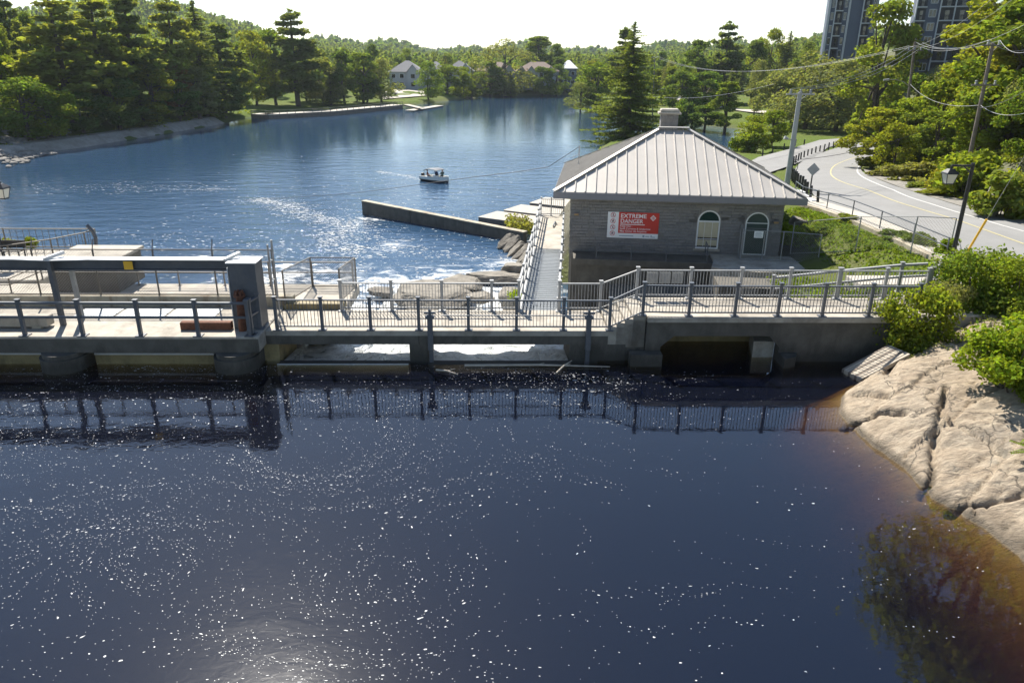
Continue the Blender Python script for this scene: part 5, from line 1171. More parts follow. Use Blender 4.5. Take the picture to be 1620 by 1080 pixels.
tower(94, 110, 188, 14, 4.5, 10, 2.95, 'dark blue apartment tower with stacked balconies above the wooded slope', [('b', .14), ('w', .17), ('b', .19), ('b', .19), ('w', .17), ('w', .14)], -.40)
M['th_wall'] = plain('townhouse_siding', (0.40,0.41,0.43), .8, var=.06); M['th_roof'] = plain('shingle_grey', (0.17,0.17,0.18), .85, var=.12); M['th_roof2'] = plain('shingle_brown', (0.20,0.145,0.115), .85, var=.12)
def townhouse(pxl, pxr, Y0, dep, zb, zw, zt, label, gables, roofm, wallm=None, cols=4, floors=2):
    a = atY(pxl, 120, Y0); b = atY(pxr, 120, Y0); x0, x1 = a.x, b.x; e = empty('townhouse', ((x0+x1)/2, Y0, zb), label, 'building', 'townhouses on the far bank'); wallm = wallm or M['th_wall']
    MB().box(x0, x1, Y0, Y0 + dep, zb - 2, zw).build('wall', wallm, e)
    mb = MB(); ov = .6; ym = Y0 + dep/2; hp = min(dep/2, (x1-x0)/2 - .5)
    mb.add([(x0-ov,Y0-ov,zw),(x1+ov,Y0-ov,zw),(x1+ov,Y0+dep+ov,zw),(x0-ov,Y0+dep+ov,zw),(x0+hp,ym,zt),(x1-hp,ym,zt)], [(0,1,5,4),(1,2,5),(2,3,4,5),(3,0,4),(3,2,1,0)]); mb.build('roof', roofm, e)
    for g, gw_ in gables:
        gx = x0 + (x1-x0)*g; zg = zw + gw_*.55; mb = MB()
        mb.add([(gx-gw_/2,Y0-.9,zb-1),(gx+gw_/2,Y0-.9,zb-1),(gx+gw_/2,Y0-.9,zw-.3),(gx,Y0-.9,zg),(gx-gw_/2,Y0-.9,zw-.3),(gx-gw_/2,Y0+.3,zb-1),(gx+gw_/2,Y0+.3,zb-1),(gx+gw_/2,Y0+.3,zw-.3),(gx-gw_/2,Y0+.3,zw-.3)], [(0,1,2,3,4),(1,6,7,2),(5,0,4,8)]); gb = mb.build('gable', wallm, e)
        o = .5; mb = MB(); mb.add([(gx-gw_/2-o,Y0-1.3,zw-.3-o*.6),(gx,Y0-1.3,zg+.15),(gx,Y0+dep*.5,zg+.15),(gx-gw_/2-o,Y0+1,zw-.3-o*.6),(gx+gw_/2+o,Y0-1.3,zw-.3-o*.6),(gx+gw_/2+o,Y0+1,zw-.3-o*.6)], [(0,1,2,3),(1,4,5,2)]); mb.build('gable_roof', roofm, gb)
        for f in range(floors):
            z = zb + .9 + f*(zw - zb)/floors; wn_ = MB().box(gx - .8, gx + .8, Y0 - .96, Y0 - .903, z, z + 1.5).build('window', M['glass'], gb)
    for k in range(cols):
        for f in range(floors):
            x = x0 + (x1-x0)*(k + .5)/cols; z = zb + .9 + f*(zw - zb)/floors
            if any(abs(x - (x0 + (x1-x0)*g)) < gw_/2 + .9 for g, gw_ in gables): continue
            wn_ = MB().box(x - .8, x + .8, Y0 - .05, Y0 - .003, z, z + 1.5).build('window', M['glass'], e)
            mb = MB(); mb.box(x - .95, x - .8, Y0 - .09, Y0 - .004, z - .1, z + 1.6); mb.box(x + .8, x + .95, Y0 - .09, Y0 - .004, z - .1, z + 1.6); mb.box(x - .8, x + .8, Y0 - .09, Y0 - .004, z + 1.5, z + 1.6); mb.build('frame', M['white'], wn_)
    return e
townhouse(616, 668, 322, 12, -1.5, 5.0, 9.3, 'pale grey townhouse with two gables above the far lot', [(.72, 5)], M['th_roof'])
townhouse(672, 704, 345, 12, -1, 5.0, 9.0, 'pale grey townhouse mostly hidden behind the shore willow', [(.4, 5)], M['th_roof'])
townhouse(704, 748, 348, 12, -1, 5.0, 9.4, 'grey townhouse with a dark gable between the shore trees', [(.75, 6), (.2, 4)], M['th_roof'])
townhouse(752, 815, 356, 13, -1, 5.2, 9.0, 'townhouse row with brown roof behind the tallest shore tree', [(.85, 5)], M['th_roof2'], cols=5)
townhouse(817, 884, 358, 13, -1, 5.2, 9.2, 'long townhouse row with brown roof and pale dormer edges', [(.12, 4), (.35, 4), (.8, 4)], M['th_roof2'], cols=6)
townhouse(889, 912, 362, 14, -1, 6.5, 10.0, 'dark house with a bright metal roof at the end of the far row', [], M['steel_lt'], M['tw_wall'], cols=2)
# ================================================================ left bank: boardwalk, dock, shed, car, shore wall
def deckline(pts, wd, zt, name, label, cat, depth=1.0, mat=M['path']):
    e = empty(name, pts[0], label, cat)
    for a, b in zip(pts[:-1], pts[1:]):
        a = Vector((a.x, a.y, zt)); b = Vector((b.x, b.y, zt)); n_ = Vector((-(b-a).y, (b-a).x, 0)).normalized()*wd
        mb = MB(); up = Vector((0,0,.16)); mb.add([a, b, b+n_, a+n_, a+up, b+up, b+n_+up, a+n_+up], [(0,3,2,1),(4,5,6,7),(0,1,5,4),(1,2,6,5),(2,3,7,6),(3,0,4,7)]); mb.build('deck', mat, e)
        dn = Vector((0,0,-depth)); o = n_*.04; mb = MB(); mb.add([a+o+dn, b+o+dn, b+n_*.3+dn, a+n_*.3+dn, a+o-Vector((0,0,.003)), b+o-Vector((0,0,.003)), b+n_*.3-Vector((0,0,.003)), a+n_*.3-Vector((0,0,.003))], [(0,3,2,1),(4,5,6,7),(0,1,5,4),(1,2,6,5),(2,3,7,6),(3,0,4,7)]); mb.build('crib_face', M['woodpole'], e)
    return e
bq = [atz(397, 188, ZD), atz(425, 189, ZD), atz(530, 183, ZD), atz(638, 172, ZD)]
bk = deckline(bq, 4.2, ZD + 1.05, 'boardwalk', 'pale riverside boardwalk on a dark timber crib along the park lawn', 'boardwalk', 1.6)
pp = smooth_poly([Vector((p.x, p.y, ZD + 1.21)) for p in bq], 26)
railing('boardwalk_railing', offset_line(pp, .25), 1.0, 'dark post-and-rail fence along the edge of the riverside boardwalk', M['wire_post'], post=.12, pickets=False, top_r=.08, cap=False, bases=False)
deckline([atz(655, 177, ZD), atz(702, 169, ZD)], 3.0, ZD + .25, 'swim_dock', 'pale floating dock reaching into the river past the boardwalk', 'dock', .5)
deckline([atz(638, 170, ZD), atz(662, 176, ZD)], 2.0, ZD + .8, 'dock_ramp', 'sloping gangway joining boardwalk and floating dock', 'ramp', .3)
e = empty('park_shed', on(411, 156, gz), 'small grey shed under the tall park trees', 'shed'); c = ORIG[e.name]
MB().box(c.x - 1.6, c.x + 1.6, c.y, c.y + 2.4, c.z - .3, c.z + 1.9).build('wall', M['tw_light'], e); mb = MB(); mb.prism([(c.x - 1.9, c.z + 1.9), (c.x + 1.9, c.z + 1.9), (c.x, c.z + 2.7)], 'y', c.y - .2, c.y + 2.6); mb.build('roof', M['th_roof'], e); MB().box(c.x - .5, c.x + .5, c.y - .03, c.y - .003, c.z, c.z + 1.7).build('door', M['tw_dark'], e)
pkl = [on(x, y, lambda a, b: gz(a, b) + .1) for x, y in ((606, 158), (640, 155), (680, 152), (668, 144), (628, 142), (604, 148))]
mb = MB(); mb.add([(p.x, p.y, gz(p.x, p.y) + .35) for p in pkl], [tuple(range(len(pkl)-1,-1,-1))]); mb.build('far_parking', M['path'], kind='structure')
cp = on(620, 152, gz); e = empty('parked_car', (cp.x, cp.y, gz(cp.x, cp.y) + .35), 'silver car parked in the far lot by the townhouses', 'car'); c = ORIG[e.name]
mb = MB(); mb.prism([(c.x-2.2,c.z+.3),(c.x+2.2,c.z+.3),(c.x+2.25,c.z+.75),(c.x+1.6,c.z+.9),(c.x-2.0,c.z+.95),(c.x-2.25,c.z+.7)], 'y', c.y - .85, c.y + .85); mb.build('body', M['silver'], e)
mb = MB(); mb.prism([(c.x-1.7,c.z+.952),(c.x+1.2,c.z+.905),(c.x+.5,c.z+1.42),(c.x-1.2,c.z+1.45)], 'y', c.y - .72, c.y + .72); mb.build('cabin', M['glass'], e)
for sx_ in (-1.4, 1.4):
    for sy in (-.86, .66): mb = MB(); mb.tube((c.x + sx_, c.y + sy, c.z + .32), (c.x + sx_, c.y + sy + .2, c.z + .32), .32, n=12); mb.build('wheel', M['tyre'], e)
# sloping shore wall on the left bank
sh = [atz(x, y, ZD) for x, y in ((-40, 262), (0, 254), (75, 242), (140, 233), (200, 223), (330, 201), (360, 195))]
A = smooth_poly(sh, 40); Bq = offset_line(A, 3.2); mb = MB(); vs = []
for p, q in zip(A, Bq): vs += [(p.x, p.y, ZD - .4), (q.x, q.y, ZD + 1.45), (q.x - 2.4, q.y, ZD + 1.5)]
mb.add(vs, [(3*i+j, 3*i+3+j, 3*i+4+j, 3*i+1+j) for i in range(39) for j in (0, 1)]); mb.xf = None
o = mb.build('shore_wall', M['conc_shore']); tag(o, 'long sloping concrete shore wall below the wooded bank', 'wall')
# rip-rap boulders on the left bank
import bmesh
rb_me = []
for s_ in range(5):
    o = boulder('tmp', (0,0,0), (1,1,.75), None, M['rubble'], 200 + s_, sub=2); rb_me.append(o.data); bpy.data.objects.remove(o)
rng = random.Random(11); cnt = 0
V = []; Fc = []; base = 0
for _ in range(900):
    if rng.random() < .6: px, py = rng.uniform(-10, 110), rng.uniform(178, 228)
    else: px, py = rng.uniform(-10, 85), rng.uniform(234, 256)
    if py < 228 and py < 172 + px*.25: continue
    if py > 230 and py > 256 - px*.12: continue
    p = on(px, py, lambda a, b: max(gz(a, b), ZD)); r = rng.uniform(.25, .75); z = max(gz(p.x, p.y), ZD) + r*.2
    m_ = rb_me[rng.randrange(5)]; a = rng.uniform(0, 6.3)
    co = np.empty(len(m_.vertices)*3, np.float32); m_.vertices.foreach_get('co', co); co = co.reshape(-1, 3) * r * np.array([rng.uniform(.7,1.3), rng.uniform(.7,1.3), rng.uniform(.6,1)])
    co = co @ np.array([[math.cos(a),-math.sin(a),0],[math.sin(a),math.cos(a),0],[0,0,1]]) + np.array([p.x, p.y, z]); V.append(co)
    Fc.append(np.array([list(f.vertices) for f in m_.polygons]) + base); base += len(co)
o = link('riprap', np_mesh('riprap', np.concatenate(V), np.concatenate(Fc)), M['rubble'], kind='stuff'); tag(o, 'tumbled grey riprap stones on the steep wooded bank', 'riprap')
# ================================================================ motor boat with people
bc = (atz(672, 286, ZD) + atz(706, 288, ZD)) / 2; hd = R_(-38); BT = Matrix.Translation(bc) @ Matrix.Rotation(hd, 4, 'Z') @ Matrix.Scale(.92, 4)
bt = empty('motor_boat', bc, 'small white motor boat with grey canopy crossing the river', 'boat')
secs = [(-2.3,.98,.55,.62),(-1.2,1.08,.62,.64),(.2,1.06,.62,.68),(1.4,.86,.45,.76),(2.1,.5,.2,.84),(2.5,.06,.02,.9)]
vs = []; 
for x, wg, wb_, zg in secs: vs += [(x,-wg,zg),(x,-wg*.96,.28),(x,-wb_,-.15),(x,wb_,-.15),(x,wg*.96,.28),(x,wg,zg)]
fs = [(6*i+j, 6*i+6+j, 6*i+7+j, 6*i+1+j) for i in range(5) for j in range(5)] + [(5,4,3,2,1,0)]
mb = MB(BT); mb.add(vs, fs); hull = mb.build('hull', M['hull'], bt)
mb = MB(BT)
for i in range(5):
    for s in (-1, 1):
        a = secs[i]; b = secs[i+1]; mb.add([(a[0],s*a[1]*1.02,.30),(b[0],s*b[1]*1.02,.30),(b[0],s*b[2]*1.05,-.12),(a[0],s*a[2]*1.05,-.12)], [(0,1,2,3)])
mb.build('dark_stripe', M['hull_dark'], bt)
mb = MB(BT); mb.add([(x, s*w_*.97, .36 if x < 1.2 else zg - .06) for x, w_, _, zg in secs for s in (-1, 1)], [(2*i, 2*i+1, 2*i+3, 2*i+2) for i in range(5)]); mb.build('deck', M['hull'], bt)
mb = MB(BT); mb.path([(x, -w_, zg + .03) for x, w_, _, zg in secs], .05); mb.path([(x, w_, zg + .03) for x, w_, _, zg in secs], .05); mb.build('gunwale', M['hull'], bt)
mb = MB(BT); cn = [(-1.5,1.5),(-1.0,1.74),(-.3,1.84),(.5,1.80),(1.0,1.68)]
mb.add([(x, s*.92, z + dz - .06*abs(s)) for x, z in cn for dz in (0, .05) for s in (-1, 0, 1)], [(6*i+j, 6*i+j+1, 6*i+j+7, 6*i+j+6) for i in range(4) for j in (0,1,3,4)] + [(6*i+0,6*i+6,6*i+9,6*i+3) for i in range(4)] + [(6*i+2,6*i+5,6*i+11,6*i+8) for i in range(4)]); mb.build('canopy', M['canvas'], bt)
for x, z in ((-1.4, 1.5), (.9, 1.66)):
    for s in (-1, 1): mb = MB(BT); mb.tube((-.3, s*1.0, .62), (x, s*.9, z), .025); mb.build('canopy_strut', M['rail_galv'], bt)
mb = MB(BT); mb.box(-2.65,-2.3,-.22,.22,.1,1.0); mb.box(-2.6,-2.4,-.12,.12,-.4,.1); mb.build('outboard_motor', M['black'], bt, bevel=.05)
mb = MB(BT); mb.box(.3,.8,-.75,-.15,.36,.95); mb.build('console', M['hull'], bt); mb = MB(BT); mb.add([(.8,-.78,.95),(.8,-.12,.95),(.6,-.2,1.3),(.6,-.7,1.3)], [(0,1,2,3)]); mb.build('windscreen', M['glass'], bt)
def seated(name, loc, yaw, shirt, label, s=1.0):
    """one continuous skinned figure sitting, with head and hair"""
    J = {'pel':(0,0,0),'spi':(.02,0,.22),'che':(.0,0,.42),'nec':(.02,0,.56),'hea':(.05,0,.68),'top':(.04,0,.80),
         'ls':(.0,.17,.48),'le':(.10,.22,.24),'lw':(.30,.16,.16),'lh':(.38,.13,.16),'rs':(.0,-.17,.48),'re':(.10,-.22,.24),'rw':(.30,-.16,.16),'rh':(.38,-.13,.16),
         'lt':(.06,.10,-.02),'lk':(.42,.13,.0),'la':(.44,.13,-.38),'lf':(.58,.13,-.42),'rt':(.06,-.10,-.02),'rk':(.42,-.13,.0),'ra':(.44,-.13,-.38),'rf':(.58,-.13,-.42)}
    Rr = dict(pel=.15,spi=.13,che=.15,nec=.055,hea=.095,top=.075,ls=.075,le=.05,lw=.035,lh=.03,rs=.075,re=.05,rw=.035,rh=.03,lt=.095,lk=.07,la=.045,lf=.035,rt=.095,rk=.07,ra=.045,rf=.035)
    E_ = [('pel','spi'),('spi','che'),('che','nec'),('nec','hea'),('hea','top'),('che','ls'),('ls','le'),('le','lw'),('lw','lh'),('che','rs'),('rs','re'),('re','rw'),('rw','rh'),('pel','lt'),('lt','lk'),('lk','la'),('la','lf'),('pel','rt'),('rt','rk'),('rk','ra'),('ra','rf')]
    ks = list(J); me = bpy.data.meshes.new(name); me.from_pydata([Vector(J[k])*s for k in ks], [(ks.index(a), ks.index(b)) for a, b in E_], [])
    o = bpy.data.objects.new(name, me); col.objects.link(o); o.location = loc; o.rotation_euler = (0,0,yaw); ORIG[o.name] = Vector(loc)
    sm = o.modifiers.new('skin', 'SKIN'); sd_ = me.skin_vertices[0].data
    for i, k in enumerate(ks): sd_[i].radius = (Rr[k]*s, Rr[k]*s); sd_[i].use_root = (k == 'pel')
    ss = o.modifiers.new('sub', 'SUBSURF'); ss.levels = 1; ss.render_levels = 1
    bpy.context.view_layer.update(); ev = o.evaluated_get(bpy.context.evaluated_depsgraph_get()); m2 = bpy.data.meshes.new_from_object(ev); o.modifiers.clear(); o.data = m2
    m2.materials.clear(); [m2.materials.append(x) for x in (shirt, M['skin'], M['hull_dark'])]
    for p in m2.polygons:
        c = p.center / s; p.use_smooth = True
        p.material_index = 1 if (c.z > .55 or (abs(c.y) > .08 and c.x > .2 and c.z > .10)) else (2 if c.z < .03 else 0)
    import bmesh
    bm = bmesh.new(); bmesh.ops.create_icosphere(bm, subdivisions=2, radius=.125*s)
    for v in bm.verts: v.co = Vector((v.co.x*.95 + .025*s, v.co.y*.9, max(v.co.z, -.02*s) + .73*s))
    hm = bpy.data.meshes.new('hair'); bm.to_mesh(hm); bm.free(); hr = bpy.data.objects.new('hair', hm); col.objects.link(hr); hm.materials.append(M['hull_dark']); hr.parent = o
    return tag(o, label, 'person')
P_ = lambda x, y, z: BT @ Vector((x, y, z))
seated('person', P_(.1, .1, .78), hd - .3, M['blue'], 'person in a blue shirt seated under the boat canopy', 1.0)
seated('person', P_(1.25, .15, .86), hd + 2.7, M['greenshirt'], 'person in a grey-green shirt sitting toward the bow of the boat', 1.0)
seated('person', P_(-1.35, -.25, .72), hd + .5, M['redshirt'], 'person in a dark red shirt sitting low at the stern of the boat', .9)
for x, y in ((.1,.1),(-1.35,-.25),(1.25,.15)): mb = MB(BT); mb.cbox(x-.28, x+.25, y-.3, y+.3, .37, .62, .04); mb.build('seat', M['hull'], bt)
# ================================================================ vegetation
NR = np.random.default_rng(7)
def quads(C, S, up=0.35, out=None, ow=0.5, asp=0.62, rng=NR):
    n = len(C); N = rng.normal(size=(n, 3)); N[:, 2] += up
    if out is not None: N = N + out * ow * 2
    N /= np.linalg.norm(N, axis=1, keepdims=True) + 1e-9
    T = rng.normal(size=(n, 3)); A = np.cross(N, T); A /= np.linalg.norm(A, axis=1, keepdims=True) + 1e-9; Bv = np.cross(N, A)
    S = np.asarray(S).reshape(-1, 1) if np.ndim(S) else np.full((n, 1), S)
    V = np.stack([C - A*S, C - Bv*S*asp, C + A*S, C + Bv*S*asp], 1).reshape(-1, 3)
    return V, np.arange(4*n).reshape(-1, 4)
def tubes_np(segs, n=6):
    mb = MB()
    for p, q, r, r2 in segs: mb.tube(p, q, r, r2, n)
    me = bpy.data.meshes.new('trunk'); me.from_pydata(mb.v, [], mb.f); me.materials.append(M['bark']); return me
def blobs_leaf(cs, rs, n, size, seed, flat=.75, shell=.55):
    r = np.random.default_rng(seed); cs = np.array(cs); rs = np.array(rs); w_ = rs**2; idx = r.choice(len(cs), n, p=w_/w_.sum())
    d = r.normal(size=(n, 3)); d /= np.linalg.norm(d, axis=1, keepdims=True); k = r.uniform(shell, 1.0, n)**.7
    k *= 1 + .25*r.normal(size=n)*(r.random(n) < .2)
    off = d * k[:, None] * rs[idx][:, None]; off[:, 2] *= flat
    C = cs[idx] + off; return quads(C, size*r.uniform(.6, 1.35, n), .25, d, .45, .62, r)
def deciduous(seed, H=12., W=9., n=6500, size=.21, base=.26, K=34, lean=0., droop=0.):
    r = random.Random(seed); segs = []; top = Vector((lean, 0, H*.8)); p = Vector((0,0,-.6)); rad = H*.022
    pts = [Vector((0,0,-.6)), Vector((lean*.2 + r.uniform(-.2,.2), r.uniform(-.2,.2), H*.28)), Vector((lean*.6, r.uniform(-.3,.3), H*.55)), top]
    for i in range(3): segs.append((pts[i], pts[i+1], rad*(1 - .28*i), rad*(1 - .28*(i+1))))
    cs, rs = [], []
    for k in range(K):
        th = r.uniform(0, 6.283); zf = r.uniform(base, .93); prof = math.sin(math.pi * min(1, max(0, (zf - base*.55) / (1.03 - base*.55)))**.85)
        rr_ = W/2 * prof * r.uniform(.45, .86); c = Vector((lean*zf + rr_*math.cos(th), rr_*math.sin(th), H*zf)); cs.append(c); rs.append(W*r.uniform(.09, .165))
        if k < 14:
            s = pts[1].lerp(pts[3], r.uniform(0, .8)); segs.append((s, s.lerp(c, .55) + Vector((0,0,.3)), rad*.36, rad*.24)); segs.append((s.lerp(c, .55) + Vector((0,0,.3)), c, rad*.24, rad*.08))
    cs.append(Vector((lean*.9, 0, H*.9))); rs.append(W*.13)
    V, F = blobs_leaf([tuple(c) for c in cs], rs, n, size, seed)
    if droop: V[:, 2] -= droop * (np.hypot(V[:,0], V[:,1]) / (W/2))**2
    return tubes_np(segs), np_mesh('crown', V, F), H, W
def spruce(seed, H=18., W=8., whorls=50, size=.34, base=.05, ragged=.25):
    r = np.random.default_rng(seed); C = []; S = []; segs = [(Vector((0,0,-.6)), Vector((0,0,H*.55)), H*.017, H*.010), (Vector((0,0,H*.55)), Vector((0,0,H*.995)), H*.010, H*.002)]
    for k in range(whorls):
        zf = base + (1 - base) * (k / whorls)**.92; L0 = W/2 * (1 - zf)**.78 * (1 - .35*max(0, .16 - zf)/.16)
        for j in range(int(r.integers(5, 9))):
            th = r.uniform(0, 6.283); L = L0 * (1 + ragged * r.normal()); L = max(.15, L); z0 = H*zf + r.uniform(-.2, .2); n = max(3, int(L / .16))
            t = np.linspace(.12, 1, n); x = L*t*math.cos(th); y = L*t*math.sin(th); z = z0 - L*(.32*t - .16*t*t*1.3) + .0
            m_ = 2; 
            for q in range(m_):
                sp_ = .10 + .2*L*(t*(1.15 - t)); lat = r.uniform(-1, 1, n)*sp_*1.1
                C.append(np.stack([x - math.sin(th)*lat, y + math.cos(th)*lat, z - .12*r.random(n)], 1)); S.append(size*r.uniform(.55, 1.1, n)*(.7 + .5*(1 - zf)))
            if L > 1.0 and j < 4: segs.append((Vector((0,0,z0)), Vector((x[-1]*.8, y[-1]*.8, z[int(n*.8)])), .05, .015))
    C = np.concatenate(C); S = np.concatenate(S); V, F = quads(C, S, 1.1, None, 0, .38, r); return tubes_np(segs, 5), np_mesh('crown', V, F), H, W
def pine(seed, H=20., W=9., size=.30, base=.28, n=9000, whorls=12):
    r = random.Random(seed); segs = [(Vector((0,0,-.6)), Vector((.2,.1,H*.5)), H*.017, H*.012), (Vector((.2,.1,H*.5)), Vector((0,0,H*.97)), H*.012, H*.003)]; cs, rs = [], []
    for k in range(whorls):
        zf = base + (.97 - base)*((k + r.uniform(-.5,.5)) / whorls); prof = (1 - zf)**.62 * (1.05 if zf > .45 else .55 + zf); 
        for j in range(r.randint(5, 7)):
            th = r.uniform(0, 6.283); L = W/2 * prof * r.uniform(.55, 1.25); p0 = Vector((.1,0,H*zf)); p1 = p0 + Vector((L*math.cos(th), L*math.sin(th), L*r.uniform(-.12,.38))); segs.append((p0, p1, .09*(1.2 - zf), .02))
            for t in ((.98, .72, .45) if L > 1.4 else (.9, .5)): 
                c = p0.lerp(p1, t) + Vector((r.uniform(-.25,.25), r.uniform(-.25,.25), .1)); cs.append(tuple(c)); rs.append(max(.5, L*.28*r.uniform(.8,1.3)))
    cs.append((0,0,H*.96)); rs.append(.5); V, F = blobs_leaf(cs, rs, n, size, seed, flat=.8, shell=.05); return tubes_np(segs, 6), np_mesh('crown', V, F), H, W
def bush(seed, H=2.2, W=3.0, n=3000, size=.12, K=22):
    r = random.Random(seed); cs, rs, segs = [], [], []
    for k in range(K):
        th = r.uniform(0, 6.283); zf = r.uniform(.12, .82); rr_ = W/2*math.sin(math.pi*(.2 + .72*zf))*r.uniform(.2, .85); c = Vector((rr_*math.cos(th), rr_*math.sin(th), H*zf)); cs.append(tuple(c)); rs.append(W*r.uniform(.10, .19))
        if k < 10: segs.append((Vector((rr_*.15*math.cos(th), rr_*.15*math.sin(th), -.2)), c, .025*H/2, .008))
    V, F = blobs_leaf(cs, rs, n, size, seed, flat=.85, shell=.3); return tubes_np(segs, 5), np_mesh('crown', V, F), H, W
PROTO = {}
for i in range(5): PROTO[f'dec{i}'] = deciduous(20 + i, 12 + i % 2, (8.5, 9.5, 7.5, 10, 8)[i], 6500, .21, (.15, .12, .18, .10, .10)[i], lean=(.3, -.5, .2, 0, .4)[i])
PROTO['wil0'] = deciduous(31, 11, 11, 6500, .17, .16, 44, droop=1.6); PROTO['wil1'] = deciduous(32, 12, 10, 6500, .17, .14, 40, droop=1.3)
PROTO['tall0'] = deciduous(33, 15, 8, 7500, .21, .12, 44); PROTO['tall1'] = deciduous(34, 16, 7, 7500, .21, .08, 46)
for i in range(3): PROTO[f'spr{i}'] = spruce(40 + i, 18, (7.5, 9, 6)[i], ragged=(.22, .3, .2)[i])
for i in range(4): PROTO[f'pin{i}'] = pine(50 + i, 20, (8.5, 7.5, 9.5, 8)[i], base=(.16, .28, .18, .06)[i], whorls=(16, 14, 15, 18)[i], size=.33)
for i in range(3): PROTO[f'bsh{i}'] = bush(60 + i, 2.2, (3, 3.4, 2.6)[i])
PROTO['big_spruce'] = spruce(45, 20, 12.5, 80, .34, .0, .34)
NAMES = {'dec': 'leafy_tree', 'wil': 'willow_tree', 'tal': 'leafy_tree', 'spr': 'spruce_tree', 'pin': 'pine_tree', 'bsh': 'shrub', 'big': 'spruce_tree'}
CROWN = {}
def crown_mesh(k, mt):
    if (k, mt) not in CROWN:
        me = PROTO[k][1] if not PROTO[k][1].materials else PROTO[k][1].copy()
        me.materials.clear(); me.materials.append(M[mt]); CROWN[(k, mt)] = me
    return CROWN[(k, mt)]
NTREE = [0]; TREES = []
def put_tree(kind, mt, x, y, z, h, wd, label, group, rot=None):
    tm, cm, PH, PW = PROTO[kind]; nm = NAMES[kind[:3]]
    e = bpy.data.objects.new(nm, None); col.objects.link(e); e.location = (x, y, z); e.scale = (wd/PW, wd/PW, h/PH); e.rotation_euler = (0, 0, random.uniform(0, 6.28) if rot is None else rot)
    e.empty_display_size = .3
    for pn, m_ in (('trunk' if kind[:3] != 'bsh' else 'stems', tm), ('crown' if kind[:3] != 'bsh' else 'foliage', crown_mesh(kind, mt))):
        o = bpy.data.objects.new(pn, m_); col.objects.link(o); o.parent = e
    NTREE[0] += 1; TREES.append((x, y, wd)); return tag(e, label, 'shrub' if kind[:3] == 'bsh' else 'tree', group)
random.seed(3)
def T(kind, mt, px, top, Y, wpx, label, group=None, zb=None):
    t = atY(px, top, Y); zb = gz(t.x, Y) if zb is None else zb; zb = max(zb, ZD + .05); sc_ = FPX / math.hypot(Y, t.x) * .97
    return put_tree(kind, mt, t.x, Y, zb - .1, t.z - zb, wpx * 1.28 / sc_, label, group)
GL = 'trees of the wooded bank'; GP = 'park trees behind the boardwalk'; GF = 'trees on the far shore'; GR = 'trees on the right bank'; GS = 'trees on the slope above the road'
# ---- notable trees
T('pin3', 'needle_y', 74, -8, 146, 105, 'tall yellow-green pine nearest the frame edge on the wooded bank', GL)
T('pin0', 'needle_y', 140, -12, 156, 92, 'tall broad pine second along the wooded bank', GL)
T('pin1', 'needle', 192, -18, 165, 80, 'dark pine with bare lower trunk in the middle of the wooded bank', GL)
T('pin2', 'needle_y', 262, -8, 181, 84, 'tall layered pine behind the red-tipped tree', GL)
T('spr0', 'needle', 303, -2, 191, 70, 'slim dark conifer breaking the skyline of the wooded bank', GL)
T('pin3', 'needle', 338, 32, 202, 70, 'dark conifer at the park end of the wooded bank', GL)
T('tall0', 'leaf_red', 248, 74, 178, 60, 'leafy tree with reddish top among the bank pines', GL)
T('dec4', 'leaf_y', 232, 98, 164, 56, 'bright yellow-green tree at the foot of the bank pines', GL)
T('tall1', 'leaf_grey', 305, 102, 182, 46, 'pale silvery tree leaning over the shore wall', GL)
T('dec1', 'leaf', 28, 118, 130, 80, 'olive tree low on the bank above the riprap', GL); T('dec3', 'leaf_y', 62, 128, 134, 70, 'yellow-green bushy tree beside the riprap slope', GL)
T('spr2', 'needle', 215, 120, 160, 44, 'short dark spruce on the shore wall', GL); T('dec0', 'leaf_dark', 175, 118, 152, 66, 'shaded tree low on the bank under the pines', GL); T('dec2', 'leaf_dark', 348, 112, 196, 60, 'dark round tree shading the park end of the shore wall', GL)
T('dec0', 'leaf_dark', 120, 140, 143, 62, 'dark undergrowth tree between riprap and shore wall', GL); T('dec2', 'leaf', 275, 128, 174, 50, 'small mixed-green tree on the shore wall beside the silvery tree', GL)
T('pin0', 'needle', 458, 10, 238, 74, 'tall dark pine towering over the park lawn', GP)
T('dec3', 'leaf_y', 393, 45, 232, 58, 'sunlit yellow-green tree at the edge of the park', GP); T('dec0', 'leaf', 425, 42, 240, 62, 'full green tree beside the towering park pine', GP)
T('wil0', 'leaf_grey', 505, 84, 248, 62, 'pale grey-green tree in the middle of the park lawn', GP); T('dec2', 'leaf_dark', 540, 78, 252, 46, 'dark upright tree in the middle of the park', GP)
T('dec4', 'leaf', 570, 82, 258, 52, 'rounded green tree near the end of the boardwalk', GP); T('wil1', 'leaf_grey', 600, 90, 268, 52, 'hazy willow at the end of the park beside the far lot', GP)
T('spr2', 'needle', 520, 108, 246, 34, 'small dark evergreen standing on the park lawn', GP); T('dec2', 'leaf_dark', 578, 110, 262, 34, 'small dark tree by the end of the lawn', GP); T('dec1', 'leaf_dark', 480, 95, 255, 46, 'shaded tree beside the towering park pine', GP)
T('wil1', 'leaf', 676, 96, 288, 44, 'green willow leaning over the water at the far dock', GF); T('dec1', 'leaf', 706, 100, 318, 46, 'round green tree before the middle townhouse', GF); T('dec3', 'leaf_y', 732, 104, 322, 36, 'sunlit round tree before the dark gabled townhouse', GF)
T('spr2', 'needle', 746, 108, 328, 20, 'small dark evergreen between the townhouses', GF); T('wil0', 'leaf_grey', 800, 60, 345, 90, 'large hazy willow rising above the townhouse roofs', GF); T('tall0', 'leaf', 775, 94, 338, 40, 'green tree hiding the brown-roofed row', GF)
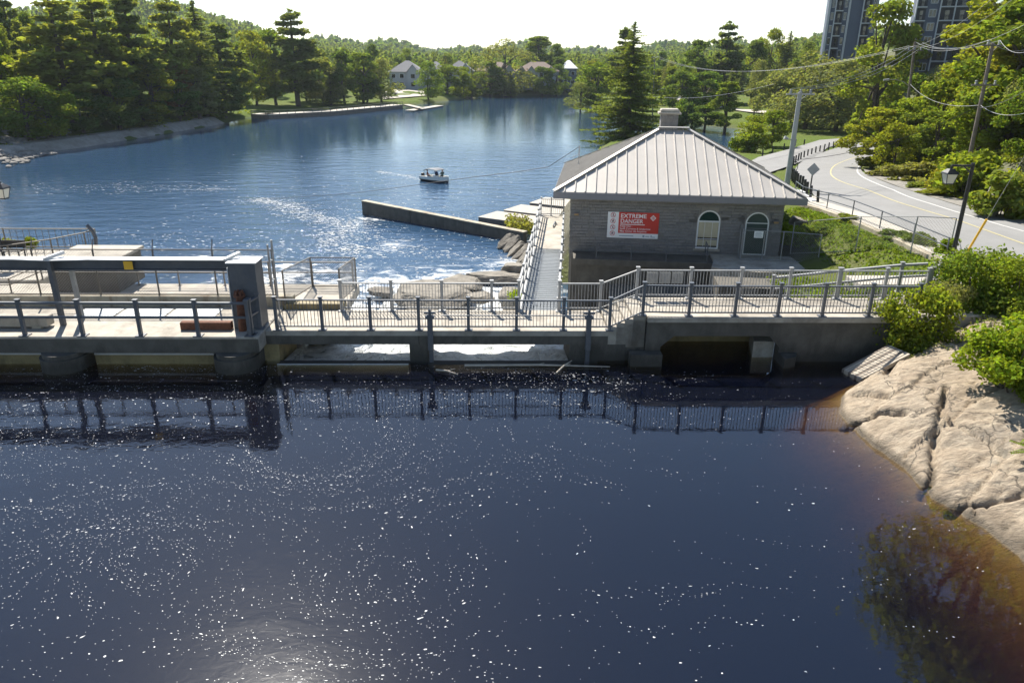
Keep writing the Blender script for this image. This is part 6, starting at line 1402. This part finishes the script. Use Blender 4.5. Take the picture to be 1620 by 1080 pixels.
T('spr2', 'needle', 808, 112, 340, 18, 'tiny dark evergreen before the long brown-roofed row', GF); T('dec0', 'leaf_dark', 858, 104, 345, 34, 'first of the dark round trees at the end of the far shore', GF); T('dec3', 'leaf_dark', 882, 100, 345, 36, 'last of the dark round trees before the bright metal roof', GF)
T('tall1', 'leaf', 853, 54, 392, 44, 'tall dark green tree behind the long townhouse row', GF); T('tall0', 'leaf_dark', 880, 66, 385, 30, 'dark upright tree behind the bright metal roof', GF)
T('big_spruce', 'needle', 1005, 34, 146, 92, 'big ragged spruce standing over the roof by the inlet', GR, zb=-4.4)
T('wil1', 'leaf_grey', 920, 128, 245, 46, 'pale shrubby tree on the sandy point of the river', GR); T('dec1', 'leaf', 948, 96, 252, 60, 'broad green tree on the point behind the spruce', GR); T('pin1', 'needle', 990, 40, 262, 40, 'dark pine peak behind the big spruce', GR)
T('tall0', 'leaf_dark', 1110, 58, 262, 46, 'tall dark round tree in the middle of the far wood', GR); T('pin2', 'needle', 1155, 30, 268, 52, 'dark layered pine above the far wood skyline', GR); T('tall1', 'leaf_dark', 1200, 58, 258, 30, 'narrow dark tree in the far wood', GR)
T('dec3', 'leaf_y', 1225, 42, 275, 46, 'sunlit rounded crown on the far skyline', GR); T('spr1', 'needle', 1252, 48, 270, 36, 'dark conifer beside the sunlit skyline crown', GR)
T('wil0', 'leaf_grey', 1290, 78, 172, 120, 'sprawling olive willow over the park lane', GR); T('wil1', 'leaf_grey', 1340, 90, 165, 110, 'dark-limbed willow beside the end of the parking lot', GR); T('dec1', 'leaf_grey', 1240, 110, 188, 70, 'loose olive tree along the park lane', GR)
T('dec0', 'leaf_dark', 1080, 110, 215, 50, 'dark tree where the park lane meets the wood', GR); T('dec4', 'leaf', 1120, 112, 212, 56, 'dense green tree behind the lane by the inlet', GR)
T('tall1', 'leaf', 1155, 125, 172, 40, 'slender upright sapling tree on the lawn beyond the inlet', GR); T('dec2', 'leaf_dark', 1118, 165, 178, 44, 'dark shrubby tree on the inlet shore', GR); T('bsh1', 'leaf_dark', 1085, 158, 185, 40, 'dark bush at the inlet shore behind the chimney', GR)
T('dec3', 'leaf_y', 1195, 180, 122, 52, 'yellow-green shrubby tree between inlet and parking lot', GR); T('dec0', 'leaf_y', 1228, 172, 128, 44, 'yellowing tree behind the grey utility pole', GR); T('bsh0', 'leaf', 1180, 205, 118, 40, 'low green bush at the corner of the inlet', GR)
T('tall0', 'leaf', 1412, -14, 120, 84, 'tall full tree standing between the two apartment towers', GS); T('dec4', 'leaf_y', 1395, 168, 92, 76, 'bright yellow-green tree at the inside of the road bend', GS, zb=-2.2); T('dec1', 'leaf_y', 1425, 190, 84, 52, 'small bright tree beside the wooden pole at the bend', GS)
T('spr2', 'needle', 1372, 170, 140, 26, 'small dark cedar at the end of the parking lot', GR)
for kd, mt, px, top, Y, wpx, lb in (('tall0','leaf_y',1612,-40,84,110,'tall yellow-green tree at the top corner above the road'),('dec1','leaf_y',1590,22,92,90,'full yellow-green tree below the top corner tree'),('dec4','leaf',1650,-10,70,130,'broad tree cut by the frame edge above the lamp'),('dec3','leaf_y',1556,78,104,80,'rounded yellow-green tree against the dark tower'),('wil0','leaf_grey',1496,98,110,80,'loose grey-green tree beside the slope pole'),('dec0','leaf',1462,112,112,76,'green tree between both wooden poles'),('tall1','leaf_y',1622,60,72,90,'upright yellow-green tree over the roadside rock'),('bsh0','leaf_y',1548,232,57,84,'low yellow-green tree hiding the foot of the slope pole'),('dec2','leaf_y',1572,125,70,80,'low yellow-green tree behind the slope pole')): T(kd, mt, px, top, Y, wpx, lb, GS)
PROTO['high0'] = deciduous(35, 14, 10, 11000, .12, .64, 46); NAMES['hig'] = 'leafy_tree'
for kd, x, y, h, wd, lb in (('high0', 24.0, 31.0, 21, 13, 'tall overhanging leafy tree mirrored in the amber water below the rock'), ('dec1', 21.0, 24.0, 10, 6.0, 'leafy tree whose reflection darkens the water along the rock edge')): put_tree(kd, 'leaf_y', x, y, .9, h, wd, lb, 'trees above the rock')
# ---- fill trees by zone, kept under the skyline of the place and off roads and lots
SKY = [(0,-40),(310,-30),(330,5),(345,24),(400,40),(430,36),(480,58),(500,46),(640,50),(660,76),(900,70),(940,70),(1060,66),(1100,60),(1150,44),(1200,42),(1240,36),(1290,58),(1300,78),(1386,66),(1392,10),(1450,30),(1455,94),(1490,92),(1530,55),(1568,4),(1600,-40),(1640,-80)]
CLEAR = [(1255,222,1372,335,0,140),(1372,262,1640,420,0,70),(1415,282,1500,330,0,80),(1172,218,1345,300,0,125),(1300,-50,1384,74,0,199),(1460,-50,1495,90,0,187),(1495,-50,1528,52,0,187),(616,94,912,122,0,340),(392,146,640,192,0,225),(600,140,690,160,0,300),(1060,140,1225,182,0,200),(1095,202,1172,240,0,190)]
LOOK = {'leaf': 'green', 'leaf_y': 'yellow-green', 'leaf_dark': 'dark green', 'leaf_grey': 'grey-green', 'leaf_red': 'reddish', 'needle': 'dark', 'needle_y': 'yellow-green'}; KW = {'dec': 'leafy tree', 'wil': 'willow', 'tal': 'tall leafy tree', 'spr': 'spruce', 'pin': 'pine'}
def fill(n, xr, yr, kinds, hr, wr, label, group, gap=4.0, jit=22):
    k = 0; tries = 0; made = {}
    while k < n and tries < n*40:
        tries += 1; x = random.uniform(*xr); y = random.uniform(*yr); z = gz(x, y)
        if z < ZD + .5: continue
        if any((x-a)**2 + (y-b)**2 < (gap + .12*c)**2 for a, b, c in TREES): continue
        if inside(np.array([x]), np.array([y]), LOT)[0] or (road_lx(y) - 4 < x < road_x(y) + 4 and y < 150): continue
        h = random.uniform(*hr); wd = h*random.uniform(*wr); pb = proj((x, y, z))
        if not -120 < pb[0] < 1740: continue
        lim = np.interp(pb[0], [s[0] for s in SKY], [s[1] for s in SKY]) + random.uniform(0, jit)
        pt = proj((x, y, z + h))
        if pt[1] < lim:
            h = h*(pb[1] - lim)/max(1, pb[1] - pt[1]); wd = min(wd, h*wr[1])
            if h < 4: continue
            pt = proj((x, y, z + h))
        hwp = wd*FPX/y*.42
        if any(pb[0] + hwp > c[0] and pb[0] - hwp < c[2] and pb[1] > c[1] and pt[1] < c[3] and y < c[5] for c in CLEAR): continue
        kd, mt = random.choice(kinds); made.setdefault((mt, kd[:3]), []).append((pb[0], put_tree(kd, mt, x, y, z - .15, h, wd, label, group))); k += 1
    for (mt, kd), L_ in made.items():
        for i, (q, o) in enumerate(sorted(L_, key=lambda a: a[0])): o['label'] = (ORD(i) + ' ' if len(L_) > 1 else 'only ') + LOOK[mt] + ' ' + KW[kd] + (' from the left ' if len(L_) > 1 else ' ') + label
CON = [('pin0','needle'),('pin3','needle_y'),('spr0','needle'),('spr1','needle'),('spr2','needle_y')]; DEC = [('dec0','leaf'),('dec1','leaf'),('dec2','leaf_y'),('dec3','leaf'),('dec4','leaf_dark'),('tall0','leaf'),('tall1','leaf_dark')]
fill(34, (-150,-82), (124,215), CON + DEC[:4], (11,19), (.38,.55), 'in the wooded bank behind the tall pines', 'mixed trees of the wooded bank')
fill(26, (-130,-40), (258,330), CON + DEC, (11,18), (.42,.6), 'in the wood behind the park', 'wood behind the park')
fill(38, (-75,75), (366,428), CON + DEC*2 + [('wil0','leaf_grey')], (10,17), (.5,.75), 'behind the townhouse roofs', 'wood behind the townhouses')
fill(16, (20,70), (245,345), CON[:3] + DEC*2, (9,15), (.45,.65), 'on the point behind the big spruce', 'wood on the river point')
fill(46, (50,175), (205,330), CON + DEC*3 + [('wil1','leaf_grey')], (9,15), (.5,.72), 'in the far wood beyond the inlet', 'far wood on the right bank')
fill(34, (72,150), (120,205), DEC*2 + [('wil1','leaf_grey'),('dec2','leaf_y')], (7,12), (.6,.85), 'below the apartment towers', 'wood below the towers')
fill(80, (36,105), (46,128), [('dec0','leaf_y'),('dec1','leaf_y'),('dec2','leaf'),('dec3','leaf_y'),('dec4','leaf_y'),('wil0','leaf_grey'),('dec1','leaf')], (5,10), (.75,1.0), 'on the slope above the road', 'trees crowding the slope', gap=1.8)
# shrubs
GH = 'shrubs'
for kd, mt, px, top, Y, wpx, lb in [('bsh0','bright',1262,348,44,62,'bright green shrub at the corner of the stone building'),('bsh1','leaf',1300,352,44,62,'mid-green shrub beyond the building corner fence'),('bsh2','leaf_y',1338,366,44.5,42,'yellowing shrub below the sidewalk wall'),
    ('bsh1','leaf_dark',1418,362,40,70,'grey-green shrub below the curved retaining wall'),('bsh0','leaf',1468,366,38,64,'green shrub near the lamp post below the wall'),('bsh2','bright',1500,372,36,44,'leafy shrub at the foot of the lamp post'),
    ('bsh0','leaf_y',1500,295,58,110,'bushy green shrub on the shoulder across the road'),('bsh1','leaf',1455,300,64,70,'low green shrub at the end of the gravel pull-off'),('bsh2','leaf',1600,262,47,120,'olive shrub over the grey rock across the road'),('bsh1','leaf_y',1520,255,62,90,'yellowing shrub under the slope pole'),('bsh0','weed',1440,250,72,80,'dry golden weeds by the bend'),('bsh2','weed',1412,262,78,60,'dry brown weeds at the road edge'),
    ('bsh0','leaf_y',12,372,36,22,'small yellow shrub by the lamp on the abutment'),('bsh1','leaf_y',45,373,36,26,'small yellow shrub beside the bench on the abutment')]:
    t = atY(px, top, Y); zb = gz(t.x, Y) if px > 100 else .95; sc_ = FPX/Y*.95; put_tree(kd, mt, t.x, Y, zb - .1, max(.6, t.z - zb), wpx/sc_, lb, GH)
# rocks across the road
for i, (px, py, r, lb) in enumerate([(1590, 300, (1.5,1.3,1.7), 'tall grey rock outcrop across the road at the frame edge'), (1562, 322, (.9,.9,1.1), 'smaller fractured rock below the tall grey outcrop'), (1262, 352, (.9,.8,.7), 'rounded boulder below the sidewalk wall by the building'), (1285, 350, (.6,.6,.5), 'small boulder beside the rounded one under the wall')]):
    Yr = (50, 47, 47, 47)[i]; p = atY(px, py, Yr); boulder('roadside_rock', p, r, lb, M['ledge'], 300 + i, rot=i)
# foreground shrubs with fine leaves
PROTO['nsh0'] = bush(70, 2.3, 3.2, 9000, .060, 30); PROTO['nsh1'] = bush(71, 2.4, 3.6, 11000, .055, 34); PROTO['nsh2'] = bush(72, 2.2, 2.8, 12000, .058, 34); NAMES['nsh'] = 'shrub'
for kd, mt, px, py, Y, h, wd, lb in [('nsh0','leaf_y',1452,500,24.2,2.7,3.4,'olive shrub over the end of the raised bridge'),('nsh1','leaf',1548,470,25.6,3.0,4.6,'wide open-twigged shrub along the fence above the rock'),('nsh1','leaf_grey',1500,485,25.2,1.9,2.6,'thin grey-green shrub between bridge end and rock crest'),
    ('nsh2','bright',1612,590,18.7,2.2,3.3,'dense bright green shrub growing on the rock'),('nsh1','leaf_y',1610,505,24.2,2.3,3.8,'yellowish shrub behind the dense bright one'),('nsh0','leaf_dark',1470,430,27.2,1.2,1.8,'shaded shrub under the approach railing'),('nsh0','bright',1640,655,17.9,.9,1.3,'small fringe of bright leaves hanging at the frame edge')]:
    p = atY(px, py, Y); zb = rock_z(p.x, p.y) if Y < 26 else 1.1; put_tree(kd, mt, p.x, p.y, zb - .15, h, wd, lb, 'shrubs above the rock')
# sumac fronds on the rock edge
fr = empty('sumac', atz(1612, 730, .7), 'feathery sumac fronds at the edge of the rock', 'plant')
for k in range(6):
    c = ORIG[fr.name] + Vector((.08*k - .1, .10*k - .2, .45 + .08*(k % 3))); d = Vector((-.42 + .09*k, .28*math.sin(k*1.7), -.10 + .12*(k % 2))); mb = MB()
    for j in range(9):
        q = c + d*(j/9)*.8
        for s in (-1, 1): n_ = Vector((-d.y, d.x, 0)).normalized(); l = d*.08 + n_*s*.11*(1 - .06*j) + Vector((0,0,-.03)); sd_ = d*.06; mb.add([q, q + l*.5 + sd_, q + l, q + l*.5 - sd_], [(0,1,2,3)])
    mb.tube(c, c + d*.8, .006, n=4); mb.tube(c, Vector((c.x + .3, c.y, .3)), .012, n=4); mb.build('frond', M['leaf'], fr)
# ---- ground cover masses
def cover(name, pts, n_per, size, mt, label, cat, spread, hgt, up=.6):
    P = np.array(pts); r = np.random.default_rng(len(pts)); idx = np.repeat(np.arange(len(P)), n_per); n = len(idx)
    d = r.normal(size=(n, 3)); d /= np.linalg.norm(d, axis=1, keepdims=True); d[:, 2] = np.abs(d[:, 2]); k = r.uniform(.4, 1, n)[:, None]
    C = P[idx] + d*k*np.array([spread, spread, hgt]); V, F = quads(C, size*r.uniform(.6, 1.3, n), up, d, .4, .6, r)
    o = link(name, np_mesh(name, V, F), M[mt], kind='stuff'); return tag(o, label, cat)
def sample(n, xr, yr, cond):
    x = NR.uniform(*xr, n); y = NR.uniform(*yr, n); z = ground_z(x, y); m_ = cond(x, y, z); return list(zip(x[m_], y[m_], z[m_]))
cover('slope_undergrowth', sample(2600, (34,110), (46,150), lambda x, y, z: (x > road_x(y) + np.where(y < 62, 3.2, 5.5)) & (z > -3.6)), 55, .22, 'leaf_y', 'dense yellow-green undergrowth covering the slope above the road', 'undergrowth', .9, 1.3)
cover('bank_undergrowth', sample(1100, (-120,-78), (112,235), lambda x, y, z: (z > -3.4) & (x < -79 - np.clip((150-y)/8, 0, 5))), 40, .24, 'leaf_dark', 'dark undergrowth beneath the trees of the wooded bank', 'undergrowth', .9, 1.2)
cover('bank_weeds', sample(300, (-88,-70), (112,215), lambda x, y, z: (z > -4.4) & (z < -3.2)), 22, .16, 'leaf_y', 'yellow weeds along the top of the shore wall', 'weeds', .6, .6)
cover('far_shore_shrubs', sample(900, (-40,40), (296,372), lambda x, y, z: (z > -4.9) & (z < -2.2) & (y > 318)), 34, .40, 'leaf', 'shrubby bank below the townhouses on the far shore', 'shrubs', 1.5, 1.3)
cover('inlet_shrubs', sample(900, (14,80), (128,262), lambda x, y, z: (z > -5) & (z < -4.1)), 26, .26, 'leaf', 'low shrubs fringing the inlet shore', 'shrubs', .9, 1.0)
cover('verge_weeds', sample(420, (26,52), (52,100), lambda x, y, z: (x > road_x(y) + 2.2) & (x < road_x(y) + 6)), 30, .16, 'weed', 'dry golden weeds on the verge inside the bend', 'weeds', .7, .8, .1)
cover('lawn_grass', sample(5200, (13,22.5), (26.5,50), lambda x, y, z: (z < 1.6) & (x < road_lx(y) - 2.2) & ~inside(x, y, [xy(bw(a, b, 0)) for a, b in ((-.2,-3.6),(BW+.6,-3.6),(BW+.6,BD),(-.2,BD))])), 10, .07, 'blade', 'short rough grass beside the stone building', 'grass', .25, .14, .1)
dg_pts = [tuple(atz(px, py, ZD + .5)) for px, py in [(803+6*(i % 6)+(i//6)*2, 352+3*(i//6)+(i % 6)) for i in range(30)]]
cover('dock_grass', dg_pts, 30, .16, 'weed', 'tuft of tall reeds growing beside the floating docks', 'reeds', .5, 1.1, 0.)
cover('rapids_grass', [tuple(atz(812 + 5*(i % 4), 466 + 3*(i//4), -2.9)) for i in range(12)], 30, .08, 'bright', 'patch of bright grass on the rock below the walkway', 'grass', .4, .4, 0.)
cover('rock_moss', [(p.x, p.y, rock_z(p.x, p.y)) for p in [atz(1440 + 14*(i % 12) + 5*math.sin(i), 505 + 7*(i//12) + 5*math.cos(i*2), 1.7) for i in range(48)]], 26, .035, 'leaf_grey', 'dry grass and moss tufts on the crest of the rock', 'moss', .22, .12, .2)
# ---- far woods
def far_wood(name, n, rr0, rr1, a0, a1, qn, qs, th, label, mt, seed):
    r = np.random.default_rng(seed); R0 = np.sqrt(r.uniform(rr0**2, rr1**2, n)); A0_ = np.radians(r.uniform(a0, a1, n)); x = R0*np.sin(A0_); y = R0*np.cos(A0_)
    z = np.where(R0 < 430, -3, far_z(x, y)); h = r.uniform(.65, 1.25, n)*th; wd = h*r.uniform(.28, .42, n); con = r.random(n) < .45
    idx = np.repeat(np.arange(n), qn); m_ = len(idx); t = r.random(m_)**.8; ang = r.uniform(0, 6.283, m_)
    prof = np.where(con[idx], (1 - t)*1.05 + .05, np.sin(np.pi*np.clip(t*.92 + .12, 0, 1))**.7); rad = wd[idx]*prof*np.sqrt(r.uniform(.35, 1, m_))
    C = np.stack([x[idx] + rad*np.cos(ang), y[idx] + rad*np.sin(ang), z[idx] + h[idx]*(.08 + .92*t)], 1); out = np.stack([np.cos(ang), np.sin(ang), .5*np.ones(m_)], 1)
    V, F = quads(C, qs*r.uniform(.6, 1.2, m_), .2, out, .5, .7, r); return tag(link(name, np_mesh(name, V, F), M[mt], kind='stuff'), label, 'forest')
far_wood('far_wood', 1500, 425, 640, -34, 34, 70, 1.0, 13, 'mixed wood stretching behind the far shore', 'leaf', 1)
far_wood('far_conifer_wood', 700, 425, 620, -34, 34, 70, 1.0, 15, 'darker conifers scattered through the wood behind the far shore', 'needle', 2)
far_wood('hill_forest', 3600, 600, 1150, -36, 30, 34, 2.0, 13, 'forest covering the nearer hills on the skyline', 'leaf', 3)
far_wood('distant_forest', 5200, 1100, 2600, -34, 30, 16, 4.2, 15, 'forest covering the distant blue hills', 'leaf_dark', 4)
# ================================================================ foam flecks on the still water
def flakes():
    r = np.random.default_rng(12)
    vort = [(-2.4, 11.9, 1.6, 2.0), (-7.5, 13.2, -1.3, 2.2), (-5.0, 17.0, 1.0, 2.4), (1.2, 14.5, -.9, 1.8), (-11, 17.5, .9, 2.6), (-1.0, 19.5, -.6, 2.2)]
    def vel(x, y):
        a = 1.1*(fbm(x/3.4 + 5, y/3.4, 3, 95) - .47)*2; u = .55*np.cos(a); v = .55*np.sin(a)
        for cx, cy, g, rad in vort:
            dx, dy = x - cx, (y - cy)*1.25; d2 = dx*dx + dy*dy; f = g*np.exp(-d2/rad**2); u = u - f*dy; v = v + f*dx
        return u, v
    n = 2100; x = r.uniform(-17, 10, n); y = r.uniform(9.2, 23.3, n); keep = np.clip(1.05 - np.clip((x + 2)/7, 0, 1.0), .04, 1)*np.clip((fbm(x/3.5, y/2.4, 3, 80) - .25)*3, .15, 1)
    m_ = r.random(n) < keep; x, y = x[m_], y[m_]; life = r.integers(3, 46, len(x)); XS, YS, AN = [], [], []
    for t in range(46):
        u, v = vel(x, y); L = np.hypot(u, v) + 1e-6; x = x + u/L*.13; y = y + v/L*.13; m_ = (t < life) & (r.random(len(x)) < .52)
        jx_ = r.normal(size=len(x))*.07; XS.append((x - v/L*jx_)[m_]); YS.append((y + u/L*jx_)[m_]); AN.append(np.arctan2(v, u)[m_])
    nb = 6500; xb = r.uniform(-17, 11, nb); yb = r.uniform(9.2, 23.4, nb); m_ = r.random(nb) < np.clip(1 - (xb + 3)/10, .08, 1)*np.clip((fbm(xb/2, yb/1.6, 3, 85) - .3)*3.2, .05, 1); xb, yb = xb[m_], yb[m_]; u, v = vel(xb, yb)
    x = np.concatenate(XS + [xb]); y = np.concatenate(YS + [yb]); ang = np.concatenate(AN + [np.arctan2(v, u)]); m_ = (y > 9) & (y < 23.45) & ~inside(x, y, rk_poly); x, y, ang = x[m_], y[m_], ang[m_]; n = len(x)
    big = np.clip((fbm(x/2.5, y/2.5, 2, 99) - .4)*3, 0, 1); s = .0030 + .0050*r.random(n)**2.5 + (.004 + .010*big)*(r.random(n) < .10) + .003*np.clip((15 - y)/5, 0, 1)*r.random(n)**2; el = 1.1 + 2.2*r.random(n)**2 + np.where(y > 20, 1.2, 0)
    k = np.arange(7)/7*2*np.pi; jx = (1 + .25*r.normal(size=(n, 7)))
    lx = np.cos(k)[None]*(s*el)[:, None]*jx; ly = np.sin(k)[None]*s[:, None]*jx; ca, sa = np.cos(ang)[:, None], np.sin(ang)[:, None]
    X_ = x[:, None] + lx*ca - ly*sa; Y_ = y[:, None] + lx*sa + ly*ca; V = np.stack([X_, Y_, np.full_like(X_, .005)], -1).reshape(-1, 3)
    top = V.copy(); ctr = np.stack([x, y, .005 + s*.5], -1); A = np.concatenate([V, ctr]); b = np.arange(n)*7
    F = np.concatenate([np.stack([b + i, b + (i + 1) % 7, 7*n + np.arange(n)], -1) for i in range(7)])
    return np_mesh('foam_flecks', A, F)
M['fleck'] = plain('foam_sparkle_white', (0.72,0.72,0.70), .8, var=.1)  # white of the foam flecks and of the painted river sparkle
ok_ = link('foam_flecks', flakes(), M['fleck'], smooth=True, kind='stuff'); tag(ok_, 'white foam flecks drifting on the dark still water', 'foam')
def river_foam_sparkle():
    r = np.random.default_rng(5); P = []
    for pts, n, sp in (([(560,398),(525,378),(548,358),(500,345),(440,322),(400,316)], 2200, 1.1), ([(345,303),(300,298),(250,300),(190,294),(120,300),(55,296)], 420, 2.4), ([(560,398),(470,400),(330,385),(200,372)], 300, 2.0), ([(600,330),(560,350),(590,372),(640,395),(760,408),(825,412)], 500, 1.1), ([(672,285),(640,278),(600,272)], 300, .5)):
        S = smooth_poly([atz(x, y, ZD) for x, y in pts], 200); i = r.integers(0, 200, n); c = np.array([(p.x, p.y) for p in S])[i]; P.append(c + r.normal(size=(n, 2))*sp*(.5 + r.random((n, 1))))
    n = 2200; P.append(np.stack([r.normal(-14, 12, n), 50 + np.abs(r.normal(0, 30, n))], 1))  # loose white specks standing in for sun sparkle, mixed with the foam
    P = np.concatenate(P); m_ = inside(P[:,0], P[:,1], RIVER); P = P[m_]; n = len(P); s = .018 + .04*r.random(n)**3; el = 1.5 + 3*r.random(n); ang = r.normal(0, .35, n)
    k = np.arange(6)/6*2*np.pi; lx = np.cos(k)[None]*(s*el)[:, None]; ly = np.sin(k)[None]*s[:, None]; ca, sa = np.cos(ang)[:, None], np.sin(ang)[:, None]
    X_ = P[:,0][:, None] + lx*ca - ly*sa; Y_ = P[:,1][:, None] + lx*sa + ly*ca; V = np.stack([X_, Y_, np.full_like(X_, ZD + .02)], -1).reshape(-1, 3)
    return np_mesh('river_foam_sparkle', V, np.arange(6*n).reshape(-1, 6))
tag(link('river_foam_sparkle', river_foam_sparkle(), M['fleck'], kind='stuff'), 'fine foam flecks and painted sun sparkle trailing down the river below the dam', 'foam')
# ================================================================ haze
hz, nt, bs, out = newmat('haze_air'); nt.nodes.remove(bs); pv = nd(nt, 'ShaderNodeVolumePrincipled'); pv.inputs['Color'].default_value = (.78,.88,1,1); pv.inputs['Density'].default_value = 0.00009; pv.inputs['Anisotropy'].default_value = .3
nt.links.new(pv.outputs[0], out.inputs['Volume'])
HAZE = True
if HAZE:
    h_ = MB().box(-2900, 2900, -80, 2900, -12, 165).build('haze', hz, kind='stuff'); tag(h_, 'thin pale summer haze over the valley', 'haze')
print('TREES', NTREE[0])
